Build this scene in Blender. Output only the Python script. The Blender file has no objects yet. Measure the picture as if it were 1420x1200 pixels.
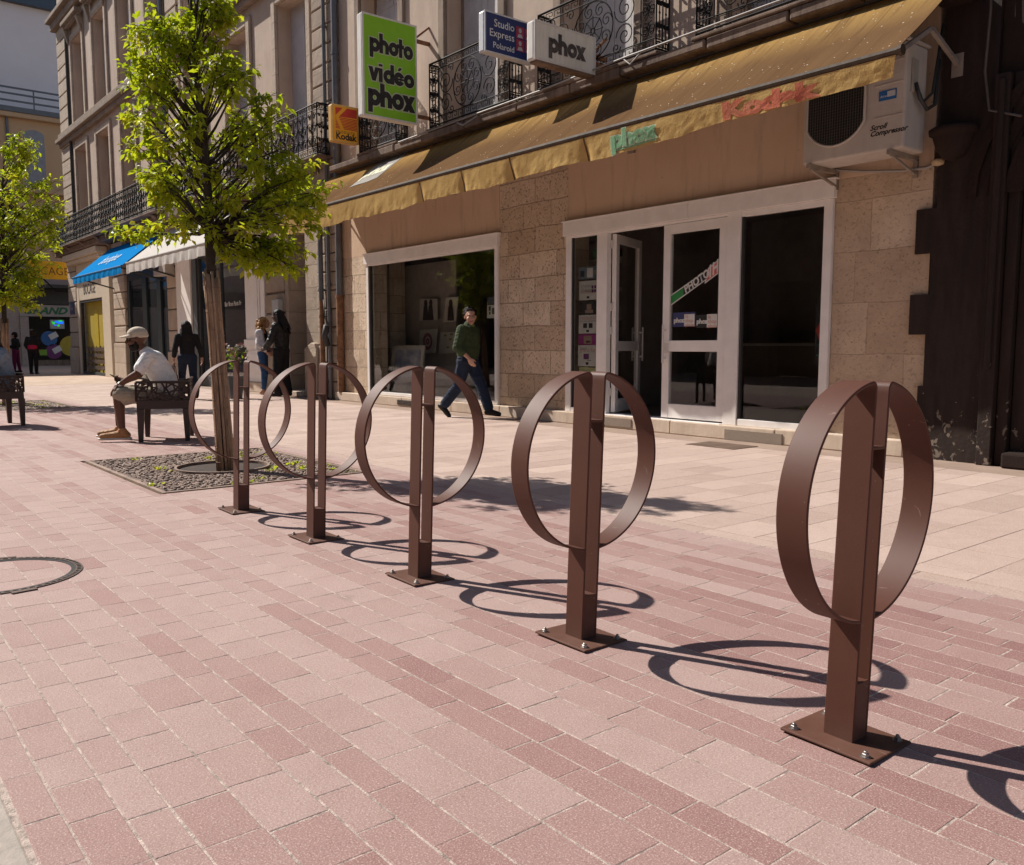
import bpy, bmesh, math, random
from mathutils import Vector, Matrix, noise as mnoise
sc = bpy.context.scene
C = sc.collection
R = math.radians
PI = math.pi
rnd = random.Random(7)

# ------------------------------------------------------------------ camera maths (metres; X along the facade, Y towards it)
FPX, CX, CY, CAMH = 1200.0, 710.0, 600.0, 1.05
PITCH = math.atan(120 / FPX); YAW = math.atan(980 * math.cos(PITCH) / FPX)
_fw = Vector((-math.cos(YAW), math.sin(YAW), 0)); _rt = Vector((math.sin(YAW), math.cos(YAW), 0)); _up = Vector((0, 0, 1))
_F = _fw * math.cos(PITCH) - _up * math.sin(PITCH); _U = _up * math.cos(PITCH) + _fw * math.sin(PITCH)
CAMP = Vector((0, 0, CAMH))
def ray(x, y): return _F + _rt * ((x - CX) / FPX) - _U * ((y - CY) / FPX)
def on_z(x, y, z=0.0):
    d = ray(x, y); return CAMP + d * ((z - CAMH) / d.z)
def on_y(x, y, Y):
    d = ray(x, y); return CAMP + d * (Y / d.y)
def on_x(x, y, X):
    d = ray(x, y); return CAMP + d * (X / d.x)
def at_depth(x, y, dep): return CAMP + ray(x, y) * dep

# ------------------------------------------------------------------ objects
def tag(o, label=None, cat=None, group=None, kind=None):
    if label: o['label'] = label
    if cat: o['category'] = cat
    if group: o['group'] = group
    if kind: o['kind'] = kind
    return o
def thing(name, label, cat, loc=(0, 0, 0), rz=0.0, group=None):
    o = bpy.data.objects.new(name, None); C.objects.link(o)
    o.location = loc; o.rotation_euler = (0, 0, rz); o.empty_display_size = .1
    return tag(o, label, cat, group)
def tree_of(o): return [c for c in bpy.data.objects if c.parent == o]
def copy_tree(o, kids, parent=None):
    c = o.copy(); C.objects.link(c)
    if parent: c.parent = parent
    for ch, sub in kids: copy_tree(ch, sub, c)
    return c
def kids_of(o): return [(ch, kids_of(ch)) for ch in tree_of(o)]

class MB:
    """collects shapes into one mesh"""
    def __init__(s): s.v = []; s.f = []; s.c = []; s.col = None; s.n = 0
    def add(s, vs, fs):
        b = len(s.v); s.v += [tuple(p) for p in vs]; s.f += [tuple(i + b for i in f) for f in fs]
        if s.col is not None or s.c:
            while len(s.c) < len(s.f): s.c.append(s.col if s.col is not None else 0.5)
        return s
    def box(s, x0, x1, y0, y1, z0, z1, M=None):
        vs = [Vector(p) for p in ((x0,y0,z0),(x1,y0,z0),(x1,y1,z0),(x0,y1,z0),(x0,y0,z1),(x1,y0,z1),(x1,y1,z1),(x0,y1,z1))]
        if M: vs = [M @ p for p in vs]
        return s.add(vs, [(0,3,2,1),(4,5,6,7),(0,1,5,4),(1,2,6,5),(2,3,7,6),(3,0,4,7)])
    def bar(s, a, b, w, h=None, up=(0, 0, 1)):
        a = Vector(a); b = Vector(b); h = h or w; d = (b - a); L = d.length
        if L < 1e-6: return s
        d /= L; u = Vector(up)
        if abs(d.dot(u)) > .95: u = Vector((0, 1, 0)) if abs(d.y) < .9 else Vector((1, 0, 0))
        r = d.cross(u).normalized(); u = r.cross(d)
        vs = [p + r * (w / 2 * i) + u * (h / 2 * j) for p in (a, b) for i, j in ((-1,-1),(1,-1),(1,1),(-1,1))]
        return s.add(vs, [(0,1,2,3),(7,6,5,4),(0,4,5,1),(1,5,6,2),(2,6,7,3),(3,7,4,0)])
    def tube(s, pts, r, n=6, cap=True):
        pts = [Vector(p) for p in pts]; m = len(pts)
        rs = r if isinstance(r, (list, tuple)) else [r] * m
        vs = []; prev = None
        for i, p in enumerate(pts):
            d = (pts[min(i + 1, m - 1)] - pts[max(i - 1, 0)])
            d = d.normalized() if d.length > 1e-9 else Vector((0, 0, 1))
            if prev is None:
                u = Vector((0, 0, 1)) if abs(d.z) < .9 else Vector((1, 0, 0))
                a = d.cross(u).normalized()
            else:
                a = prev - d * prev.dot(d)
                a = a.normalized() if a.length > 1e-6 else d.orthogonal().normalized()
            prev = a; b = d.cross(a)
            for k in range(n):
                t = 2 * PI * k / n
                vs.append(p + (a * math.cos(t) + b * math.sin(t)) * rs[i])
        fs = [(i*n+k, i*n+(k+1) % n, (i+1)*n+(k+1) % n, (i+1)*n+k) for i in range(m-1) for k in range(n)]
        if cap: fs += [tuple(range(n-1, -1, -1)), tuple((m-1)*n + k for k in range(n))]
        return s.add(vs, fs)
    def prism(s, poly, p0, p1, axis):
        """poly: 2D outline (ccw) in the two other axes (x,z)/(y,z)/(x,y), extruded from p0 to p1 on axis"""
        def P(a, b, t): return (t, a, b) if axis == 'x' else ((a, t, b) if axis == 'y' else (a, b, t))
        n = len(poly)
        vs = [P(a, b, p0) for a, b in poly] + [P(a, b, p1) for a, b in poly]
        fs = [tuple(range(n-1, -1, -1)), tuple(range(n, 2*n))] + [(i, (i+1) % n, n+(i+1) % n, n+i) for i in range(n)]
        return s.add(vs, fs)
    def lathe(s, prof, c=(0, 0, 0), n=16):
        c = Vector(c); m = len(prof); vs = []
        for r, z in prof:
            for k in range(n): vs.append(c + Vector((r*math.cos(2*PI*k/n), r*math.sin(2*PI*k/n), z)))
        fs = [(i*n+k, i*n+(k+1) % n, (i+1)*n+(k+1) % n, (i+1)*n+k) for i in range(m-1) for k in range(n)]
        fs += [tuple(range(n-1, -1, -1)), tuple((m-1)*n+k for k in range(n))]
        return s.add(vs, fs)
    def build(s, name, mat, parent=None, local=False, smooth=False, bevel=0, fix=True):
        me = bpy.data.meshes.new(name)
        off = Vector((0, 0, 0))
        if parent is not None and not local:
            q = parent
            while q is not None: off += Vector(q.location); q = q.parent
        me.from_pydata([tuple(Vector(p) - off) for p in s.v], [], s.f)
        if s.c:
            a = me.attributes.new('tint', 'FLOAT', 'FACE')
            a.data.foreach_set('value', s.c)
        if fix:
            bm = bmesh.new(); bm.from_mesh(me); bmesh.ops.recalc_face_normals(bm, faces=bm.faces); bm.to_mesh(me); bm.free()
        if smooth: me.polygons.foreach_set('use_smooth', [True] * len(me.polygons))
        me.materials.append(mat)
        o = bpy.data.objects.new(name, me); C.objects.link(o)
        if parent is not None: o.parent = parent
        if bevel:
            b = o.modifiers.new('bevel', 'BEVEL'); b.width = bevel; b.segments = 2; b.limit_method = 'ANGLE'; b.angle_limit = R(40)
            b.harden_normals = False
        return o
def smooth_by_angle(o, ang=35):
    me = o.data
    me.polygons.foreach_set('use_smooth', [True] * len(me.polygons))
    bm = bmesh.new(); bm.from_mesh(me)
    for e in bm.edges:
        if len(e.link_faces) == 2 and e.calc_face_angle(0) > R(ang): e.smooth = False
    bm.to_mesh(me); bm.free()

# ------------------------------------------------------------------ lettering
def text_mesh(txt, size, M, name, mat, parent, bold=0.0, shear=0.0, align='LEFT', local=False, sx=1.0, warp=None, space=1.0):
    """flat lettering; M maps (x right, y up, 0) to the world (or parent space)"""
    cu = bpy.data.curves.new('t', 'FONT'); cu.body = txt; cu.size = size; cu.offset = bold; cu.shear = shear
    cu.align_x = align; cu.space_character = space; cu.resolution_u = 3; cu.space_line = .85
    o = bpy.data.objects.new('t', cu); C.objects.link(o)
    dg = bpy.context.evaluated_depsgraph_get(); dg.update()
    me = bpy.data.meshes.new_from_object(o.evaluated_get(dg))
    bpy.data.objects.remove(o); bpy.data.curves.remove(cu)
    bm = bmesh.new(); bm.from_mesh(me)
    if warp:
        bmesh.ops.triangulate(bm, faces=bm.faces)
        bmesh.ops.subdivide_edges(bm, edges=bm.edges, cuts=4, use_grid_fill=True)
    off = Vector((0, 0, 0))
    if parent is not None and not local:
        q = parent
        while q is not None: off += Vector(q.location); q = q.parent
    for v in bm.verts:
        p = M @ Vector((v.co.x * sx, v.co.y, 0)) if not warp else Vector(warp(v.co.x * sx, v.co.y))
        v.co = p - off
    bm.to_mesh(me); bm.free(); me.name = name
    me.materials.clear(); me.materials.append(mat)
    o = bpy.data.objects.new(name, me); C.objects.link(o)
    if parent is not None: o.parent = parent
    return o
def frame(o, xdir, ydir):
    x = Vector(xdir).normalized(); y = Vector(ydir).normalized(); z = x.cross(y)
    return Matrix(((x.x, y.x, z.x, o[0]), (x.y, y.y, z.y, o[1]), (x.z, y.z, z.z, o[2]), (0, 0, 0, 1)))

# chunky round 1970s lettering (unit x-height 1): list of convex pieces per letter
def _ring(cx, cy, ro, ri, a0=0, a1=360, n=28):
    out = []
    for i in range(n):
        t0 = R(a0 + (a1 - a0) * i / n); t1 = R(a0 + (a1 - a0) * (i + 1) / n)
        out.append([(cx+ri*math.cos(t0), cy+ri*math.sin(t0)), (cx+ro*math.cos(t0), cy+ro*math.sin(t0)),
                    (cx+ro*math.cos(t1), cy+ro*math.sin(t1)), (cx+ri*math.cos(t1), cy+ri*math.sin(t1))])
    return out
def _rect(x0, x1, y0, y1): return [[(x0, y0), (x1, y0), (x1, y1), (x0, y1)]]
def glyph(ch, e):
    ro, ri, st = .5 + e, max(.15 - e, .03), .36
    if ch == 'o': return _ring(.5, .5, ro, ri), .94
    if ch == 'p': return _ring(.52, .5, ro, ri) + _rect(-e, st + e, -.42 - e, 1 + e), .96
    if ch == 'd': return _ring(.5, .5, ro, ri) + _rect(.66 - e, 1.0 + e, -e, 1.42 + e), .98
    if ch == 'h':
        return _rect(-e, st + e, -e, 1.42 + e) + _ring(.46, .52, .48 + e, max(.1 - e, .02), 0, 180) + _rect(.58 - e, .94 + e, -e, .53), .92
    if ch == 't': return _rect(.1 - e, .44 + e, -e, 1.36 + e) + _rect(-.1 - e, .62 + e, .66 - e, .96 + e), .56
    if ch == 'i': return _rect(-e, st + e, -e, 1.0 + e) + _rect(-e, st + e, 1.13 - e, 1.3 + e), .42
    if ch == 'v':
        k = e * 1.1
        return [[(.3 - k, -e), (.62 + k, -e), (.36 + k, 1 + e), (-.04 - k, 1 + e)], [(.3 - k, -e), (.62 + k, -e), (.96 + k, 1 + e), (.58 - k, 1 + e)]], .9
    if ch == 'x':
        k = e * 1.1
        return [[(-.06 - k, -e), (.36 + k, -e), (.98 + k, 1 + e), (.56 - k, 1 + e)], [(.52 - k, -e), (1.0 + k, -e), (.34 + k, 1 + e), (-.08 - k, 1 + e)]], .95
    if ch in 'eé':
        p = _ring(.5, .5, ro, ri, 20, 330) + _rect(.3, .95 + e, .42 - e, .56 + e)
        if ch == 'é': p += [[(.36 - e, 1.1 - e), (.6 + e, 1.1 - e), (.8 + e, 1.34 + e), (.5 - e, 1.34 + e)]]
        return p, .95
    return [], .5
def chunky(txt, M, size, name, mat, parent, e=0.0, lift=0.0, sx=1.0, local=False, warp=None):
    mb = MB(); x = 0.0; k = 0
    for ch in txt:
        ps, adv = glyph(ch, e)
        for p in ps:
            k += 1; z = lift + .00012 * (k % 9)
            if warp:
                # fine pieces so that they follow the cloth
                (ax, ay), (bx, by), (cx_, cy_), (dx, dy) = p
                n = 1 if len(ps) > 6 else 6; vs = []; fs = []
                for i in range(n + 1):
                    for j in range(n + 1):
                        u, v = i / n, j / n
                        px = (ax*(1-u)+bx*u)*(1-v) + (dx*(1-u)+cx_*u)*v; py = (ay*(1-u)+by*u)*(1-v) + (dy*(1-u)+cy_*u)*v
                        vs.append(warp((x+px)*size*sx, py*size, z))
                for i in range(n):
                    for j in range(n): fs.append((i*(n+1)+j, (i+1)*(n+1)+j, (i+1)*(n+1)+j+1, i*(n+1)+j+1))
                mb.add(vs, fs)
            else:
                mb.add([M @ Vector(((x+a)*size*sx, b*size, z)) for a, b in p], [tuple(range(len(p)))])
        x += adv
    o = mb.build(name, mat, parent, local=local, fix=False)
    return o

# ------------------------------------------------------------------ materials
class NT:
    def __init__(s, name):
        s.m = bpy.data.materials.new(name); s.m.use_nodes = True; s.t = s.m.node_tree; s.t.nodes.clear()
        s.out = s.n('ShaderNodeOutputMaterial')
    def n(s, typ, **kw):
        nd = s.t.nodes.new(typ)
        for k, v in kw.items():
            if k.startswith('_'): setattr(nd, k[1:], v)
            else:
                i = nd.inputs[int(k[1:])] if k[0] == 'i' and k[1:].isdigit() else nd.inputs[k.replace('__', ' ')]
                if isinstance(v, bpy.types.NodeSocket): s.t.links.new(v, i)
                else: i.default_value = v
        return nd
    def l(s, a, b): s.t.links.new(a, b)
    def coord(s): return s.n('ShaderNodeTexCoord').outputs['Object']
    def noise(s, scale, detail=4, rough=.6, vec=None, dist=0.0):
        nd = s.n('ShaderNodeTexNoise', Scale=scale, Detail=float(detail), Roughness=rough, Distortion=dist)
        if vec is not None: s.l(vec, nd.inputs['Vector'])
        return nd.outputs['Fac']
    def ramp(s, fac, stops):
        nd = s.n('ShaderNodeValToRGB'); s.l(fac, nd.inputs[0]); cr = nd.color_ramp
        while len(cr.elements) < len(stops): cr.elements.new(.5)
        for e, (p, c) in zip(cr.elements, stops):
            e.position = p; e.color = (c, c, c, 1) if not isinstance(c, (tuple, list)) else (*c[:3], 1)
        return nd.outputs['Color']
    def mix(s, fac, a, b, mode='MIX'):
        nd = s.n('ShaderNodeMix', _data_type='RGBA', _blend_type=mode)
        for i, v in ((0, fac), (6, a), (7, b)):
            if isinstance(v, bpy.types.NodeSocket): s.l(v, nd.inputs[i])
            elif i == 0: nd.inputs[0].default_value = v
            else: nd.inputs[i].default_value = (*v[:3], 1) if isinstance(v, (tuple, list)) else (v, v, v, 1)
        return nd.outputs[2]
    def math(s, op, a, b=0.0):
        nd = s.n('ShaderNodeMath', _operation=op)
        for i, v in ((0, a), (1, b)):
            if isinstance(v, bpy.types.NodeSocket): s.l(v, nd.inputs[i])
            else: nd.inputs[i].default_value = v
        return nd.outputs[0]
    def scaled(s, vec, sx, sy, sz, rot=(0, 0, 0)):
        nd = s.n('ShaderNodeMapping'); s.l(vec, nd.inputs[0]); nd.inputs['Scale'].default_value = (sx, sy, sz); nd.inputs['Rotation'].default_value = rot
        return nd.outputs[0]
    def xz(s, vec):
        a = s.n('ShaderNodeSeparateXYZ'); s.l(vec, a.inputs[0]); b = s.n('ShaderNodeCombineXYZ')
        xy = s.math('ADD', a.outputs[0], a.outputs[1])
        s.l(xy, b.inputs[0]); s.l(a.outputs[2], b.inputs[1]); return b.outputs[0]
    def sep(s, vec):
        a = s.n('ShaderNodeSeparateXYZ'); s.l(vec, a.inputs[0]); return a.outputs
    def bump(s, h, strength=.3, dist=.01):
        nd = s.n('ShaderNodeBump', Strength=strength, Distance=dist); s.l(h, nd.inputs['Height']); return nd.outputs[0]
    def attr(s, name='tint'): return s.n('ShaderNodeAttribute', _attribute_name=name).outputs['Fac']
    def pbsdf(s, col, rough=.6, metal=0.0, normal=None, spec=.5, **kw):
        nd = s.n('ShaderNodeBsdfPrincipled', Metallic=metal)
        for k, v in (('Base Color', col), ('Roughness', rough)):
            if isinstance(v, bpy.types.NodeSocket): s.l(v, nd.inputs[k])
            else: nd.inputs[k].default_value = (*v[:3], 1) if isinstance(v, (tuple, list)) else v
        nd.inputs['Specular IOR Level'].default_value = spec
        if normal is not None: s.l(normal, nd.inputs['Normal'])
        for k, v in kw.items(): nd.inputs[k.replace('__', ' ')].default_value = v
        s.l(nd.outputs[0], s.out.inputs[0]); return nd
_M = {}
def plain(name, col, rough=.6, metal=0.0, var=.12, scale=6.0, bump=.0, bscale=60.0, spec=.5):
    """one colour with uneven wear and a fine grain"""
    if name in _M: return _M[name]
    t = NT(name); v = t.coord()
    f = t.noise(scale, 5, .6, v)
    c = t.mix(t.ramp(f, [(.3, 0.0), (.7, 1.0)]), tuple(x * (1 - var) for x in col), tuple(min(x * (1 + var), 1) for x in col))
    rr = t.math('ADD', t.math('MULTIPLY', t.noise(scale * 3, 3, .6, v), .2), rough - .1)
    nrm = t.bump(t.noise(bscale, 4, .6, v), bump, .01) if bump else None
    t.pbsdf(c, rr, metal, nrm, spec); _M[name] = t.m; return t.m
# ------------------------------------------------------------------ shared materials
def stone_blocks(name, c1, c2, mortar, bw, bh, pit=.5, msize=.012, offz=0.0):
    t = NT(name); v = t.coord(); p = t.xz(v)
    mp = t.n('ShaderNodeMapping'); t.l(p, mp.inputs[0]); mp.inputs['Location'].default_value = (.13, offz, 0)
    wob = t.n('ShaderNodeTexNoise', Scale=1.6, Detail=3.0); t.l(p, wob.inputs['Vector'])
    vv = t.n('ShaderNodeVectorMath', _operation='MULTIPLY_ADD'); t.l(wob.outputs['Color'], vv.inputs[0]); vv.inputs[1].default_value = (.05, .05, 0); t.l(mp.outputs[0], vv.inputs[2])
    b = t.n('ShaderNodeTexBrick', Scale=1.0); t.l(vv.outputs[0], b.inputs['Vector'])
    b.inputs['Brick Width'].default_value = bw; b.inputs['Row Height'].default_value = bh
    b.inputs['Mortar Size'].default_value = msize; b.inputs['Mortar Smooth'].default_value = .35
    b.inputs['Color1'].default_value = (0, 0, 0, 1); b.inputs['Color2'].default_value = (1, 1, 1, 1); b.inputs['Mortar'].default_value = (.5, .5, .5, 1)
    b.offset = .43; b.squash = 1.35; b.squash_frequency = 3
    col = t.mix(b.outputs['Color'], c1, c2)
    n1 = t.noise(3.0, 6, .65, v); col = t.mix(t.math('MULTIPLY', t.ramp(n1, [(.42, 0.0), (.72, 1.0)]), .45), col, tuple(x * .62 for x in c1))
    n2 = t.noise(26, 5, .7, v); pits = t.ramp(n2, [(.56, 0.0), (.68, 1.0)])
    col = t.mix(t.math('MULTIPLY', pits, pit * .7), col, tuple(x * .42 for x in c1))
    col = t.mix(t.math('MULTIPLY', b.outputs['Fac'], .75), col, mortar)
    h = t.math('SUBTRACT', t.math('MULTIPLY', t.noise(9, 6, .7, v), .6), t.math('MULTIPLY', b.outputs['Fac'], .55))
    h = t.math('SUBTRACT', h, t.math('MULTIPLY', pits, pit * .35))
    t.pbsdf(col, .9, 0, t.bump(h, .9, .03), .25); return t.m
M_LIME = stone_blocks('limestone_blocks', (.50, .365, .255), (.72, .575, .435), (.38, .28, .20), .60, .345, .9, .008, .02)
M_PIERSTONE = stone_blocks('patched_pier_stone', (.50, .36, .25), (.66, .51, .375), (.48, .35, .25), .9, .5, .45, .004)
M_ASHLAR = stone_blocks('pale_ashlar', (.44, .35, .27), (.52, .42, .33), (.30, .23, .18), .95, .52, .12, .006)
M_ASHDARK = stone_blocks('weathered_ashlar', (.33, .26, .20), (.42, .33, .255), (.24, .18, .14), .9, .45, .25, .006)
def render_plaster():
    t = NT('brown_render'); v = t.coord()
    n = t.noise(1.3, 5, .6, v); col = t.mix(t.ramp(n, [(.3, 0.0), (.75, 1.0)]), (.61, .435, .30), (.71, .525, .385))
    st = t.noise(2.2, 4, .6, t.scaled(v, 4, 4, .5)); col = t.mix(t.math('MULTIPLY', t.ramp(st, [(.52, 0.0), (.72, 1.0)]), .42), col, (.30, .205, .14))
    g = t.noise(120, 3, .7, v); sp = t.ramp(t.noise(9, 3, .6, v), [(.70, 0.0), (.74, 1.0)]); col = t.mix(t.math('MULTIPLY', sp, .5), col, (.15, .095, .06)); col = t.mix(t.math('MULTIPLY', g, .22), col, (.28, .185, .12))
    t.pbsdf(col, .92, 0, t.bump(t.math('ADD', g, t.math('MULTIPLY', n, 2.0)), .35, .012), .2); return t.m
M_RENDER = render_plaster()
def dirty_stone(name, c, dirt, amt=.6, sc_=2.0):
    t = NT(name); v = t.coord()
    n = t.noise(sc_, 6, .65, v); k = t.noise(sc_ * 1.5, 5, .65, t.scaled(v, 3, 3, .45))
    f = t.math('MULTIPLY', t.ramp(t.math('ADD', t.math('MULTIPLY', n, .5), t.math('MULTIPLY', k, .5)), [(.4, 0.0), (.66, 1.0)]), amt)
    col = t.mix(f, c, dirt); g = t.noise(70, 4, .7, v)
    col = t.mix(t.math('MULTIPLY', g, .3), col, tuple(x * .7 for x in c))
    t.pbsdf(col, .9, 0, t.bump(t.math('ADD', n, t.math('MULTIPLY', g, .3)), .5, .02), .25); return t.m
M_FAC = dirty_stone('weathered_facade_stone', (.56, .44, .35), (.30, .22, .17), .55, 1.1)
M_MOULD = dirty_stone('moulding_stone', (.34, .26, .20), (.10, .075, .06), .75, 2.0)
M_LEDGE = dirty_stone('sooty_ledge_stone', (.24, .17, .13), (.045, .032, .026), .9, 2.6)
M_PLINTH = dirty_stone('worn_plinth_stone', (.66, .53, .42), (.34, .25, .18), .5, 3.0)
M_DARK = dirty_stone('dark_brown_painted_stone', (.030, .0165, .0125), (.013, .0075, .006), .8, 2.0)
def flaked():
    t = NT('flaking_dark_paint'); v = t.coord()
    n = t.noise(11, 8, .66, v, .5); z = t.sep(v)[2]
    low = t.math('SUBTRACT', 1.0, t.math('MULTIPLY', z, .9))            # flakes near the ground, where feet and damp wear it
    f = t.math('ADD', n, t.math('MULTIPLY', low, .16))
    fl = t.ramp(f, [(.722, 0.0), (.737, 1.0)])
    st = t.ramp(t.noise(3, 5, .65, t.scaled(v, 3, 3, .5)), [(.35, 0.0), (.7, 1.0)]); col = t.mix(fl, t.mix(st, (.017, .0095, .0075), (.036, .020, .015)), (.20, .155, .12))
    t.pbsdf(col, .75, 0, t.bump(t.math('ADD', t.noise(18, 4, .6, v), fl), .5, .01), .3); return t.m
M_FLAKE = flaked()
M_WHITE = plain('white_painted_frame', (.80, .75, .72), .45, 0, .06, 5)
M_ALU = plain('white_lacquered_metal', (.66, .62, .58), .4, 0, .05, 5)
M_STEEL = plain('steel', (.42, .39, .37), .45, 1.0, .2)
M_IRON = plain('black_wrought_iron', (.010, .009, .009), .6, 0, .3, 12, .1, spec=.25)
M_BLACK = plain('black', (.012, .011, .011), .5)
M_CHAR = plain('charcoal', (.035, .032, .03), .6)
M_INNER = plain('shop_interior_wall', (.26, .215, .19), .8)
M_INFLOOR = plain('shop_interior_floor', (.20, .165, .14), .4)
M_CREAM = plain('cream_shopfront', (.60, .50, .38), .5, 0, .06)
M_SHUTTER = plain('grey_white_shutter', (.50, .47, .46), .6, 0, .1, 4, .15, 30)
M_ZINC = plain('grey_pipe_paint', (.115, .12, .135), .45, 0, .2, 5)
M_RUST = plain('rusty_pipe', (.20, .095, .045), .8, 0, .45, 9, .3)
M_WOOD = plain('dark_door_wood', (.018, .008, .006), .45, 0, .3, 4)
M_PINKW = plain('dark_glazing_bar', (.025, .026, .03), .5)
M_SOIL = plain('dark_soil', (.05, .035, .028), .95, 0, .4, 14, .6, 40)
M_PAPER = plain('white_card', (.62, .60, .57), .7, 0, .05)
M_RED = plain('red_ink', (.48, .045, .03), .55)
M_GREENINK = plain('pale_green_ink', (.25, .42, .26), .6)
M_INK = plain('black_ink', (.010, .010, .012), .5)
def glass(name, tint=(.9, .9, .9), refl=1.0, dark=0.0):
    t = NT(name); fr = t.n('ShaderNodeFresnel', IOR=1.5)
    tr = t.n('ShaderNodeBsdfTransparent', Color=(*tint, 1)); gl = t.n('ShaderNodeBsdfGlossy', Color=(1, 1, 1, 1), Roughness=.004)
    mx = t.n('ShaderNodeMixShader'); ge = t.n('ShaderNodeNewGeometry'); front = t.math('SUBTRACT', 1.0, ge.outputs['Backfacing'])      # the second surface of the pane only transmits
    t.l(t.math('MULTIPLY', t.math('MINIMUM', t.math('MULTIPLY', fr.outputs[0], 1.2 * refl), .95), front), mx.inputs[0])
    t.l(tr.outputs[0], mx.inputs[1]); t.l(gl.outputs[0], mx.inputs[2]); t.l(mx.outputs[0], t.out.inputs[0]); return t.m
M_GLASS = glass('shop_glass', (.86, .87, .86))
M_CGLASS = glass('clear_glass', (.92, .92, .9), .35)
M_DGLASS = glass('dark_glass', (.6, .62, .62))

# ------------------------------------------------------------------ paving
def paver_mat(name, ramp_cols, grain=.35, rough=.82, fleck=(.8, .66, .58), bump=.35):
    t = NT(name); v = t.coord(); a = t.attr()
    col = t.ramp(a, ramp_cols)
    big = t.noise(.7, 4, .6, v); col = t.mix(t.math('MULTIPLY', t.ramp(big, [(.35, 0.0), (.7, 1.0)]), .22), col, t.mix(1.0, col, (.72, .66, .64), 'MULTIPLY'))
    cl = t.noise(7, 5, .65, v); col = t.mix(t.math('MULTIPLY', t.ramp(cl, [(.42, 0.0), (.72, 1.0)]), .35), col, t.mix(1.0, col, (.78, .72, .70), 'MULTIPLY'))
    g = t.noise(210, 3, .75, v); col = t.mix(t.math('MULTIPLY', t.ramp(g, [(.52, 0.0), (.72, 1.0)]), grain), col, fleck)
    gd = t.noise(120, 3, .75, v); col = t.mix(t.math('MULTIPLY', t.ramp(gd, [(.54, 0.0), (.7, 1.0)]), grain * .9), col, t.mix(1.0, col, (.5, .4, .38), 'MULTIPLY'))
    st = t.noise(2.6, 2, .4, v); sp = t.ramp(st, [(.76, 0.0), (.80, 1.0)]); col = t.mix(t.math('MULTIPLY', sp, .3), col, (.16, .12, .11))
    t.pbsdf(col, rough, 0, t.bump(t.math('ADD', g, t.math('ADD', gd, t.math('MULTIPLY', cl, 1.5))), bump, .004), .35); return t.m
M_PAVER = paver_mat('pink_paver_stone', [(0.0, (.25, .125, .115)), (.25, (.315, .18, .163)), (.55, (.395, .272, .247)), (1.0, (.455, .326, .296))], .6)
M_SLAB = paver_mat('pale_granite_slab', [(0.0, (.37, .265, .22)), (.5, (.485, .360, .305)), (1.0, (.57, .435, .37))], .75, .8, (.85, .72, .64))
M_JOINT = plain('sandy_joint', (.46, .37, .32), .95, 0, .5, 34, .7, 150)
M_JOINT2 = plain('grey_joint', (.33, .25, .19), .95, 0, .2, 20, .5, 120)
M_KERB = plain('granite_kerb', (.36, .31, .27), .85, 0, .15, 30, .3, 120)
M_GRANITE = paver_mat('speckled_granite', [(0.0, (.50, .36, .30)), (1.0, (.58, .44, .38))], .6, .8, (.85, .8, .75))
# ------------------------------------------------------------------ ground
mb = MB(); mb.box(-130, 60, -40, 60, -.30, -.016)
tag(mb.build('ground', M_JOINT2), kind='structure')
mb = MB(); mb.box(-26, 5, 3.86, 7.56, -.0155, -.0012)
tag(mb.build('slab_joint_bed', plain('pale_joint', (.42, .31, .235), .95, 0, .2, 20, .4, 120)), kind='structure')
def stones(name, mat, rows, x0, x1, along_x=True, lmin=.18, lmax=.24, gap=.005, top=0.0, tintf=None, lift=.0016, skip=None, chamfer=.003, drop=.0016):
    """one sheet of separate stones; every stone has its own tone, a worn edge and a slightly uneven seat"""
    r = random.Random(11); mb = MB(); mb.c = []; mb.col = .5
    for ri, (a, b) in enumerate(rows):
        x = x0 - r.random() * lmax
        while x < x1:
            L = r.uniform(lmin, lmax) * (1.0 if r.random() < .85 else 1.35)
            gx = gap * (.8 if gap > .005 else 1.0); xa, xb = x + gx * r.uniform(.2, .8), x + L - gx * r.uniform(.2, .8); x += L
            xa, xb = max(xa, x0), min(xb, x1)
            if xb - xa < .03: continue
            ya, yb = a + gap * r.uniform(.3, .6), b - gap * r.uniform(.3, .6)
            mb.col = tintf(ri, r, x)
            for xa, xb, ya, yb in (skip(xa, xb, ya, yb) if skip else [(xa, xb, ya, yb)]):
              if xb - xa < .012 or yb - ya < .012: continue
              put(mb, r, xa, xb, ya, yb, top, lift, chamfer, drop, along_x)
    return mb.build(name, mat, fix=True)
def put(mb, r, xa, xb, ya, yb, top, lift, chamfer, drop, along_x):
            dz = [top + r.uniform(-lift, lift) for _ in range(4)]; c = chamfer; zb = top - .02
            j = lambda: r.uniform(-.0012, .0012)
            o = [(xa+j(), ya+j()), (xb+j(), ya+j()), (xb+j(), yb+j()), (xa+j(), yb+j())]
            q = [(xa+c, ya+c), (xb-c, ya+c), (xb-c, yb-c), (xa+c, yb-c)]
            vs = [(*o[i], zb) for i in range(4)] + [(*o[i], dz[i]-drop) for i in range(4)] + [(*q[i], dz[i]) for i in range(4)]
            if not along_x: vs = [(p[1], p[0], p[2]) for p in vs]
            fs = [(8, 9, 10, 11)]
            for i in range(4):
                k = (i+1) % 4; fs += [(i, k, 4+k, 4+i), (4+i, 4+k, 8+k, 8+i)]
            mb.add(vs, fs)
HOLES = [(-8.605, -6.295, 1.885, 3.625), (-18.905, -16.195, 1.885, 3.625)]
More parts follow.
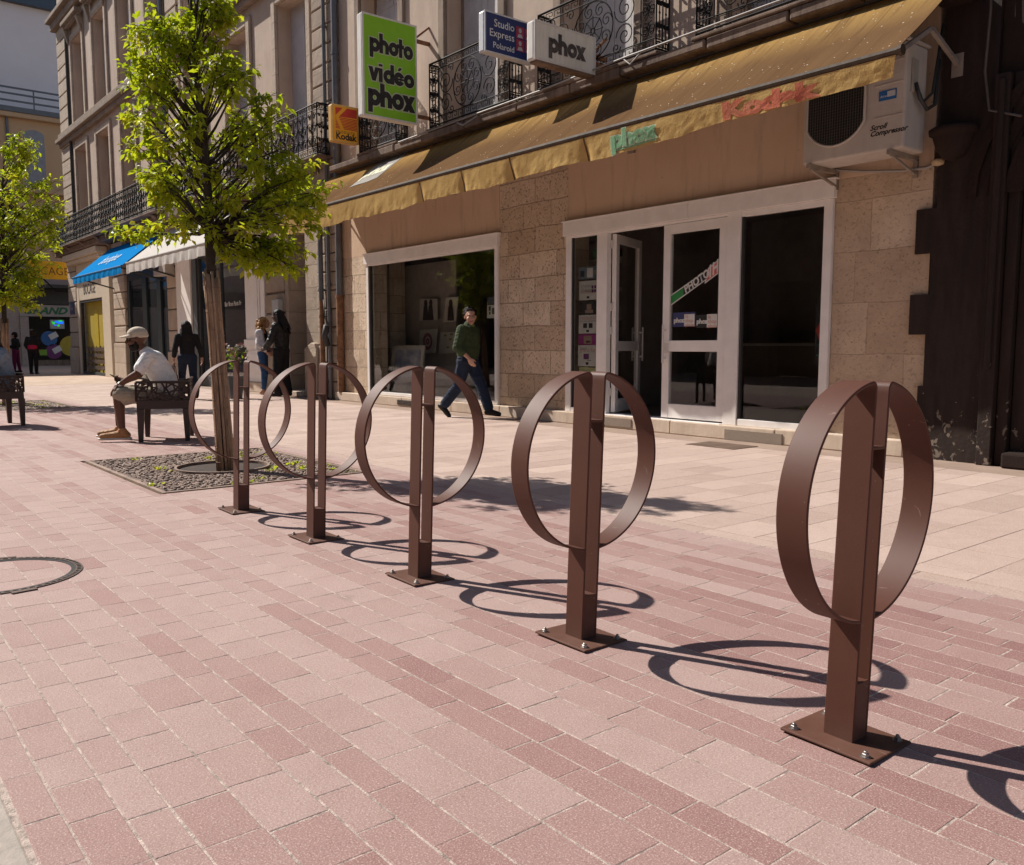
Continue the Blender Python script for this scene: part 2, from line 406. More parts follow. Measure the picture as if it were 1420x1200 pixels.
def in_hole(xa, xb, ya, yb):
    out = [(xa, xb, ya, yb)]
    for a, b, c, d in HOLES:
        nxt = []
        for x0, x1, y0, y1 in out:
            if x1 <= a or x0 >= b or y1 <= c or y0 >= d: nxt.append((x0, x1, y0, y1)); continue
            if x0 < a: nxt.append((x0, a, y0, y1))
            if x1 > b: nxt.append((b, x1, y0, y1))
            m0, m1 = max(x0, a), min(x1, b)
            if y0 < c: nxt.append((m0, m1, y0, c))
            if y1 > d: nxt.append((m0, m1, d, y1))
        out = nxt
    return out
pat = [.12, .10, .10, .144, .143, .10, .10, .146]
edges = [.302, .383, .489, .582, .715, .86]
k = 1
while edges[-1] < 3.80:
    edges.append(edges[-1] + ([.10, .10, .144, .143][(k - 1) % 4] if edges[-1] < 2.6 else [.1, .1, .125, .1][(k-1) % 4])); k += 1
edges[-1] = 3.845
ROWS = list(zip(edges[:-1], edges[1:]))
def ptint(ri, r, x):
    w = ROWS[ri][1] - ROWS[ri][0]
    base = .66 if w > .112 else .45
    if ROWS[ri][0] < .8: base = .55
    red = .10 if 2.3 < ROWS[ri][0] < 3.3 else 0.0           # a warmer batch of stone along the racks; tint lowered towards the right
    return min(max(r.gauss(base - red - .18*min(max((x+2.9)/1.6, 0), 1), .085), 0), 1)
mb = MB()
for a, b, c, d in in_hole(-26.1, 6, .29, 3.86): mb.box(a, b, c, d, -.014, -.0011)
tag(mb.build('paver_joint_bed', M_JOINT), kind='structure')
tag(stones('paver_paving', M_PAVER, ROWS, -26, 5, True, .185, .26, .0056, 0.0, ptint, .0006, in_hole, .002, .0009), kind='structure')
# paler granite slabs towards the shops, laid in rows across the pavement
xe = [-26.0]
while xe[-1] < 5: xe.append(xe[-1] + .283)
SROWS = list(zip(xe[:-1], xe[1:]))
tag(stones('slab_pavement', M_SLAB, SROWS, 3.99, 7.55, False, .38, .62, .0035, 0.001, lambda i, r, x: min(max(r.gauss(.5, .17), 0), 1), .0005, None, .0015, .0006), kind='structure')
tag(stones('slab_border', M_SLAB, [(3.852, 3.985)], -26, 5, True, .5, .7, .004, 0.001, lambda i, r, x: min(max(r.gauss(.45, .12), 0), 1), .0006, in_hole, .002, .0008), kind='structure')
mb = MB(); mb.box(-26, 6, 7.56, 8.2, -.014, .0)
def asph():
    t = NT('worn_grey_strip'); v = t.coord(); n = t.noise(2.0, 6, .65, v)
    c = t.mix(t.ramp(n, [(.35, 0.0), (.7, 1.0)]), (.30, .215, .17), (.42, .31, .245)); g = t.noise(110, 3, .7, v)
    c = t.mix(t.math('MULTIPLY', g, .3), c, (.2, .14, .11)); t.pbsdf(c, .9, 0, t.bump(g, .4, .006), .3); return t.m
tag(mb.build('cement_strip', asph()), kind='structure')
def farpave():
    t = NT('far_pale_paving'); v = t.coord()
    b = t.n('ShaderNodeTexBrick', Scale=1.0); t.l(v, b.inputs['Vector']); b.inputs['Brick Width'].default_value = .6; b.inputs['Row Height'].default_value = .3
    b.inputs['Mortar Size'].default_value = .006; b.inputs['Color1'].default_value = (.47, .345, .255, 1); b.inputs['Color2'].default_value = (.56, .42, .32, 1); b.inputs['Mortar'].default_value = (.34, .26, .2, 1)
    n = t.noise(.5, 5, .6, v); c = t.mix(t.math('MULTIPLY', t.ramp(n, [(.4, 0.0), (.7, 1.0)]), .3), b.outputs['Color'], (.36, .26, .2))
    t.pbsdf(c, .85, 0, t.bump(t.noise(90, 3, .7, v), .3, .005), .3); return t.m
MF = farpave()
mb = MB(); mb.box(-110, -26.1, 3.86, 8.2, -.015, -.001); mb.box(-110, -52, 8.2, 40, -.015, -.001); mb.box(-52, -37.2, 8.2, 40, -.015, -.001)
tag(mb.build('far_pavement', MF), kind='structure')
def farpink():
    t = NT('far_pink_paving'); v = t.coord()
    b = t.n('ShaderNodeTexBrick', Scale=1.0); t.l(v, b.inputs['Vector']); b.inputs['Brick Width'].default_value = .21; b.inputs['Row Height'].default_value = .12
    b.inputs['Mortar Size'].default_value = .005; b.inputs['Color1'].default_value = (.40, .225, .18, 1); b.inputs['Color2'].default_value = (.47, .30, .245, 1); b.inputs['Mortar'].default_value = (.5, .4, .33, 1)
    t.pbsdf(b.outputs['Color'], .85, 0, t.bump(t.noise(90, 3, .7, v), .3, .005), .3); return t.m
mb = MB(); mb.box(-110, -26.1, .3, 3.85, -.015, -.001)
tag(mb.build('far_pink_pavement', farpink()), kind='structure')
mb = MB(); mb.box(-60, 8, .232, .292, -.014, -.002)
tag(mb.build('gutter_kerb', M_KERB, bevel=.006), kind='structure')
tag(stones('street_granite', M_GRANITE, [(-.4, .225), (-1.05, -.41), (-1.7, -1.06), (-2.35, -1.71), (-3.0, -2.36), (-3.65, -3.01), (-4.3, -3.66), (-4.95, -4.31), (-5.6, -4.96)], -45, 8, True, .6, 1.0, .008, -.004, lambda i, r, x: r.random(), .0012), kind='structure')
mb = MB(); mb.box(-110, 20, -9.2, -5.61, -.015, -.003)
tag(mb.build('opposite_pavement', MF), kind='structure')

# round manhole cover set with pavers, only its slotted iron ring shows
t = thing('manhole_cover', 'round manhole cover filled with pink pavers inside a slotted iron ring, left foreground', 'manhole cover', (-4.5, .62, 0))
mb = MB()
def annulus(mb, r0, r1, z0, z1, n=72, c=(0, 0)):
    vs = []; fs = []
    for k in range(n):
        a = 2*PI*k/n
        for r, z in ((r0, z0), (r1, z0), (r1, z1), (r0, z1)): vs.append((c[0]+r*math.cos(a), c[1]+r*math.sin(a), z))
    for k in range(n):
        b = (k+1) % n
        for i in range(4): fs.append((k*4+i, b*4+i, b*4+(i+1) % 4, k*4+(i+1) % 4))
    mb.add(vs, fs)
MI = plain('cast_iron', (.10, .062, .048), .6, .3, .25, 15, .2)
annulus(mb, .320, .326, .0, .0045); annulus(mb, .343, .349, .0, .0045)
for k in range(64):
    a = 2*PI*k/64; mb.box(.325, .346, -.006, .006, 0, .0050, Matrix.Rotation(a, 4, 'Z'))
mb.build('slotted_ring', MI, t, local=True)
mb = MB(); annulus(mb, .30, .346, 0.0, .0022); mb.build('slot_bed', M_BLACK, t, local=True)
mb = MB()
for a in (R(7), R(167)): MB().box(.353, .376, -.05, .05, 0, .006, Matrix.Rotation(a, 4, 'Z')).build('lifting_lug', MI, t, local=True)
# flat cover plate let into the strip by the shop step
p = on_z(1000, 618)
t = tag(MB().box(p.x-.30, p.x+.32, p.y-.22, p.y+.20, .0, .006).build('utility_cover', plain('brown_iron_plate', (.16, .105, .075), .6, .3, .3, 8, .3)), 'flat brown metal plate set in the pavement in front of the glass door', 'utility cover')
# ------------------------------------------------------------------ bicycle racks
def rackmat():
    t = NT('brown_powder_coat'); v = t.coord()
    n = t.noise(4, 4, .6, v); c = t.mix(t.ramp(n, [(.3, 0.0), (.7, 1.0)]), (.088, .031, .019), (.104, .039, .025))
    g = t.noise(420, 2, .6, v)
    w = t.n('ShaderNodeTexWave', Scale=2.3, Distortion=14.0, Detail=3.0); t.l(t.scaled(v, 1, 1.7, 1.3, (.5, .3, .8)), w.inputs['Vector'])
    sc1 = t.math('MULTIPLY', t.ramp(w.outputs['Fac'], [(.992, 0.0), (1.0, 1.0)]), t.ramp(t.noise(11, 3, .6, v), [(.60, 0.0), (.66, 1.0)]))
    ch = t.ramp(t.noise(55, 2, .5, v), [(.76, 0.0), (.78, 1.0)])
    c = t.mix(t.math('MULTIPLY', sc1, .5), c, (.34, .24, .2)); c = t.mix(t.math('MULTIPLY', ch, .5), c, (.36, .27, .23))
    du = t.ramp(t.math('SUBTRACT', .5, t.math('MULTIPLY', t.sep(v)[2], 2.0)), [(.3, 0.0), (.5, .35)])
    c = t.mix(t.math('MULTIPLY', du, t.noise(14, 4, .6, v)), c, (.25, .16, .12))
    t.pbsdf(c, t.math('ADD', .50, t.math('MULTIPLY', n, .14)), 0, t.bump(g, .2, .002), .36); return t.m
M_RACK = rackmat()
HW, ZT = .0425, .965
def half_hoop(sgn):
    """post plate and half ring as one bent flat strip (profile in y,z extruded along x)"""
    y0 = .033; T = .008; pts = [(y0, 0.0), (y0, .3), (y0, .93)]
    Rr, zc, rf = .314, .647, .016
    a_in = math.acos((y0 + rf) / Rr)
    top = (y0 + rf, zc + math.sqrt(Rr**2 - (y0+rf)**2))
    for k in range(1, 7):
        a = PI - PI/2 * k/6; pts.append((y0 + rf + rf*math.cos(a), top[1] - rf + rf*math.sin(a)))
    a1 = math.asin(-math.sqrt(Rr**2 - y0**2) / Rr)
    for k in range(1, 57):
        a = a_in + (-(PI/2 - math.asin((y0+.002)/Rr)) - a_in) * k/56
        pts.append((Rr*math.cos(a), zc + Rr*math.sin(a)))
    L, Q = [], []
    for i, p in enumerate(pts):
        q0 = pts[max(i-1, 0)]; q1 = pts[min(i+1, len(pts)-1)]
        dx, dz = q1[0]-q0[0], q1[1]-q0[1]; l = math.hypot(dx, dz); nx, nz = -dz/l, dx/l
        L.append((p[0]+nx*T/2, p[1]+nz*T/2)); Q.append((p[0]-nx*T/2, p[1]-nz*T/2))
    mb = MB(); n = len(pts); vs = []
    for x in (-HW, HW):
        vs += [(x, sgn*a, b) for a, b in L] + [(x, sgn*a, b) for a, b in Q]
    fs = []
    for i in range(n-1):
        fs += [(i, i+1, n+i+1, n+i), (2*n+i, 3*n+i, 3*n+i+1, 2*n+i+1), (i, 2*n+i, 2*n+i+1, i+1), (n+i, n+i+1, 3*n+i+1, 3*n+i)]
    fs += [(0, n, 3*n, 2*n), (n-1, 3*n-1, 4*n-1, 2*n-1)]
    mb.add(vs, fs); return mb
def make_rack(loc):
    t = thing('bicycle_rack', '', 'bike rack', loc)
    pl = MB().box(-.13, .13, -.107, .107, .0015, .0095).build('base_plate', M_RACK, t, local=True, bevel=.003)
    for i, j in ((-1, -1), (1, -1), (1, 1), (-1, 1)):
        b = MB(); x, y = i*.103, j*.082
        b.lathe([(.0135, .0095), (.0135, .0118)], (x, y, 0), 16); b.lathe([(.0095, .0118), (.0095, .018), (.0085, .019)], (x, y, 0), 6)
        b.lathe([(.005, .019), (.005, .024), (.004, .025)], (x, y, 0), 10)
        b.build('bolt', M_STEEL, pl, local=True)
    for sg in (-1, 1):
        o = half_hoop(sg).build('hoop_strip', M_RACK, t, local=True, bevel=.0022); smooth_by_angle(o, 30)
    b = MB(); b.box(-HW+.001, -HW+.009, -.0288, .0288, .0096, .168); b.box(HW-.009, HW-.001, -.0288, .0288, .0096, .168); b.box(-HW+.0092, HW-.0092, -.0288, .0288, .158, .166)
    b.build('post_foot', M_RACK, t, local=True, bevel=.0015)
    MB().box(-HW+.001, HW-.001, -.0288, .0288, .785, .793).build('crossbar', M_RACK, t, local=True, bevel=.0015)
    return t
rx = [-1.172, -2.205, -3.262, -4.308, -5.352]
rk = make_rack((rx[0], 2.108, 0)); kk = kids_of(rk)
RL = ['brown ring shaped bike rack nearest the viewer, before the right shop window',
      'brown ring shaped bike rack in front of the open shop door, second nearest',
      'brown ring shaped bike rack with the woman in green walking behind it',
      'brown ring shaped bike rack before the grey downpipes, second farthest',
      'brown ring shaped bike rack with the tree trunk showing through its ring']
for i, x in enumerate(rx):
    o = rk if i == 0 else copy_tree(rk, kk)
    o.location = (x, 2.108 + .004 * (i % 2), 0); o.rotation_euler = (-.028, .012, R([0, .6, -.8, .5, -.4][i]))
    o['label'] = RL[i]; o['group'] = 'row of ring shaped bike racks'
# ------------------------------------------------------------------ the photo shop's house
YF = 8.1
A = thing('shop_house', 'pale stone town house with the brown rendered photo shop on its ground floor', 'building', (-9.5, 8.3, 0))
def wbox(mb, x0, x1, z0, z1, y0=YF, y1=8.5): mb.box(x0, x1, y0, y1, z0, z1); return mb
wbox(MB(), -15.55, -14.17, .0, 2.70).build('stone_pier', M_LIME, A); wbox(MB(), -10.26, -8.77, .0, 4.28).build('stone_pier', M_LIME, A)
b = MB(); wbox(b, -4.83, -3.86, .0, 2.70, 8.104); b.build('stone_pier', M_PIERSTONE, A)
wbox(MB(), -15.55, -10.262, 2.702, 4.28).build('rendered_wall', M_RENDER, A); wbox(MB(), -8.768, -3.86, 2.702, 4.28).build('rendered_wall', M_RENDER, A)
wbox(MB(), -14.17, -10.26, 0, .16).build('sill_wall', M_PLINTH, A); wbox(MB(), -8.77, -4.83, 0, .155).build('sill_wall', M_PLINTH, A)
b = MB(); x = -15.32
for L in (1.35, 1.1, 1.5, 1.25, .9, 1.3, 1.1, 1.45, .95, .5):
    x2 = min(x + L, -3.97); b.box(x, x2 - .006, 7.985 + rnd.uniform(-.004, .004), YF, 0, .163 + rnd.uniform(-.004, .003)); x = x2
    if x >= -3.98: break
b.build('plinth', M_PLINTH, A, bevel=.012)
mpc = paver_mat('pebble_concrete', [(0, (.30, .24, .19)), (1, (.34, .27, .22))], .9, .9, (.12, .09, .08))
MB().box(-6.02, -5.28, 7.974, 7.99, .004, .118).build('pebbled_patch', mpc, A); MB().box(-7.93, -7.45, 7.972, 7.99, .03, .135).build('pebbled_patch', mpc, A)
b = MB(); b.box(-13.0, -12.35, 7.971, 7.99, .03, .115); b.build('vent_plate', M_CHAR, A)
b = MB()
for i in range(16):
    for j in range(3): b.box(-12.98 + i*.039, -12.955 + i*.039, 7.966, 7.9705, .038+j*.026, .052+j*.026)
b.build('vent_grille', plain('brown_metal', (.12, .085, .065), .6), A)

# --- left shop window
def strip_frame(mb, x0, x1, z0, z1, l, r_, t_, bt, y0=8.06, y1=8.14):
    mb.box(x0, x0+l, y0, y1, z0, z1); mb.box(x1-r_, x1, y0, y1, z0, z1)
    mb.box(x0+l, x1-r_, y0+.002, y1-.002, z1-t_, z1); mb.box(x0+l, x1-r_, y0+.002, y1-.002, z0, z0+bt)
W1 = MB(); strip_frame(W1, -14.165, -10.265, .166, 2.53, .075, .075, .03, .055)
w1 = W1.build('shop_window', M_WHITE, A, bevel=.004)
MB().box(-14.21, -10.235, 8.035, 8.10, 2.532, 2.70).box(-14.23, -10.22, 8.02, 8.10, 2.702, 2.722).build('head_fascia', M_WHITE, w1, bevel=.004)
MB().box(-14.095, -14.06, 8.07, 8.13, .22, 2.50).build('dark_gasket', M_CHAR, w1)
MB().box(-14.09, -10.34, 8.110, 8.116, .221, 2.50).build('pane', M_GLASS, w1)
# --- door unit
D = MB()
D.box(-8.765, -8.66, 8.06, 8.14, .16, 2.52); D.box(-8.17, -7.985, 8.06, 8.14, .16, 2.52); D.box(-6.115, -5.93, 8.055, 8.14, .16, 2.52); D.box(-4.93, -4.835, 8.06, 8.14, .16, 2.52)
D.box(-8.66, -8.17, 8.064, 8.138, 2.49, 2.52); D.box(-7.985, -6.115, 8.064, 8.138, 2.49, 2.52); D.box(-5.93, -4.93, 8.064, 8.138, 2.46, 2.52)
D.box(-8.66, -8.17, 8.064, 8.138, .16, .22); D.box(-5.93, -4.93, 8.064, 8.138, .16, .235)
D.box(-7.985, -6.115, 8.0, 8.3, .156, .168)
dw = D.build('door_screen', M_WHITE, A, bevel=.005)
MB().box(-8.80, -6.66, 8.03, 8.10, 2.522, 2.70).box(-6.655, -4.81, 8.032, 8.10, 2.522, 2.70).box(-8.82, -4.79, 8.018, 8.10, 2.702, 2.72).build('head_fascia', M_WHITE, dw, bevel=.004)
MB().box(-8.66, -8.17, 8.112, 8.118, .22, 2.49).build('pane', M_GLASS, dw)
MB().box(-5.93, -4.93, 8.112, 8.118, .235, 2.46).build('pane', M_GLASS, dw)
MB().box(-8.658, -8.64, 8.075, 8.11, .22, 2.49).build('dark_gasket', M_CHAR, dw); MB().box(-5.925, -5.90, 8.075, 8.11, .235, 2.46).build('dark_gasket', M_CHAR, dw)
def leaf(name, M, mir=1):
    """glazed door leaf, hinge at local x=0, width .925"""
    w_ = .925; f = MB(); t_ = .105
    for x0, x1 in ((0, t_), (w_-t_, w_)): f.box(x0, x1, -.03, .03, 0, 2.30)
    f.box(t_, w_-t_, -.028, .028, 0, .17); f.box(t_, w_-t_, -.028, .028, .80, .93); f.box(t_, w_-t_, -.028, .028, 2.19, 2.30)
    f.v = [tuple(M @ Vector((mir*x, y, z))) for x, y, z in f.v]
    o = f.build(name, M_WHITE, A, bevel=.004)
    def sub(nm, mt, *bx, **k):
        s = MB()
        for q in bx: s.box(*q)
        s.v = [tuple(M @ Vector((mir*x, y, z))) for x, y, z in s.v]; return s.build(nm, mt, o, **k)
    sub('pane', M_GLASS, (t_, w_-t_, -.004, .004, .17, .80)); sub('pane', M_GLASS, (t_, w_-t_, -.004, .004, .93, 2.19))
    h = MB(); hx = w_ - .05
    for yy in (-.075, .075): h.tube([(hx, yy, .66), (hx, yy, 1.12)], .013, 8); h.bar((hx, yy*.3, .72), (hx, yy, .72), .02); h.bar((hx, yy*.3, 1.05), (hx, yy, 1.05), .02)
    h.box(w_-.10, w_, -.036, .036, .78, .90)
    h.v = [tuple(M @ Vector((mir*x, y, z))) for x, y, z in h.v]; h.build('handle', M_ALU, o)
    sub('bottom_gasket', M_CHAR, (t_, t_+.02, -.012, .012, .17, 2.19))
    return o
leafR = leaf('door_leaf', Matrix.Translation((-6.118, 8.10, .185)), -1)
leafL = leaf('door_leaf', Matrix.Translation((-7.95, 8.16, .185)) @ Matrix.Rotation(R(112), 4, 'Z'), 1); leafL['label'] = 'door leaf swung open into the shop'
b = MB()
for z in (.4, 1.2, 1.5, 2.3): b.tube([(-7.972, 8.13, z), (-7.972, 8.13, z+.1)], .014, 8)
b.build('hinge', M_ALU, dw)
# stickers on the closed leaf (its front face is at y = 8.095)
Yg = 8.0945
def qd(mb, pts, y): return mb.add([(x, y, z) for x, z in pts], [tuple(range(len(pts)))])
def wpt(x, y): p = on_y(x, y, 8.095); return (p.x, p.z)
s = MB(); a0, a1, a2, a3 = wpt(930.5, 424), wpt(930.5, 409), wpt(980, 375), wpt(980, 388)
def lerp2(p, q, t): return (p[0]*(1-t)+q[0]*t, p[1]*(1-t)+q[1]*t)
qd(s, [a0, a3, a2, a1], Yg); dec = s.build('door_sticker', M_PAPER, leafR, fix=False)
s = MB(); e = .12
i0, i1 = lerp2(a0, a1, e), lerp2(a0, a1, 1-e); i3, i2 = lerp2(a3, a2, e), lerp2(a3, a2, 1-e)
m0, m1 = lerp2(i0, i3, .36), lerp2(i1, i2, .36)
qd(s, [m0, i3, i2, m1], Yg-.0008); s.build('black_band', M_INK, dec, fix=False)
s = MB(); qd(s, [i0, m0, m1, i1], Yg-.0008); s.build('green_band', plain('sticker_green', (.02, .22, .05), .5), dec, fix=False)
q = [wpt(977, 394), wpt(982, 372), wpt(999, 358), wpt(1001, 376)]
s = MB(); qd(s, [q[0], q[3], q[2], q[1]], Yg-.0004); s.build('end_panel', M_PAPER, dec, fix=False)
cqx = sum(p[0] for p in q)/4; cqz = sum(p[1] for p in q)/4
s = MB(); qd(s, [(cqx+(p[0]-cqx)*.82, cqz+(p[1]-cqz)*.82) for p in (q[0], q[3], q[2], q[1])], Yg-.0012); s.build('red_panel', plain('sticker_red', (.55, .12, .11), .5), dec, fix=False)
dx, dz = a3[0]-a0[0], a3[1]-a0[1]
M_ = frame((m0[0]+.03, Yg-.0016, m0[1]+.022), (dx, 0, dz), (-dz, 0, dx))
text_mesh('PHOTO', .125, M_, 'sticker_lettering', M_PAPER, dec, bold=.004, shear=.15, sx=.92)
text_mesh('1H', .19, frame((cqx-.075, Yg-.002, cqz-.085), (dx, 0, dz), (0, 0, 1)), 'sticker_lettering', M_PAPER, dec, bold=.008, sx=.7)
def rect_w(x0, y0, x1, y1): p, q = wpt(x0, y0), wpt(x1, y1); return [(p[0], q[1]), (q[0], q[1]), (q[0], p[1]), (p[0], p[1])]
s = MB(); r1 = rect_w(933, 434, 964, 453); qd(s, r1, Yg); d2 = s.build('blue_sticker', plain('sticker_navy', (.03, .035, .13), .5), leafR, fix=False)
s = MB(); qd(s, rect_w(949, 436, 963, 452), Yg-.0006); d3 = s.build('paper_square', M_PAPER, d2, fix=False)
s = MB(); qd(s, rect_w(965, 437, 998, 454), Yg); d4 = s.build('black_sticker', M_INK, leafR, fix=False)
s = MB(); qd(s, rect_w(980.5, 436, 998, 454), Yg-.0006); d5 = s.build('paper_square', M_PAPER, d4, fix=False)
for (px, py), pr in (((934.5, 448), d2), ((966, 449.5), d4)):
    p = wpt(px, py); chunky('phox', frame((p[0], Yg-.0010, p[1]), (1, 0, 0), (0, 0, 1)), .042, 'sticker_lettering', M_PAPER, pr)
for (px, py), pr in (((950.5, 441), d2), ((982, 442), d4)):
    p = wpt(px, py); text_mesh('le\nshop\nphoto', .062, frame((p[0], Yg-.0012, p[1]), (1, 0, 0), (0, 0, 1)), 'sticker_lettering', plain('sticker_orange', (.5, .16, .06), .5), pr)

# --- shop interior
b = MB(); b.box(-15.5, -3.95, 12.4, 12.5, .1, 3.1); b.box(-15.6, -15.5, 8.5, 12.4, .1, 3.1); b.box(-3.95, -3.86, 8.5, 12.4, .1, 3.1); b.box(-9.0, -8.9, 9.4, 12.4, .1, 3.1)
b.build('inner_wall', M_INNER, A)
MB().box(-15.6, -3.86, 8.45, 12.5, .1, .155).build('inner_floor', M_INFLOOR, A); MB().box(-15.6, -3.86, 8.5, 12.5, 3.1, 3.2).build('inner_ceiling', M_INNER, A)
MB().box(on_y(519, 450, 8.9).x, on_y(541, 450, 8.9).x, 8.9, 9.25, .155, 3.1).build('inner_pillar', M_LIME, A)
MB().box(on_y(543, 450, 9.3).x, on_y(632, 450, 9.3).x, 9.30, 9.34, .155, 2.62).build('display_screen', plain('display_board', (.34, .30, .27), .7), A)

# --- upper floor
AW = [(-14.25, -12.95), (-11.58, -10.24), (-8.87, -7.57), (-6.15, -4.85)]
ZS, ZH = 4.45, 7.35
xs = [-15.1] + [v for w_ in AW for v in w_] + [-3.86]
b = MB()
for i in range(0, len(xs), 2): b.box(xs[i], xs[i+1], YF, 8.55, 4.28, 12.0)
for x0, x1 in AW: b.box(x0, x1, YF, 8.55, ZH, 8.6); b.box(x0, x1, YF, 8.55, 11.2, 12.0)
b.build('upper_wall', M_FAC, A)
b = MB()
for x0, x1 in AW:
    b.box(x0-.17, x0-.002, 8.04, 8.0985, ZS, ZH+.15); b.box(x1+.002, x1+.17, 8.04, 8.0985, ZS, ZH+.15); b.box(x0-.0018, x1+.0018, 8.042, 8.0985, ZH+.002, ZH+.15)
    b.box(x0-.25, x1+.25, 7.94, 8.0985, ZH+.30, ZH+.42)
b.build('window_moulding', M_MOULD, A, bevel=.015)
b = MB(); b.box(-15.08, -3.9, 7.95, 8.098, 8.35, 8.55); b.box(-15.08, -3.9, 7.88, 8.098, 8.552, 8.66); b.box(-15.08, -3.9, 7.7, 8.098, 11.6, 12.0); b.build('string_course', M_MOULD, A, bevel=.02)
for x0, x1 in AW:
    for zz0, zz1 in ((ZS, ZH), (8.75, 11.2)):
        f = MB(); f.box(x0, x0+.05, 8.37, 8.46, zz0, zz1); f.box(x1-.05, x1, 8.37, 8.46, zz0, zz1); f.box(x0+.05, x1-.05, 8.372, 8.458, zz1-.06, zz1)
        f = f.build('window', M_MOULD, A)
        xm = (x0+x1)/2
        for a_, b_ in ((x0+.055, xm-.004), (xm+.004, x1-.055)):
            s = MB(); k = 4
            for i in range(k): s.box(a_+(b_-a_)*i/k+.002, a_+(b_-a_)*(i+1)/k-.002, 8.39, 8.42, zz0+.02, zz1-.065)
            for z in (zz0+.25, zz0+1.3, zz1-.35): s.box(a_+.01, b_-.01, 8.378, 8.388, z, z+.09)
            s.build('shutter', M_SHUTTER, f)
# rusticated pier and pipes at the party wall
b = MB(); z = 0.0; i = 0
while z < 12:
    h = .355; o = .0 if z > 1.0 else .0
    b.box(-16.02, -15.13, 8.0, 8.5, z+.012, z+h-.012); z += h
b.build('quoin', M_ASHDARK, A, bevel=.02)
MB().box(-16.0, -15.16, 8.03, 8.45, 0, 12).build('quoin_core', M_LEDGE, A)
b = MB(); b.prism([(-16.52, 0), (-15.98, 0), (-15.98, .98), (-16.06, 1.10), (-16.2, 1.12), (-16.52, 1.0)], 7.93, 8.5, 'y'); b.build('pier_base', M_ASHLAR, A, bevel=.02)
def pipe(x, y, z0, z1, r, mat, step=1.9, nm='downpipe'):
    q = MB(); q.tube([(x, y, z0), (x, y, z1)], r, 14)
    o = q.build(nm, mat, A, smooth=True); smooth_by_angle(o, 40)
    zz = z0+.6
    c = MB()
    while zz < z1: c.tube([(x, y, zz), (x, y, zz+.05)], r+.012, 14); c.bar((x, y, zz+.025), (x, y+.14, zz+.025), .025); zz += step
    c.build('pipe_collar', mat, o); return o
pipe(-15.12, 8.02, .165, 12, .062, M_ZINC); pipe(-15.42, 7.95, .02, 12, .035, M_ZINC, 1.6); pipe(-15.70, 7.93, .02, 4.1, .05, M_ZINC, 1.5)
pipe(-15.12, 8.02, .17, 2.0, .066, M_RUST, 1.2, 'rusty_pipe'); pipe(-15.63, 7.90, .1, 1.95, .05, M_RUST, .9, 'rusty_pipe')
b = MB(); b.tube([(-15.42, 7.9, 1.05), (-15.42, 7.84, 1.25), (-15.36, 7.86, 1.45)], .06, 8); b.tube([(-15.55, 7.9, 1.95), (-15.5, 7.9, 1.6), (-15.4, 7.9, 1.4)], .012, 6); b.build('pipe_fitting', M_CHAR, A, smooth=True)
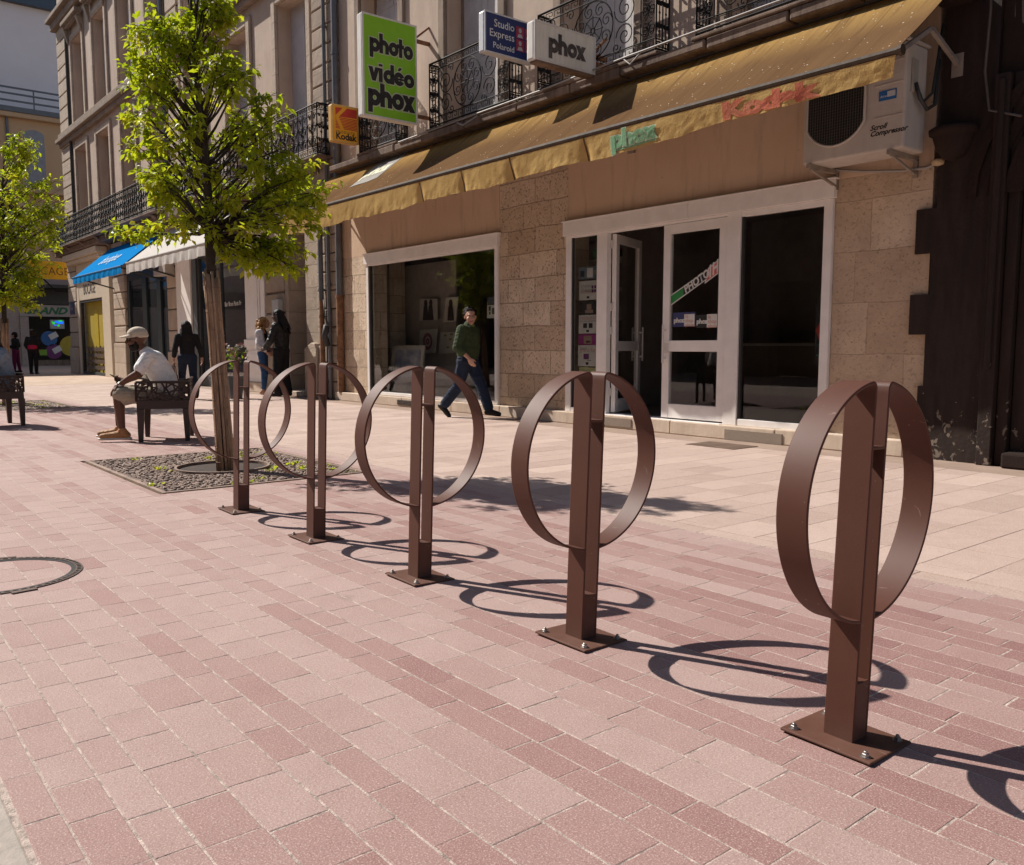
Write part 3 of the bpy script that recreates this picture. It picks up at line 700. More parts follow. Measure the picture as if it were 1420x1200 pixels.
# ledge and balconies
b = MB(); x = -15.05
while x < -3.95:
    L = rnd.uniform(.7, 1.5); b.box(x, min(x+L-.02, -3.95), 7.83 + rnd.uniform(-.015, .015), YF-.001, 4.28 + rnd.uniform(-.01, .01), 4.40 + rnd.uniform(-.012, .01)); x += L
b.build('balcony_ledge', M_LEDGE, A, bevel=.02)
def spiral(c, r0, r1, a0, turns, n=22):
    return [(c[0] + (r0+(r1-r0)*i/n)*math.cos(a0+turns*2*PI*i/n), c[1] + (r0+(r1-r0)*i/n)*math.sin(a0+turns*2*PI*i/n)) for i in range(n+1)]
def scrollwork(mb, put, W, H, r=.0075, style=0):
    """wrought iron panel; put(u,v) maps panel coordinates to space"""
    T = lambda pts, rr=r: mb.tube([put(*p) for p in pts], rr, 4, cap=True)
    circ = lambda c, q, n=20, rr=r: T([(c[0]+q*math.cos(2*PI*i/n), c[1]+q*math.sin(2*PI*i/n)) for i in range(n+1)], rr)
    T([(0, H), (W, H)], .017); T([(0, .03), (W, .03)], .013); T([(0, 0), (0, H)], .013); T([(W, 0), (W, H)], .013)
    if style == 0:
        for v0, v1 in ((.03, .15), (H-.12, H-.012)):
            T([(0, v1 if v0 < .1 else v0), (W, v1 if v0 < .1 else v0)], .009)
            n = max(4, int(W/.15)); s = W/n
            for i in range(n):       # Greek key
                a = i*s; d_ = v1-v0
                T([(a, v0+.02), (a, v1-.02), (a+s*.75, v1-.02), (a+s*.75, v0+d_*.38), (a+s*.38, v0+d_*.38), (a+s*.38, v0+d_*.6)], .0058)
        e = .24
        for u in (e, W-e): T([(u, .15), (u, H-.12)], .01)
        for u0, sg in ((e/2, 1), (W-e/2, -1)):
            for k in range(3):
                v = .15+.06+(H-.33)*(k+.5)/3.0 - .03
                for m in (-1, 1): T(spiral((u0+m*.05, v), .075, .012, PI/2, m*1.5, 18)); T(spiral((u0+m*.05, v-.05), .06, .012, -PI/2, -m*1.4, 16))
                circ((u0, v-.02), .02, 8)
        cx_, cz_ = W/2, (H+.03)/2; hh = (H-.27)/2
        circ((cx_, cz_), hh*.98, 32, .0095); circ((cx_, cz_), hh*.45, 20)
        for k in range(8):
            a = k*PI/4; T([(cx_+.03*math.cos(a), cz_+.03*math.sin(a)), (cx_+hh*.5*math.cos(a), cz_+hh*.5*math.sin(a))], .0085)
            T(spiral((cx_+hh*.70*math.cos(a+.3), cz_+hh*.70*math.sin(a+.3)), hh*.25, hh*.05, a, 1.4, 16))
        circ((cx_, cz_), .035, 10, .012)
        for m in (-1, 1):
            for (du, dv, q, tn, a0) in ((hh*1.55, hh*.35, hh*.52, 1.8, PI), (hh*1.55, -hh*.55, hh*.42, -1.7, PI), (hh*2.3, hh*.1, hh*.45, 1.7, -PI/2), (hh*2.25, -hh*.65, hh*.3, -1.5, PI/2), (hh*2.2, hh*.75, hh*.24, 1.4, PI/2), (hh*1.15, hh*.85, hh*.2, 1.4, 0), (hh*1.15, -hh*.88, hh*.2, -1.4, 0), (hh*2.85, hh*.4, hh*.3, -1.5, PI), (hh*2.85, -hh*.3, hh*.33, 1.5, 0)):
                if cx_ + du + q < W - e*.6:
                    T(spiral((cx_+m*du, cz_+dv), q, q*.12, a0 if m > 0 else PI-a0, tn*m, 26), .0085)
    else:
        n = max(2, round(W/.42)); s = W/n
        T([(0, H-.11), (W, H-.11)], .009); T([(0, .14), (W, .14)], .009)
        for i in range(n):
            a = i*s; c_ = a+s/2
            T([(a, .03), (a, H)], .011)
            T([(c_, .14), (c_, H-.11)], .009)
            for v, q in ((H*.30, s*.21), (H*.56, s*.23), (H*.78, s*.15)):
                for m in (-1, 1):
                    T(spiral((c_+m*s*.24, v), q, q*.15, 0 if m > 0 else PI, m*1.6, 18), .0085); T(spiral((c_+m*s*.2, v-q*.55), q*.6, q*.12, PI/2, -m*1.5, 14), .0085)
            circ((c_, H*.45), s*.10, 10); circ((c_, .085), .035, 8); circ((a+s*.25, .085), .03, 8); circ((a+s*.75, .085), .03, 8)
            for q in (.25, .5, .75): circ((a+s*q, H-.055), .03, 8)
def balcony(par, x0, x1, y, z, H, style, depth, name='balcony'):
    b = MB(); b.box(x0-.05, x1+.05, y-.04, YF-.001 if par is A else YF-.002, z-.05, z-.002)
    if par is not A:
        for xx in [x0+.3+k*2.0 for k in range(int((x1-x0)/2.0)+1)]: b.prism([(y+.03, z-.072), (YF-.003, z-.072), (YF-.003, z-.34), (y+.2, z-.22)], xx-.10, xx+.10, 'x')
    o = b.build(name, M_LEDGE, par, bevel=.015)
    W = x1-x0
    m = MB(); scrollwork(m, lambda u, v: (x0+u, y, z+v), W, H, .0075, style)
    for xx in (x0, x1):
        scrollwork(m, lambda u, v, xx=xx: (xx, y+u, z+v), depth, H, .0075, 1)
    m.build('railing', M_IRON, o, fix=False)
    return o
for x0, x1 in ((-13.98, -12.75), (-11.74, -9.74), (-9.13, -7.04), (-6.45, -4.4)):
    balcony(A, x0, x1, 7.87, 4.455, .98, 0, .22)
b = MB(); b.tube([(-12.6, 7.82, 4.40), (-9.0, 7.80, 4.43), (-7.4, 7.79, 4.47), (-5.5, 7.79, 4.49), (-4.0, 7.80, 4.5)], .012, 6)
b.tube([(-7.5, 7.8, 4.47), (-7.35, 7.77, 4.36), (-7.2, 7.8, 4.47)], .01, 6); b.tube([(-10.9, 7.8, 4.38), (-10.7, 7.76, 4.30), (-10.4, 7.8, 4.38)], .012, 6)
b.build('ledge_cable', plain('grey_cable', (.3, .27, .25), .6), A)
# ------------------------------------------------------------------ dark painted portal house on the right
Cb = thing('dark_portal_house', 'dark brown painted house front with a deep arched doorway at the right edge', 'building', (0, 8.3, 0))
def zy(y): return on_y(1290, y, 8.06).z
teeth = [(-3.80, zy(289), 14.0), (-3.985, zy(351), zy(289)), (-3.83, zy(408), zy(351)), (-4.01, zy(464), zy(408)), (-3.85, zy(536), zy(464)), (-4.0, 0.0, zy(536))]
b = MB()
for i, (x, z0, z1) in enumerate(teeth):
    b.box(x if i < 5 else -3.90, -3.33, 8.065 + .0015*(i % 2), 8.5, z0, z1)
b.build('quoin', M_FLAKE, Cb)
# moulded pilaster and door jambs
b = MB(); b.box(-3.325, -3.20, 8.0, 8.5, 0, 3.35); b.box(-3.195, -3.10, 8.06, 8.5, 0, 3.35); b.tube([(-3.262, 7.995, .85), (-3.262, 7.995, 3.3)], .03, 8); b.build('pilaster', M_FLAKE, Cb, bevel=.01)
b = MB(); b.box(-3.095, -2.95, 8.12, 8.9, 0, 3.05); b.box(.95, 1.3, 8.0, 8.9, 0, 3.35); b.box(1.305, 8, 8.06, 8.9, 0, 14); b.build('door_jamb', M_FLAKE, Cb, bevel=.01)
b = MB(); n = 24; rx_, zc = 2.02, 2.35; cx_ = -.95
outer = []
for k in range(n+1):
    a = PI*k/n; outer.append((cx_ + rx_*math.cos(a), zc + 1.15*math.sin(a)))
for k in range(n):
    (xa, za), (xb, zb) = outer[k], outer[k+1]
    b.add([(xa, 8.10, za), (xb, 8.10, zb), (xb, 8.10, 4.6), (xa, 8.10, 4.6), (xa, 8.9, za), (xb, 8.9, zb), (xb, 8.9, 4.6), (xa, 8.9, 4.6)], [(0, 1, 2, 3), (0, 4, 5, 1), (4, 7, 6, 5)])
b.box(-3.325, cx_-rx_-.002, 8.102, 8.9, 3.352, 4.6); b.box(-3.325, 1.3, 8.1, 8.5, 4.602, 14); b.build('arch_wall', M_DARK, Cb)
for dr, y0, w_ in ((.10, 8.02, .14), (.30, 8.05, .10), (.48, 8.03, .08)):
    b = MB()
    for k in range(n):
        q = []
        for kk in (k, k+1):
            a = PI*kk/n
            for rr in (dr, dr+w_): q.append((cx_ + (rx_+rr)*math.cos(a), zc + (1.15+rr)*math.sin(a)))
        (x1, z1), (x2, z2), (x3, z3), (x4, z4) = q
        b.add([(x1, y0, z1), (x2, y0, z2), (x4, y0, z4), (x3, y0, z3), (x1, 8.1, z1), (x2, 8.1, z2), (x4, 8.1, z4), (x3, 8.1, z3)], [(0, 1, 2, 3), (0, 3, 7, 4), (1, 5, 6, 2)])
    b.build('arch_moulding', M_DARK, Cb)
d_ = MB(); d_.box(-2.95, .95, 8.78, 8.86, .14, 3.6); dd = d_.build('door', M_WOOD, Cb)
b = MB()
for x0 in (-2.75, -1.85, -.95, -.05):
    for z0, z1 in ((.35, 1.0), (1.15, 2.0), (2.15, 3.2)):
        b.box(x0, x0+.7, 8.755, 8.779, z0, z1); b.box(x0+.1, x0+.6, 8.735, 8.754, z0+.1, z1-.1)
b.build('door_panel', M_WOOD, dd, bevel=.012)
b = MB(); b.lathe([(.03, 0), (.035, .02), (.02, .045)], (0, 0, 0), 12); b.v = [(-2.86 + p[0], 8.78 - p[2], 1.05 + p[1]) for p in b.v]; b.build('handle', M_STEEL, dd, smooth=True)
MB().box(-2.93, -2.80, 8.772, 8.779, 1.35, 1.5).build('lock_plate', M_CHAR, dd)
b = MB(); b.box(-3.09, .94, 7.93, 8.77, 0, .135); b.build('doorstep', M_DARK, Cb, bevel=.02)
# carved bracket bowl, and the flue hood above
b = MB(); b.lathe([(.02, -.17), (.09, -.14), (.14, -.06), (.165, .02), (.17, .05), (.20, .06), (.205, .10), (.17, .12)], (-3.66, 8.02, 2.86), 20); b.build('carved_bracket', M_DARK, Cb, smooth=True)
b = MB(); b.box(-3.80, -3.5, 7.86, 8.06, 4.02, 4.10); b.box(-3.2, 1.3, 7.86, 8.06, 4.12, 4.22); b.build('cornice', M_DARK, Cb, bevel=.01)
b = MB(); b.tube([(-3.42, 8.03, 4.6), (-3.40, 8.02, 3.9), (-3.42, 8.02, 3.4), (-3.36, 8.0, 3.06), (-3.1, 8.0, 2.96)], .011, 6); b.build('wall_cable', plain('dark_cable', (.09, .07, .06), .6), Cb)
# ------------------------------------------------------------------ yellow shop awning with its flapping valance
def canvas_mat():
    t = NT('stained_yellow_canvas'); v = t.coord(); o = t.sep(v)
    n = t.noise(1.2, 5, .6, v); c = t.mix(t.ramp(n, [(.3, 0.0), (.7, 1.0)]), (.44, .262, .080), (.52, .33, .115))
    st = t.noise(1.0, 7, .72, t.scaled(v, 9, .55, .55)); c = t.mix(t.math('MULTIPLY', t.ramp(st, [(.44, 0.0), (.62, 1.0)]), .82), c, (.125, .070, .034))
    # dirt washed down to the front edge
    lo = t.ramp(t.math('ADD', t.math('MULTIPLY', t.math('ADD', o[2], .95), 1.0), t.math('MULTIPLY', t.math('SUBTRACT', st, .5), .9)), [(.42, 1.0), (1.0, 0.0)])
    c = t.mix(t.math('MULTIPLY', lo, .93), c, (.120, .068, .038))
    vo = t.n('ShaderNodeTexVoronoi', Scale=17.0, Randomness=1.0); t.l(v, vo.inputs['Vector'])
    dr = t.math('MULTIPLY', t.ramp(vo.outputs['Distance'], [(.10, 1.0), (.15, 0.0)]), t.ramp(t.noise(5, 4, .7, v), [(.50, 0.0), (.56, 1.0)]))
    c = t.mix(t.math('MULTIPLY', dr, .8), c, (.66, .6, .5))
    sm = t.math('ABSOLUTE', t.math('SUBTRACT', t.math('FRACT', t.math('DIVIDE', o[0], 1.18)), .5)); c = t.mix(t.math('MULTIPLY', t.ramp(sm, [(.0, 1.0), (.008, 0.0)]), .7), c, (.09, .05, .02))
    p = t.pbsdf(c, .85, 0, t.bump(t.math('ADD', t.noise(40, 3, .6, v), t.math('MULTIPLY', st, 2.0)), .25, .01), .0); return t.m
M_CANVAS = canvas_mat()
def cloth_mat(name, col, tr=.35, dirt=(.25, .15, .06), amt=.3):
    t = NT(name); v = t.coord(); n = t.noise(2.5, 5, .65, v)
    c = t.mix(t.math('MULTIPLY', t.ramp(n, [(.4, 0.0), (.75, 1.0)]), amt), col, dirt)
    d = t.n('ShaderNodeBsdfDiffuse'); t.l(c, d.inputs[0]); q = t.n('ShaderNodeBsdfTranslucent'); t.l(c, q.inputs[0])
    nb = t.bump(t.math('ADD', t.noise(30, 3, .6, v), t.noise(9, 2, .5, t.scaled(v, 9, 1, 5))), .32, .012); t.l(nb, d.inputs['Normal'])
    m = t.n('ShaderNodeMixShader', i0=tr); t.l(d.outputs[0], m.inputs[1]); t.l(q.outputs[0], m.inputs[2]); t.l(m.outputs[0], t.out.inputs[0]); return t.m
M_VAL = cloth_mat('yellow_valance_cloth', (.66, .46, .19), .3, (.42, .25, .09), .5)
XL, XR, YB, ZB, YT, ZTP = -15.35, -3.655, 6.95, 3.415, 8.06, 4.30
aw = thing('yellow_awning', 'long stained yellow canvas awning with lettered valance over the photo shop', 'awning', ((XL+XR)/2, YT, ZTP))
b = MB(); nx, ny = 150, 10
def sag(x, t): return -.018*math.sin(PI*t)*(1+.7*math.sin(x*2.66)) + .008*math.sin(x*9+t*3)*t
for s_ in (0, 1):
    vs = []
    for i in range(nx+1):
        for j in range(ny+1):
            t_ = j/ny; x = XL+(XR-XL)*i/nx; vs.append((x, YT+(YB-YT)*t_, ZTP+(ZB-ZTP)*t_+sag(x, t_)-(.006 if s_ else 0)))
    b.add(vs, [(i*(ny+1)+j, (i+1)*(ny+1)+j, (i+1)*(ny+1)+j+1, i*(ny+1)+j+1) for i in range(nx) for j in range(ny)])
b.build('canvas', M_CANVAS, aw, smooth=True, fix=False)
b = MB(); b.tube([(XL-.02, YB-.012, ZB-.012), (XR+.03, YB-.012, ZB-.012)], .032, 10); b.tube([(XR+.03, YB-.012, ZB-.012), (XR+.06, YB-.012, ZB-.012)], .045, 10); b.build('front_bar', plain('stained_bar', (.05, .03, .016), .75, 0, .4, 8), aw, smooth=False)
b = MB(); b.tube([(XL, YT-.02, ZTP+.0), (XR, YT-.02, ZTP+.0)], .05, 10); b.build('roller', M_CHAR, aw)
M_AL2 = plain('dusty_white_arm', (.26, .215, .18), .6, 0, .25)
for x in (XL+.35, -11.4, -7.6, XR-.02):
    b = MB(); b.bar((x, YB+.01, ZB-.03), (x, 7.55, 3.72), .035); b.bar((x, 7.55, 3.72), (x, 8.09, 3.52), .035); b.box(x-.05, x+.05, 8.06, 8.098, 3.42, 3.62); b.build('folding_arm', M_AL2, aw)
GAPS = [on_y(x, y, YB).x for x, y in ((709, 235), (812, 205), (642, 255), (584, 275), (1000, 160))] + [-14.4]
VH = .265
def vwave(x, s):
    """height above the bar is -s; returns y offset and extra drop"""
    g = sum(math.exp(-((x-q)/.07)**2) for q in GAPS[:4])
    n1 = mnoise.noise(Vector((x*1.9, s*.6, 1.3))); n2 = mnoise.noise(Vector((x*7, s*1.6, 4.1))); n3 = mnoise.noise(Vector((x*16+s*3, s*4.5, 7.7))); n4 = mnoise.noise(Vector((x*30, s*11, 2.2)))
    return (.024*n1*s + .010*n2*(.25+s) + .0045*n3*(.3+s) + .0015*n4) + .05*g*s
def vpos(x, s, lift=0.0):
    drop = (.245 + (.065*(-6.8-x)/6.2 if x < -6.8 else -.092*(x+6.8)/3.1))*s*(1 + .05*math.sin(x*2.6) + .03*math.sin(x*6.1) + .05*mnoise.noise(Vector((x*5, 0, 0))))
    return (x, YB-.03+vwave(x, s)-lift+.03*s, ZB-.045-drop)
b = MB(); nx, ny = 900, 12
for s_ in (0, 1):
    vs = [vpos(XL+(XR-.03-XL)*i/nx + (.04*(1-j/ny) if i == nx else 0), j/ny, -.0022*s_) for i in range(nx+1) for j in range(ny+1)]
    b.add(vs, [(i*(ny+1)+j, (i+1)*(ny+1)+j, (i+1)*(ny+1)+j+1, i*(ny+1)+j+1) for i in range(nx) for j in range(ny)])
va = b.build('valance', M_VAL, aw, smooth=True, fix=False)
b = MB()
for q in GAPS[:4]:
    vs = [vpos(q+dx, j/8, .004) for j in range(9) for dx in (-.012, .014)]
    b.add(vs, [(2*j, 2*j+1, 2*j+3, 2*j+2) for j in range(8)])
b.build('valance_pleat', plain('pleat_brown', (.10, .055, .02), .9), va, fix=False)
def vwarp(x0, lift):
    return lambda u, v, z=0.0: vpos(x0+u, min(max(1-v/VH, 0.02), .99), lift+z)
kx = on_y(1003, 170, YB).x; kx2 = on_y(1143, 120, YB).x
text_mesh('Kodak', .30, None, 'valance_lettering', cloth_mat('faded_red_print', (.56, .17, .11), .25, (.6, .36, .22), .6), va, bold=.022, warp=lambda u, v: vwarp(kx, .007)(u, v*.93+.03), sx=(kx2-kx)/.86)
gx = on_y(848, 200, YB).x; gx2 = on_y(910, 185, YB).x
vs = []
for i in range(61):
    for j in range(17): vs.append(vpos(gx+(gx2-gx)*i/60, .28+.60*j/16, .006))
MGP = cloth_mat('faded_green_print', (.27, .50, .30), .25, (.4, .5, .3), .4)
b = MB(); b.add(vs, [(i*17+j, (i+1)*17+j, (i+1)*17+j+1, i*17+j+1) for i in range(60) for j in range(16)]); b.build('valance_patch', MGP, va, fix=False)
MVP = cloth_mat('pale_print', (.62, .66, .48), .25)
chunky('phox', None, .14, 'lettering_outline', cloth_mat('white_outline', (.7, .72, .6), .25), va, e=.05, sx=(gx2-gx)/.14/3.8, warp=lambda u, v, z: vpos(gx+.02+u, .78-(v/VH), .0105+z*.5))
chunky('phox', None, .14, 'valance_lettering', MGP, va, sx=(gx2-gx)/.14/3.8, warp=lambda u, v, z: vpos(gx+.02+u, .78-(v/VH), .0135+z*.5))
# logo patch printed on the canvas
def cpos(x, t_, lift): return (x, YT+(YB-YT)*t_-lift*.65, ZTP+(ZB-ZTP)*t_+sag(x, t_)+lift*.76)
def cinv(px, py):
    # where a view ray meets the sloping canvas
    d = ray(px, py); n = Vector((0, ZB-ZTP, -(YB-YT))); p0 = Vector((0, YT, ZTP)); t_ = (p0-CAMP).dot(n)/d.dot(n); p = CAMP+d*t_
    return p.x, (p.y-YT)/(YB-YT)
pa, pb, pc, pd_ = cinv(484, 256), cinv(526, 246), cinv(565, 211), cinv(533, 222)
px0, px1 = (pa[0]+pd_[0])/2, (pb[0]+pc[0])/2; t0, t1 = min(pd_[1], pc[1]), max(pa[1], pb[1])
b = MB(); vs = [cpos(px0+(px1-px0)*i/16, t0+(t1-t0)*j/6, .006) for i in range(17) for j in range(7)]
b.add(vs, [(i*7+j, (i+1)*7+j, (i+1)*7+j+1, i*7+j+1) for i in range(16) for j in range(6)]); b.build('printed_patch', plain('grey_print', (.21, .19, .165), .8, 0, .2), aw, fix=False)
chunky('phox', None, .30, 'canvas_lettering', plain('pale_lettering', (.60, .58, .42), .8), aw, sx=(px1-px0)*.86/.30/3.75, warp=lambda u, v, z: cpos(px0+(px1-px0)*.07+u, t1-(t1-t0)*.30-v*.55, .010+z))
# ------------------------------------------------------------------ small awnings of the far shops
def small_awning(name, label, col, x0, x1, zt, yb, zb, vh, skew=0.0, letter=False):
    t = thing(name, label, 'awning', ((x0+x1)/2, 8.0, zt)); mt = cloth_mat(name+'_cloth', col, .25, tuple(c*.6 for c in col), .15)
    b = MB(); n = 24
    for s_ in (0, 1):
        vs = [(x0+(x1-x0)*i/n+skew*j/6, 8.03+(yb-8.03)*j/6, zt+(zb-zt)*j/6-.01*math.sin(PI*j/6)-(.006 if s_ else 0)) for i in range(n+1) for j in range(7)]
        b.add(vs, [(i*7+j, (i+1)*7+j, (i+1)*7+j+1, i*7+j+1) for i in range(n) for j in range(6)])
    b.build('canvas', mt, t, smooth=True, fix=False)
    b = MB(); b.tube([(x0+skew-.03, yb-.02, zb-.02), (x1+skew+.03, yb-.02, zb-.02)], .03, 8); b.build('front_bar', plain(name+'_bar', tuple(c*.5 for c in col), .5), t)
    b = MB(); n = 120
    vs = []
    for i in range(n+1):
        x = x0+skew+(x1-x0)*i/n
        for j in range(5): s = j/4; vs.append((x, yb-.03-.02*math.sin(x*11)*s-.01*math.sin(x*23)*s, zb-.04-vh*s*(1+.04*math.sin(x*5))))
    b.add(vs, [(i*5+j, (i+1)*5+j, (i+1)*5+j+1, i*5+j+1) for i in range(n) for j in range(4)]); b.build('valance', mt, t, smooth=True, fix=False)
    for x in (x0+.3, x1-.3):
        b = MB(); b.bar((x+skew, yb, zb-.03), (x, 8.09, zb-.35), .04); b.build('folding_arm', M_CHAR, t)
    return t
ba = small_awning('blue_awning', 'bright blue awning with faded white lettering over the far shops', (.020, .27, .66), -30.9, -25.35, 4.26, 6.86, 3.25, .19)
k = Vector((0, 6.86-8.03, 3.25-4.26)).normalized()
text_mesh('boutique', .62, frame((-29.3, 7.20, 3.56), (1, 0, 0), -k), 'canvas_lettering', plain('faded_white', (.5, .62, .7), .8), ba, shear=.3, sx=.9)
small_awning('white_awning', 'white awning beside the blue one, half hidden behind the street tree', (.72, .68, .63), -24.85, -18.6, 4.26, 6.86, 3.28, .25)
# ------------------------------------------------------------------ projecting light-box signs (faces look along the street)
def lightbox(name, label, X, y0, y1, z0, z1, th, face, edge, rim=.03):
    t = thing(name, label, 'sign', (X, y1, (z0+z1)/2))
    MB().box(X-th, X-.012, y0, y1, z0, z1).build('case', edge, t, bevel=.025)
    b = MB(); b.box(X-.012, X+.004, y0, y0+rim, z0, z1); b.box(X-.012, X+.004, y1-rim, y1, z0, z1); b.box(X-.012, X+.003, y0+rim, y1-rim, z1-rim, z1); b.box(X-.012, X+.003, y0+rim, y1-rim, z0, z0+rim); b.build('rim', edge, t, bevel=.004)
    MB().box(X-.011, X-.002, y0+rim, y1-rim, z0+rim, z1-rim).build('face', face, t)
    b = MB(); b.bar((X-th/2, y1-.01, z1-.20), (X-th/2, 8.1, z1-.20), .05); b.bar((X-th/2, y1-.01, z1-.19), (X-th/2, 8.1, z1+.06), .03); b.build('bracket', M_RUST, t)
    MB().bar((X-th/2, y1-.01, z0+.16), (X-th/2, 8.1, z0+.16), .05).build('bracket', M_RUST, t)
    return t
M_EDGE = dirty_stone('dirty_white_plastic', (.78, .76, .72), (.30, .25, .20), .3, 5)
M_LIME_G = plain('lime_green_face', (.235, .56, .012), .35, 0, .05)
def outlined(txt, X, y, z, size, sx, par, c1, c2, e=.07):
    M_ = frame((X, y, z), (0, 1, 0), (0, 0, 1))
    chunky(txt, M_, size, 'lettering_outline', c2, par, e=e, lift=.0, sx=sx)
    chunky(txt, M_, size, 'lettering', c1, par, e=0, lift=.003, sx=sx)
X = -12.0
g = lightbox('green_sign', 'tall lime green light box sign with chunky black lettering', X, 6.83, 7.81, 4.56, 6.08, .17, M_LIME_G, M_EDGE)
MO = plain('pale_outline', (.55, .58, .40), .5)
outlined('photo', X-.0015, 6.955, 5.53, .205, .76/.205/4.25, g, M_INK, MO)
outlined('vidéo', X-.0015, 6.935, 5.10, .205, .82/.205/4.25, g, M_INK, MO)
outlined('phox', X-.0015, 6.915, 4.73, .245, .84/.245/3.75, g, M_INK, MO)
X = -14.1
kx_ = lightbox('yellow_logo_sign', 'small yellow box sign with red emblem beside the grey downpipe', X, 7.40, 7.93, 4.63, 5.27, .15, plain('orange_yellow_face', (.80, .36, .010), .4, 0, .04), plain('amber_edge', (.62, .36, .10), .4))
def yz(mb, pts, dx): return mb.add([(X+dx, 7.40+.53*u, 4.63+.64*v) for u, v in pts], [tuple(range(len(pts)))])
b = MB(); L_, R_, T_, B_ = .13, .92, .93, .36
yz(b, [(.26, .68), (.56, T_), (R_, T_), (R_, .70)], .000)
yz(b, [(L_, T_-.02), (L_, .70), (.40, T_)], .0)
for i in range(8):                                     # the ray stripes of the lower half
    v = .665 - i*.040; u0 = .26 + (.66-v)*.62
    yz(b, [(u0, v-.024), (R_, v-.024), (R_, v), (u0+.012*0, v)], .0)
    yz(b, [(L_, v-.024), (max(u0-.13, L_+.02), v-.024), (max(u0-.13, L_+.02), v), (L_, v)], .0)
b.build('emblem', plain('emblem_red', (.52, .035, .02), .45), kx_, fix=False)
text_mesh('PRODUITS', .062, frame((X+.0, 7.40+.13*.53, 4.63+.245*.64), (0, 1, 0), (0, 0, 1)), 'lettering', M_INK, kx_, sx=1.12, space=1.2)
text_mesh('Kodak', .155, frame((X+.0, 7.40+.13*.53, 4.63+.085*.64), (0, 1, 0), (0, 0, 1)), 'lettering', M_INK, kx_, bold=.006, sx=.98)
X = -9.3
bl = lightbox('blue_sign', 'dark blue box sign with white lettering and small red portrait squares', X, 7.10, 7.95, 4.87, 5.39, .14, plain('navy_face', (.008, .022, .12), .4, 0, .05), plain('blue_grey_edge', (.55, .56, .58), .45), .02)
for s_, z, sz in (('Studio', 5.215, .135), ('Express', 5.085, .135), ('Polaroid', 4.945, .108)):
    text_mesh(s_, sz, frame((X+.001, 7.60, z), (0, 1, 0), (0, 0, 1)), 'lettering', plain('sign_white', (.62, .62, .62), .5), bl, align='RIGHT', bold=.001)
for i in range(2):
    for j in range(2):
        y0, z0 = 7.63+i*.15, 4.985+j*.165
        MB().box(X-.002, X+.001, y0, y0+.135, z0, z0+.15).build('portrait_square', plain('square_red', (.30, .03, .06), .5), bl)
        f = MB(); c = (X+.0015, y0+.068, z0+.10)
        f.add([(c[0], c[1]+.026*math.cos(k*PI/6), c[2]+.032*math.sin(k*PI/6)) for k in range(12)], [tuple(range(12))])
        f.add([(c[0], y0+.02, z0+.01), (c[0], y0+.115, z0+.01), (c[0], y0+.095, z0+.055), (c[0], y0+.04, z0+.055)], [(0, 1, 2, 3)])
        f.build('portrait', plain('portrait_grey', (.40, .42, .48), .5), bl, fix=False)
X = -8.0
def greywhite():
    t = NT('algae_stained_face'); v = t.coord(); z = t.sep(v)[2]
    n = t.noise(4, 5, .6, t.scaled(v, 1, 5, .6)); c = t.mix(t.math('MULTIPLY', t.ramp(n, [(.45, 0.0), (.75, 1.0)]), .5), (.78, .76, .70), (.48, .50, .32)); t.pbsdf(c, .5); return t.m
pw = lightbox('white_sign', 'dirty white box sign with faded grey chunky lettering in front of the balcony', X, 6.84, 7.84, 4.40, 4.85, .15, greywhite(), M_EDGE, .03)
outlined('phox', X-.0015, 7.06, 4.525, .165, .60/.165/3.75, pw, plain('faded_black', (.07, .062, .058), .6, 0, .7, 14), plain('ghost_white', (.64, .62, .58), .6), .05)
MB().box(X-.13, X-.0, 6.87, 7.81, 4.375, 4.398).build('drip_edge', M_LEDGE, pw)
# yellow flag sign by the street corner
X = -37.6
p0, p1 = on_x(40, 386, X), on_x(99, 364, X)
yb_ = thing('yellow_flag_sign', 'plain yellow projecting sign at the far street corner, half hidden by leaves', 'sign', (X, p1.y, p0.z))
MB().box(X-.12, X, p0.y, p1.y, p0.z, p1.z).build('panel', plain('flag_yellow', (.80, .46, .015), .5), yb_, bevel=.01)
text_mesh('BOCAGE', (p1.z-p0.z)*.62, frame((X+.004, p1.y-.1, p0.z+.17), (0, 1, 0), (0, 0, 1)), 'lettering', plain('brown_letter', (.2, .1, .02), .6), yb_, align='RIGHT', sx=.9)
b = MB(); b.bar((X-.06, p1.y-1.0, p0.z-.0), (X-.06, p1.y-.6, p0.z-.45), .05); b.bar((X-.06, p1.y-.6, p0.z-.45), (X-.06, p1.y+.2, p0.z-.45), .05); b.build('bracket', M_IRON, yb_)
# ------------------------------------------------------------------ air conditioner on the wall
ac = thing('air_conditioner', 'white wall mounted air conditioner unit with round fan grille under the awning end', 'air conditioner', (-4.4, 8.08, 2.75))
M_AC = dirty_stone('weathered_white_casing', (.56, .50, .45), (.30, .22, .16), .35, 3)
MB().box(-4.90, -3.90, 7.60, 7.98, 2.79, 3.70).build('casing', M_AC, ac, bevel=.02)
for z in (3.36, 3.08, 3.55): MB().box(-4.19, -3.92, 7.592, 7.599, z, z+.007).build('casing_rib', M_AC, ac)
MB().box(-4.92, -3.88, 7.585, 7.99, 3.702, 3.72).build('casing_lid', M_AC, ac)
gc = (-4.555, 7.594, 3.235); gr = .325
b = MB()
pl_ = [(gc[0]+max(-.29, min(.29, gr*math.cos(k*PI/20))), gc[2]+gr*math.sin(k*PI/20)) for k in range(40)]
b.prism(pl_, 7.588, 7.599, 'y'); g_ = b.build('fan_opening', M_BLACK, ac)
b = MB(); b.tube([(x, 7.582, z) for x, z in pl_ + pl_[:1]], .012, 6); b.build('grille_ring', M_AC, g_)
b = MB(); MW = plain('grille_wire', (.085, .078, .072), .5)
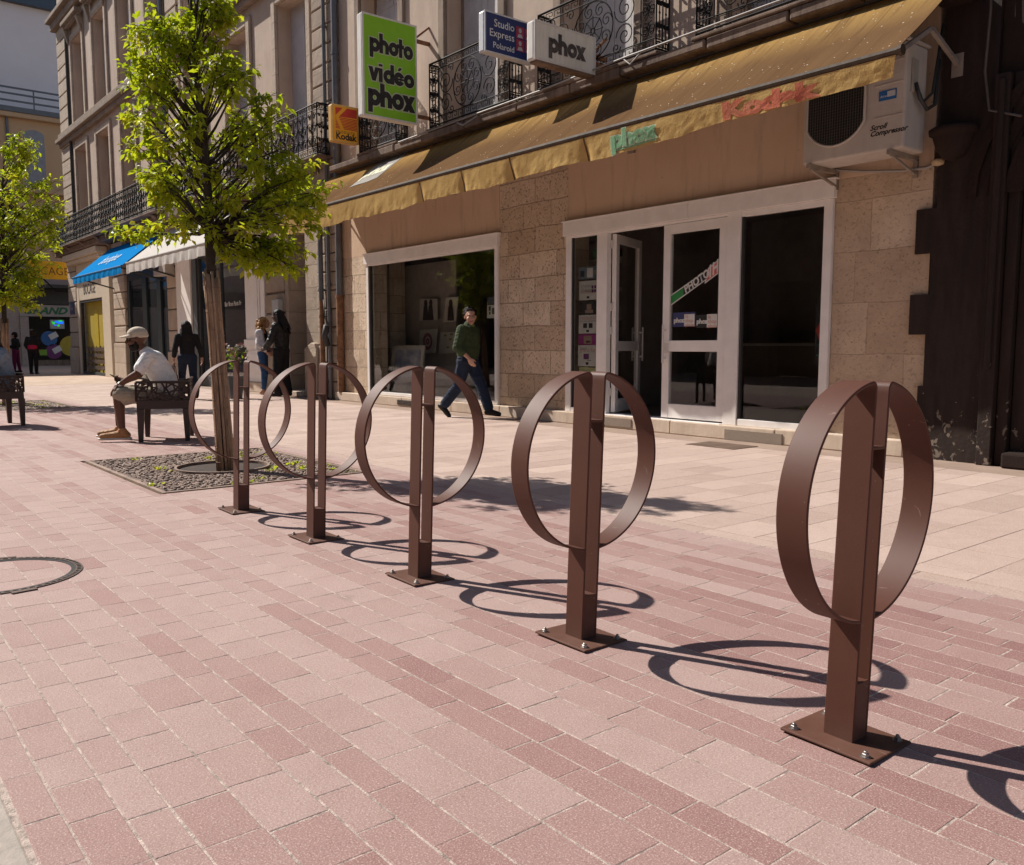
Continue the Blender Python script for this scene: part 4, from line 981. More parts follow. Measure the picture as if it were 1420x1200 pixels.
for k in range(-11, 12):
    x = k*.0255
    h = math.sqrt(max(gr**2-min(abs(x), gr*.99)**2, 0)); b.bar((gc[0]+x, 7.580, gc[2]-h+.01), (gc[0]+x, 7.580, gc[2]+h-.01), .0055)
for k in range(-24, 25, 2):
    z = k*.013; h = min(.285, math.sqrt(max(gr**2-z*z, 0))); b.bar((gc[0]-h, 7.583, gc[2]+z), (gc[0]+h, 7.583, gc[2]+z), .003)
b.build('grille_wire', MW, g_)
lb = MB().box(-4.14, -3.98, 7.594, 7.599, 3.225, 3.31).build('blue_label', plain('label_blue', (.02, .12, .34), .5), ac)
MB().box(-4.062, -3.988, 7.5925, 7.5935, 3.25, 3.30).build('label_white', plain('label_white_mat', (.5, .52, .55), .5), lb)
text_mesh('Airwell', .035, frame((-4.13, 7.5928, 3.25), (1, 0, 0), (0, 0, 1)), 'lettering', M_PAPER, lb, shear=.3, sx=.9)
text_mesh('Scroll\nCompressor', .062, frame((-4.215, 7.5985, 2.985), (1, 0, 0), (0, 0, 1)), 'lettering', M_INK, ac, bold=.002, shear=.35, sx=1.08)
b = MB(); b.box(-3.899, -3.88, 7.68, 7.78, 3.28, 3.56); b.build('service_cover', plain('cover_grey', (.36, .32, .28), .5), ac, bevel=.004)
b = MB(); b.tube([(-3.87, 7.72, 3.35), (-3.84, 7.74, 3.22), (-3.83, 7.86, 3.14), (-3.82, 7.98, 3.2), (-3.82, 8.02, 3.6)], .018, 8); b.tube([(-3.87, 7.76, 3.3), (-3.85, 7.82, 3.2), (-3.83, 7.95, 3.3), (-3.80, 8.03, 3.9)], .014, 8); b.build('refrigerant_pipe', M_CHAR, ac, smooth=True)
for x in (-4.82, -4.02):
    b = MB(); b.bar((x, 7.58, 2.77), (x, 8.1, 2.77), .04); b.bar((x, 7.62, 2.75), (x, 8.09, 2.63), .022); b.bar((x, 8.085, 2.60), (x, 8.085, 2.76), .04, .03); b.build('bracket', plain('weathered_bracket', (.26, .21, .17), .6, 0, .3), ac)
pa = [on_y(x, y, 8.06) for x, y in ((1140, 232), (1165, 236), (1200, 238), (1250, 237), (1285, 233), (1300, 226))]
MB().tube([(p.x, p.y, p.z) for p in pa], .014, 6).build('drain_pipe', plain('grey_cable', (.3, .27, .25), .6), ac, smooth=True)
b = MB(); b.lathe([(.01, -.03), (.05, -.02), (.06, .02), (.02, .035)], (pa[-1].x+.01, 8.05, pa[-1].z), 9); b.build('foam_plug', plain('foam_plug_mat', (.45, .33, .2), .9, 0, .3, 20, .6, 40), ac, smooth=True)
# ------------------------------------------------------------------ the long row of houses further left
B = thing('corner_house', 'long grey stone corner house with black iron balconies above the small shops', 'building', (-26.5, 8.3, 0))
ML = M_ASHLAR
wins = [(-35.02, -33.5), (-32.12, -30.62), (-29.27, -27.85), (-26.42, -25.1), (-23.4, -22.1), (-20.6, -19.3), (-17.75, -16.35)]
LEV = [(5.0, 8.12), (9.06, 11.9), (13.2, 15.6)]
xs = [-37.0] + [v for w_ in wins for v in w_] + [-16.03]
b = MB()
for i in range(0, len(xs), 2): b.box(xs[i], xs[i+1], YF, 8.55, 4.42, 17.0)
for x0, x1 in wins:
    for z0, z1 in ((4.42, LEV[0][0]), (LEV[0][1], LEV[1][0]), (LEV[1][1], LEV[2][0]), (LEV[2][1], 17.0)): b.box(x0, x1, YF+.001, 8.55, z0, z1)
b.build('upper_wall', M_FAC, B)
MB().box(-37.0, -36.7, 8.55, 16, 0, 17.0).box(-37, -16.03, 8.9, 9.0, 4.42, 17).build('rear_wall', M_FAC, B)
def pane_mat():
    t = NT('curtained_window'); v = t.coord(); n = t.noise(.8, 3, .5, t.scaled(v, 6, 6, .4))
    c = t.mix(n, (.16, .15, .15), (.30, .28, .27)); t.pbsdf(c, .25, 0, None, .6); return t.m
M_CURT = pane_mat()
for wi, (x0, x1) in enumerate(wins):
    for li, (z0, z1) in enumerate(LEV):
        m = MB()
        m.box(x0-.2, x0-.002, 8.03, 8.0985, z0, z1+.2); m.box(x1+.002, x1+.2, 8.03, 8.0985, z0, z1+.2); m.box(x0-.0018, x1+.0018, 8.032, 8.0985, z1+.002, z1+.2)
        f = m.build('window', M_ASHLAR if li else M_ASHLAR, B, bevel=.02)
        mm = MB(); mm.box(x0+.0, x0+.07, 8.40, 8.48, z0, z1); mm.box(x1-.07, x1, 8.40, 8.48, z0, z1); mm.box(x0+.07, x1-.07, 8.402, 8.478, z1-.09, z1)
        xm = (x0+x1)/2; mm.box(xm-.04, xm+.04, 8.402, 8.478, z0, z1-.09); mm.box(x0+.07, x1-.07, 8.404, 8.476, z1-.75, z1-.69)
        mm.build('frame', M_SHUTTER if wi > 3 else M_MOULD, f)
        if wi >= 5 or (li == 1): 
            s = MB(); s.box(x0+.075, xm-.045, 8.385, 8.399, z0+.02, z1-.1); s.box(xm+.045, x1-.075, 8.385, 8.399, z0+.02, z1-.1); s.build('shutter', M_SHUTTER, f)
        else: MB().box(x0+.071, x1-.071, 8.43, 8.445, z0+.02, z1-.1).build('pane', M_CURT, f)
        if li == 1:
            h = MB(); h.box(x0-.3, x1+.3, 7.80, 8.028, z1+.52, z1+.66); h.box(x0-.25, x1+.25, 7.9, 8.028, z1+.42, z1+.518)
            for xx in (x0-.15, x1+.15): h.prism([(7.85, z1+.41), (8.028, z1+.41), (8.028, z1-.1), (7.98, z1)], xx-.08, xx+.08, 'x')
            h.build('hood', M_MOULD, f, bevel=.015)
b = MB(); b.box(-37.1, -16.05, 7.95, 8.098, 8.50, 8.66); b.box(-37.15, -16.05, 7.84, 8.098, 8.662, 8.80); b.box(-37.1, -16.05, 7.93, 8.098, 8.86, 9.0); b.build('string_course', M_MOULD, B, bevel=.02)
b = MB(); b.box(-37.15, -16.05, 7.85, 8.098, 12.75, 13.0); b.box(-37.2, -16.05, 7.7, 8.098, 13.002, 13.15); b.build('string_course', M_MOULD, B, bevel=.02)
b = MB(); b.box(-37.3, -16.03, 7.5, 8.098, 16.6, 17.2); b.build('roof_cornice', M_MOULD, B, bevel=.03)
for xa, xb in ((-37.0, -35.6), (-24.6, -23.75)):
    b = MB(); z = 4.6
    while z < 12.6: b.box(xa-.02, xb, 8.02, 8.099, z+.02, z+.46); z += .48
    b.build('quoin', M_ASHLAR, B, bevel=.02)
b = MB()
for x0, x1 in wins[:-1]:
    xc = x1 + .62
    b.prism([(7.86, 4.3), (8.099, 4.3), (8.099, 8.4), (7.94, 8.4)], xc-.06, xc+.06, 'x') if False else None
b = MB(); b.tube([(-35.42, 8.0, 4.6), (-35.42, 8.0, 16)], .055, 10); b.build('downpipe', M_CHAR, B)
b = MB(); b.tube([(-24.9, 8.0, 4.6), (-24.9, 8.0, 16)], .06, 10); b.build('downpipe', M_ZINC, B)
# balconies
b = MB(); b.box(-37.3, -16.6, 7.66, 8.098, 4.42, 4.62); b.build('balcony_ledge', M_LEDGE, B, bevel=.03)
balcony(B, -37.2, -24.3, 7.5, 4.68, .92, 1, .58)
balcony(B, -22.9, -18.9, 7.6, 4.68, .92, 1, .48)
balcony(B, -18.2, -15.35, 7.74, 4.66, .94, 1, .35)
MB().box(-36.4, -31.6, 7.72, 8.098, 4.18, 4.40).box(-36.3, -31.7, 7.82, 8.098, 4.05, 4.178).build('shop_cornice', M_CREAM, B, bevel=.02)
# --- ground floor
def piers(lst, mat, y0=8.0, h=.55, z1=4.4):
    for xa, xb, zb in lst:
        b = MB(); z = zb; n = max(1, round((z1-zb)/h)); s = (z1-zb)/n
        for i in range(n): b.box(xa, xb, y0, 8.55, zb+i*s+.02, zb+(i+1)*s-.02)
        if zb > 0: b.box(xa-.03, xb+.03, y0-.04, 8.55, 0, zb-.012)
        o = b.build('stone_pier', mat, B, bevel=.025)
        MB().box(xa+.04, xb-.04, y0+.03, 8.5, 0, z1).build('pier_core', M_LEDGE, o)
piers([(-37.0, -35.78, 1.0), (-30.75, -29.45, 1.15), (-25.25, -24.5, .9)], M_ASHLAR)
piers([(-18.62, -17.62, .0)], M_ASHDARK, 8.02, .45, 4.4)
b = MB(); b.box(-16.62, -16.04, 8.05, 8.5, 1.0, 4.4); b.build('stone_pier', M_ASHDARK, B)
MB().box(-37, -16.03, 8.10, 8.54, 4.2, 4.419).build('shop_lintel', M_LEDGE, B)
# cream corner shop
s1 = MB(); s1.box(-35.77, -35.45, 8.02, 8.2, 0, 3.5); s1.box(-32.0, -31.05, 7.96, 8.2, .0, 3.5); s1.box(-35.45, -32.0, 8.03, 8.2, 2.72, 3.5); s1.box(-35.77, -31.05, 8.04, 8.2, 3.502, 4.04)
s1.build('cream_shopfront', M_CREAM, B, bevel=.01)
b = MB(); b.box(-35.45, -35.33, 8.05, 8.15, .1, 2.72); b.box(-32.1, -32.0, 8.05, 8.15, .1, 2.72); b.box(-35.33, -32.1, 8.052, 8.148, 2.64, 2.72); b.box(-35.45, -32.0, 8.05, 8.15, .0, .1); b.build('window_frame', M_CHAR, B)
MB().box(-35.33, -32.1, 8.09, 8.10, .1, 2.64).build('shop_pane', M_CGLASS, B)
text_mesh('BOCAGE', .52, frame((-34.75, 8.025, 2.92), (1, 0, 0), (0, 0, 1)), 'shop_lettering', M_CHAR, B, sx=.80, bold=.006)
def yellow_room():
    t = NT('mustard_shop_wall'); v = t.coord(); n = t.noise(1.0, 3, .5, v); c = t.mix(n, (.62, .44, .03), (.78, .57, .07)); t.pbsdf(c, .8); return t.m
b = MB(); b.box(-35.45, -32.0, 8.24, 8.30, 0, 2.72); b.build('shop_back_wall', yellow_room(), B)
MB().box(-34.2, -33.7, 8.22, 8.235, .95, 2.35).build('yellow_banner', plain('banner_yellow', (.75, .55, .03), .6), B)
b = MB()
for i in range(4): b.box(-35.2, -32.4, 8.125+.02*i, 8.14+.02*i, .2+.22*i, .34+.22*i)
for i in range(6): b.bar((-35.1+i*.52, 8.15, .1), (-35.1+i*.52, 8.22, 1.05), .03)
b.build('slatted_display', plain('display_wood', (.16, .10, .07), .6), B)
b = MB(); b.box(-35.45, -32.0, 8.11, 8.24, -.02, .03); b.build('shop_floor', M_INFLOOR, B)
# dark framed shop under the blue awning
b = MB()
for xa, xb in ((-29.43, -29.2), (-27.85, -27.45), (-26.45, -26.1), (-25.5, -25.27)): b.box(xa, xb, 8.08, 8.2, 0, 3.1)
b.box(-29.43, -25.27, 8.082, 8.19, 3.102, 4.2); b.build('dark_shopfront', plain('petrol_black', (.014, .02, .024), .4), B)
MB().box(-29.2, -25.5, 8.12, 8.13, .05, 3.1).build('shop_pane', M_DGLASS, B)
MB().box(-29.4, -25.3, 9.4, 9.5, 0, 3.4).build('shop_back_wall', M_INNER, B)
MB().box(-27.3, -26.6, 9.30, 9.36, 1.4, 2.6).build('red_panel', plain('deep_red_panel', (.20, .02, .015), .6), B)
b = MB(); b.box(-25.6, -24.55, 7.75, 8.0, 3.0, 3.65); b.build('wall_unit', plain('cream_unit', (.42, .38, .33), .5), B, bevel=.02)
b = MB(); b.lathe([(.22, 0), (.22, .01)], (0, 0, 0), 20); b.v = [(-25.25+p[0], 7.745-p[2], 3.33+p[1]) for p in b.v]; b.build('wall_unit_fan', M_BLACK, B)
# white pillar, glass shop, panelled white pilaster
MB().box(-24.42, -23.3, 7.98, 8.3, 0, 3.4).box(-24.5, -23.2, 7.94, 8.3, 3.4, 3.62).build('white_pillar', M_WHITE, B, bevel=.01)
b = MB(); b.box(-23.28, -22.95, 8.02, 8.3, 0, 4.2); b.build('dark_return', plain('slate_paint', (.05, .055, .06), .5), B)
b = MB(); b.box(-22.95, -19.75, 8.05, 8.2, 0, .27); b.box(-22.95, -19.75, 8.05, 8.2, 3.3, 4.2); b.box(-22.95, -22.85, 8.06, 8.15, .27, 3.3); b.box(-21.4, -21.33, 8.06, 8.15, .27, 3.3); b.build('window_frame', M_CHAR, B)
MB().box(-22.85, -19.75, 8.10, 8.11, .27, 3.3).build('shop_pane', M_GLASS, B)
MB().box(-23.0, -19.7, 10.0, 10.1, 0, 4).box(-23.1, -23.0, 8.3, 10, 0, 4).build('shop_back_wall', M_INNER, B)
text_mesh('Bar Brun Paris Fr', .15, frame((-21.2, 8.095, 2.02), (1, 0, 0), (0, 0, 1)), 'shop_lettering', M_PAPER, B, bold=.003, sx=1.0)
b = MB()
for i in range(5): b.box(-22.7, -20.0, 9.3, 9.75, .5+.5*i, .53+.5*i)
b.build('shop_shelf', plain('shelf_dark', (.10, .08, .07), .6), B)
b = MB(); b.box(-19.74, -18.64, 8.02, 8.3, .22, 3.7); p = b.build('white_pilaster', M_WHITE, B, bevel=.01)
b = MB(); b.box(-19.5, -18.88, 8.0, 8.019, .45, .95); b.box(-19.5, -18.88, 8.0, 8.019, 1.3, 3.4); b.box(-19.42, -18.96, 7.985, 7.999, .53, .87); b.box(-19.42, -18.96, 7.985, 7.999, 1.38, 3.32); b.box(-19.78, -18.6, 7.98, 8.019, 1.02, 1.2); b.build('raised_panel', M_WHITE, p, bevel=.01)
MB().box(-19.8, -18.6, 7.95, 8.3, 0, .218).build('pilaster_base', M_PLINTH, B, bevel=.01)
# doorway with the couple
b = MB(); b.box(-17.6, -16.62, 8.75, 8.85, .1, 3.4); b.build('house_door', M_WOOD, B)
b = MB(); b.box(-17.6, -16.62, 8.1, 8.8, 3.4, 4.42); b.box(-17.62, -17.45, 8.05, 8.8, 0, 3.4); b.build('door_surround', M_ASHDARK, B)
MB().box(-17.45, -16.6, 7.86, 8.75, 0, .11).build('doorstep', M_PLINTH, B, bevel=.015)
b = MB()
for i in range(9): b.bar((-17.4+i*.085, 8.72, 1.9), (-17.4+i*.085, 8.72, 3.3), .015)
b.build('door_grille', M_IRON, B)
pz = on_y(404, 436, 8.0)
MB().box(-18.0, -17.66, 7.90, 8.02, 1.55, 2.05).build('intercom_box', plain('box_grey_white', (.42, .40, .38), .5), B, bevel=.02)
# street name plate and lettering on the corner pier
q0, q1 = on_y(97.5, 422, 7.99), on_y(103.5, 434, 7.99)
MB().box(-36.75, -36.1, 7.975, 7.999, 2.25, 2.72).build('street_plate', plain('plate_blue', (.02, .03, .12), .4), B)
text_mesh('RUE\nDU PONT', .14, frame((-36.70, 7.973, 2.52), (1, 0, 0), (0, 0, 1)), 'plate_lettering', M_PAPER, B, sx=.8)
# ------------------------------------------------------------------ far end of the street
XF = -52
Fh = thing('far_house', 'tan house with optician shop closing off the far end of the street', 'building', (XF-1, 9, 0))
def far_wall():
    t = NT('far_tan_stone'); v = t.coord(); n = t.noise(.7, 5, .6, v); c = t.mix(n, (.44, .30, .18), (.54, .39, .25)); t.pbsdf(c, .9, 0, t.bump(t.noise(8, 4, .6, v), .3, .02), .2); return t.m
M_FT = far_wall()
MB().box(XF-.6, XF, -6, 24, 5.6, 13.0).build('upper_wall', M_FT, Fh)
MB().box(XF-.6, XF+.02, -6, 24, 4.3, 5.598).build('fascia_band', plain('mauve_grey_paint', (.30, .24, .23), .8), Fh)
MB().box(XF-.6, XF, -6, 24, 3.26, 4.298).box(XF-.05, XF+.9, 8.9, 11.6, 4.1, 4.28).build('dark_band', M_CHAR, Fh)
b = MB(); b.box(XF-.6, XF+.05, 8.86, 12.4, 2.62, 3.22); b.build('shop_fascia', plain('fascia_pale', (.36, .31, .29), .6), Fh)
text_mesh('GRAND OPTIQUE', .50, frame((XF+.06, 9.0, 2.76), (0, 1, 0), (0, 0, 1)), 'shop_lettering', plain('letter_green', (.012, .13, .055), .5), Fh, bold=.022, shear=.35, sx=1.18)
b = MB(); b.box(XF-.6, XF, -6, 8.85, 0, 3.258); b.box(XF-.6, XF+.1, 8.85, 9.25, 0, 2.6); b.box(XF-.6, XF, 12.5, 24, 0, 3.258); b.build('shop_pier', plain('pinkish_pier', (.36, .29, .25), .8), Fh)
MB().box(XF-.3, XF-.28, 9.25, 12.5, .3, 2.62).build('shop_pane', M_DGLASS, Fh); MB().box(XF-2.1, XF-2.0, 9, 12.5, 0, 3).build('shop_back_wall', plain('optic_back', (.20, .19, .15), .8), Fh)
MB().box(XF-.4, XF+.05, 9.25, 12.5, 0, .3).build('stall_riser', M_LEDGE, Fh)
def disc(nm, y, z, r, col, par=Fh, x=XF-.25, n=24):
    m = MB(); m.prism([(y+r*math.cos(2*PI*k/n), z+r*math.sin(2*PI*k/n)) for k in range(n)], x-.02, x, 'x'); return m.build(nm, plain(nm+'_%d' % int(col[0]*100+col[2]*1000), col, .6), par)
disc('window_disc', 10.25, 1.45, .40, (.03, .12, .32)); disc('window_disc', 10.45, .75, .40, (.16, .03, .14)); disc('window_disc', 11.3, 1.05, .55, (.42, .32, .03))
MB().box(XF-.24, XF-.22, 9.75, 10.1, .55, .85).build('green_card', plain('card_green', (.2, .38, .03), .6), Fh)
for y, z, a in ((10.45, 1.6, .5), (10.6, .85, .5)):
    m = MB(); m.box(-.01, .01, -.22, .22, -.15, .15); mm = Matrix.Translation((XF-.21, y, z)) @ Matrix.Rotation(a, 4, 'X'); m.v = [tuple(mm @ Vector(p)) for p in m.v]; m.build('price_card', M_PAPER, Fh)
scn = MB().box(XF-.2, XF-.12, 10.30, 11.0, 1.98, 2.46).build('window_screen', plain('screen_pale', (.38, .40, .38), .5), Fh)
def glow(nm, col, s):
    t = NT(nm); e = t.n('ShaderNodeEmission', Color=(*col, 1), Strength=s); t.l(e.outputs[0], t.out.inputs[0]); return t.m
b = MB()
for y, z, w_, h in ((10.52, 2.28, .16, .10), (10.68, 2.24, .28, .13), (10.5, 2.14, .12, .06), (10.58, 2.34, .12, .07)): b.box(XF-.119, XF-.112, y, y+w_, z, z+h)
b.build('lit_blue_marks', glow('screen_blue', (.02, .16, .95), .9), scn)
b = MB()
for y, z, w_, h in ((10.42, 2.22, .12, .11), (10.72, 2.36, .18, .08), (10.66, 2.1, .1, .1), (10.38, 2.3, .08, .06)): b.box(XF-.110, XF-.104, y, y+w_, z, z+h)
b.build('lit_green_marks', glow('screen_green', (.02, .6, .06), .8), scn)
for y0, y1, z0, z1, arch in ((9.48, 10.45, 9.3, 12.0, 1), (6.4, 7.4, 9.3, 12.0, 1), (10.75, 11.5, 5.9, 8.0, 0), (8.3, 9.1, 5.9, 8.0, 0)):
    pl_ = [(y0, z0), (y1, z0), (y1, z1)] + ([((y0+y1)/2 + (y1-y0)/2*math.cos(PI*k/8), z1+.28*math.sin(PI*k/8)) for k in range(1, 8)] if arch else []) + [(y0, z1)]
    m = MB(); m.prism([((y-(y0+y1)/2)*1.28+(y0+y1)/2, z0+(z-z0)*1.05) for y, z in pl_], XF-.01, XF+.07, 'x'); f = m.build('window', M_FT, Fh)
    m = MB(); m.prism(pl_, XF+.02, XF+.08, 'x'); m.build('shutter', plain('blue_grey_shutter', (.22, .24, .27), .6), f)
b = MB(); b.box(XF-.1, XF+.5, -6, 24, 9.0, 9.25); b.box(XF-.1, XF+.35, -6, 24, 8.2, 8.45); b.box(XF-.1, XF+.4, -6, 24, 12.75, 13.0); b.build('string_course', M_FT, Fh, bevel=.05)
b = MB(); b.tube([(XF+.12, 8.75, 4.3), (XF+.12, 8.75, 13.2)], .07, 8); b.build('downpipe', M_ZINC, Fh)
b = MB(); b.box(XF-3, XF+.45, -6, 24, 13.0, 13.25); r_ = b.build('roof_terrace', plain('slate_blue_metal', (.10, .12, .14), .5), Fh)
b = MB()
for z in (13.55, 13.9, 14.2): b.bar((XF+.35, -6, z), (XF+.35, 24, z), .08)
for i in range(16): b.bar((XF+.35, -6+i*2, 13.2), (XF+.35, -6+i*2, 14.2), .06)
b.build('terrace_railing', plain('slate_blue_metal', (.10, .12, .14), .5), r_)
Fp = thing('pale_block', 'tall pale plastered block rising behind the roof terrace at the street end', 'building', (-58, 9, 0))
def pale():
    t = NT('stained_pale_plaster'); v = t.coord(); n = t.noise(.5, 6, .65, v); c = t.mix(t.ramp(n, [(.35, 0.0), (.75, 1.0)]), (.80, .70, .69), (.86, .77, .76)); t.pbsdf(c, .9, 0, t.bump(n, .2, .02), .2); return t.m
zt = on_x(40, 10, -56).z
MB().box(-66, -56, -8, 26, 0, zt).build('wall', pale(), Fp); MB().box(-66.3, -55.6, -8.3, 26.3, zt, zt+3).build('roof', plain('blue_slate_roof', (.06, .08, .11), .5), Fp)
# ------------------------------------------------------------------ the houses across the street, seen only in the shop glass
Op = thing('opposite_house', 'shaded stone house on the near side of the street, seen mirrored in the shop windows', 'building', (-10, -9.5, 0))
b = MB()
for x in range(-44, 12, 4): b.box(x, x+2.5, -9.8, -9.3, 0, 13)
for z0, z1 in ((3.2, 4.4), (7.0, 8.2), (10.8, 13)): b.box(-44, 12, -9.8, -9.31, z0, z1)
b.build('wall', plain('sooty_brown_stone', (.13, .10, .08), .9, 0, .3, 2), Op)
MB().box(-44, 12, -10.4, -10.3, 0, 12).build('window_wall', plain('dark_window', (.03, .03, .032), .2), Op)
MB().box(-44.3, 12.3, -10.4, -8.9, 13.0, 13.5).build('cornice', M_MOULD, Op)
# ------------------------------------------------------------------ street trees with reed sleeves, iron grates
def leaf_mat():
    t = NT('spring_leaves'); a = t.attr()
    c = t.ramp(a, [(0.0, (.085, .13, .005)), (.45, (.245, .30, .010)), (.8, (.36, .40, .018)), (1.0, (.44, .37, .04))])
    c2 = t.ramp(a, [(0.0, (.18, .28, .006)), (.5, (.50, .60, .014)), (1.0, (.66, .64, .03))])
    d = t.n('ShaderNodeBsdfPrincipled', Roughness=.42); d.inputs['Specular IOR Level'].default_value = .4; t.l(c, d.inputs['Base Color'])
    q = t.n('ShaderNodeBsdfTranslucent'); t.l(c2, q.inputs[0])
    m = t.n('ShaderNodeMixShader', i0=.52); t.l(d.outputs[0], m.inputs[1]); t.l(q.outputs[0], m.inputs[2]); t.l(m.outputs[0], t.out.inputs[0]); return t.m
M_LEAF = leaf_mat()
M_BARK = plain('dark_bark', (.045, .030, .022), .9, 0, .4, 14, .6, 30)
def reed():
    t = NT('dry_reed_canes'); v = t.coord(); a = t.attr(); n = t.noise(6, 5, .6, t.scaled(v, 6, 6, 1))
    c = t.mix(a, (.27, .16, .10), (.50, .34, .22)); c = t.mix(t.math('MULTIPLY', t.ramp(n, [(.45, 0.0), (.7, 1.0)]), .6), c, (.11, .06, .035))
    t.pbsdf(c, .75, 0, t.bump(n, .4, .01), .3); return t.m
M_REED = reed()
def add_leaf(mb, p, d, up, L, W):
    d = d.normalized(); s = d.cross(up)
    s = s.normalized() if s.length > 1e-4 else d.orthogonal().normalized(); n = s.cross(d)
    b = p; tip = p + d*L - n*L*.12; m = p + d*L*.45
    l = m + s*W*.5 + n*W*.16; r_ = m - s*W*.5 + n*W*.16
    mb.add([b, l, tip, r_, m], [(0, 1, 4), (1, 2, 4), (2, 3, 4), (3, 0, 4)])
def make_tree(label, base, trunk_px, dep, prof, nclust, seed, leaves=46, extra=(), spread=.8, lsize=1.0):
    r = random.Random(seed)
    t = thing('street_tree', label, 'tree', base, group='street trees in iron grates')
    mb = MB(); tp = [Vector(base)] + [at_depth(x, y, dep) for x, y in trunk_px[1:]]
    n = len(tp); rs = [.048 - .040*i/(n-1) for i in range(n)]
    mb.tube(tp, rs, 9)
    def trunk_at(z):
        for i in range(n-1):
            if tp[i].z <= z <= tp[i+1].z: return tp[i].lerp(tp[i+1], (z-tp[i].z)/(tp[i+1].z-tp[i].z)), rs[i]
        return (tp[-1], rs[-1]) if z > tp[-1].z else (tp[0], rs[0])
    lf = MB(); lf.c = []; lf.col = .5
    fwd = Vector((_fw.x, _fw.y, 0)); ys = [p[0] for p in prof]
    def cluster(P, k, rad, tone):
        zt_ = max(trunk_px[2][2] if len(trunk_px[2]) > 2 else 0, 0)
        zst = max(zlow, P.z - .35 - .35*(P - Vector((tp[0].x, tp[0].y, P.z))).length * r.uniform(.6, 1.2)); S, sr = trunk_at(zst)
        mid = S.lerp(P, .55) + Vector((r.uniform(-.08, .08), r.uniform(-.08, .08), r.uniform(-.02, .10)))
        pts = [S, S.lerp(mid, .5) + Vector((0, 0, -.02)), mid, mid.lerp(P, .6), P]
        L = (P-S).length
        w = min(sr*.55, .006 + .010*L) * (1.0 if r.random() < .35 else .55)
        mb.tube(pts, [w, w*.85, w*.6, w*.4, .002], 5)
        out = (P - Vector((tp[0].x, tp[0].y, P.z - .1))).normalized()
        for sgi in range(5):                         # side twigs
            a = mid.lerp(P, r.uniform(.2, 1.0)); q = a + Vector((r.gauss(0, 1), r.gauss(0, 1), r.gauss(0, .7))).normalized() * rad * r.uniform(.7, 1.15) + out*rad*.35
            mb.tube([a, a.lerp(q, .5)+Vector((0, 0, .015)), q], [.003, .002, .001], 4, cap=False)
            m = k//5
            for i in range(m):
                u = (i+.5)/m; c = a.lerp(q, .15 + .9*u) + Vector((r.gauss(0, .022), r.gauss(0, .022), r.gauss(0, .018)))
                d = (q-a).normalized()*.5 + Vector((r.gauss(0, .75), r.gauss(0, .75), r.gauss(-.45, .5)))
                lf.col = min(max(tone + r.gauss(0, .16), 0), 1)
                add_leaf(lf, c, d, Vector((r.gauss(0, .5), r.gauss(0, .5), 1)), lsize*r.uniform(.055, .092), lsize*r.uniform(.028, .045))
    zlow = tp[2].z
    y0, y1 = prof[0][0], prof[-1][0]
    area = []
    for i in range(len(prof)-1): area.append((prof[i+1][0]-prof[i][0])*((prof[i][2]-prof[i][1])+(prof[i+1][2]-prof[i+1][1]))/2)
    tot = sum(area)
    for c in range(nclust):
        u = r.random()*tot; i = 0
        while u > area[i] and i < len(area)-1: u -= area[i]; i += 1
        f = r.random(); y = prof[i][0]*(1-f)+prof[i+1][0]*f; xl = prof[i][1]*(1-f)+prof[i+1][1]*f; xr = prof[i][2]*(1-f)+prof[i+1][2]*f
        k = r.betavariate(1.0, .85); x = xl+(xr-xl)*k
        hw = (xr-xl)/2*dep/FPX; off = r.uniform(-1, 1)*hw*spread*math.sqrt(max(0, 1-(2*k-1)**2)+.08)
        P = at_depth(x, y, dep) ; P += fwd*off; P.z -= off*.0
        cluster(P, leaves, r.uniform(.09, .165), r.gauss(.55, .14))
    for (x, y, o_) in extra:
        P = at_depth(x, y, dep) + fwd*o_; cluster(P, leaves, .12, r.gauss(.55, .1))
    mb.build('trunk', M_BARK, t, smooth=True, fix=False); lf.build('crown', M_LEAF, t, fix=False)
    # reed sleeve round the stem
    rd = MB(); rd.c = []; top = at_depth(trunk_px[1][0], trunk_px[1][1], dep); B0 = Vector(base)
    for k in range(17):
        a = 2*PI*k/17 + r.uniform(-.1, .1); rr0, rr1 = .066+r.uniform(-.006, .006), .044+r.uniform(-.005, .008); rd.col = r.random()
        pts = []
        for j in range(7):
            f = j/6 * (1 + r.uniform(-.0, .0)); q = B0.lerp(top, f); rr = rr0+(rr1-rr0)*f
            pts.append(q + Vector((rr*math.cos(a+.12*f), rr*math.sin(a+.12*f), 0)) + Vector((r.gauss(0, .0015), r.gauss(0, .0015), 0)))
        pts[-1] = pts[-1] + (pts[-1]-pts[-2]).normalized()*r.uniform(-.06, .05) + Vector((math.cos(a), math.sin(a), 0))*r.uniform(0, .02)
        rd.tube(pts, r.uniform(.0105, .0135), 7)
        for j in range(1, 7): rd.col = max(rd.col - .08, 0) if j % 2 else rd.col; q = pts[j-1].lerp(pts[j], r.random()); rd.tube([q, q+Vector((0, 0, .012))], .0152, 7)
    for f in (.06, .5, .93):
        q = B0.lerp(top, f); rr = .066-.022*f+.014; rd.col = .1; rd.tube([q + Vector((rr*math.cos(2*PI*k/24), rr*math.sin(2*PI*k/24), 0)) for k in range(25)], .0035, 5)
    rd.build('reed_sleeve', M_REED, t, smooth=True, fix=False)
    return t
prof1 = [(-55, 242, 284), (-25, 212, 312), (0, 200, 322), (30, 195, 318), (60, 200, 322), (85, 178, 330), (110, 172, 360), (130, 172, 388), (160, 165, 398), (200, 163, 412), (222, 178, 432), (245, 200, 448), (262, 222, 460), (290, 238, 468), (312, 255, 462), (335, 262, 448), (352, 305, 428), (378, 345, 415)]
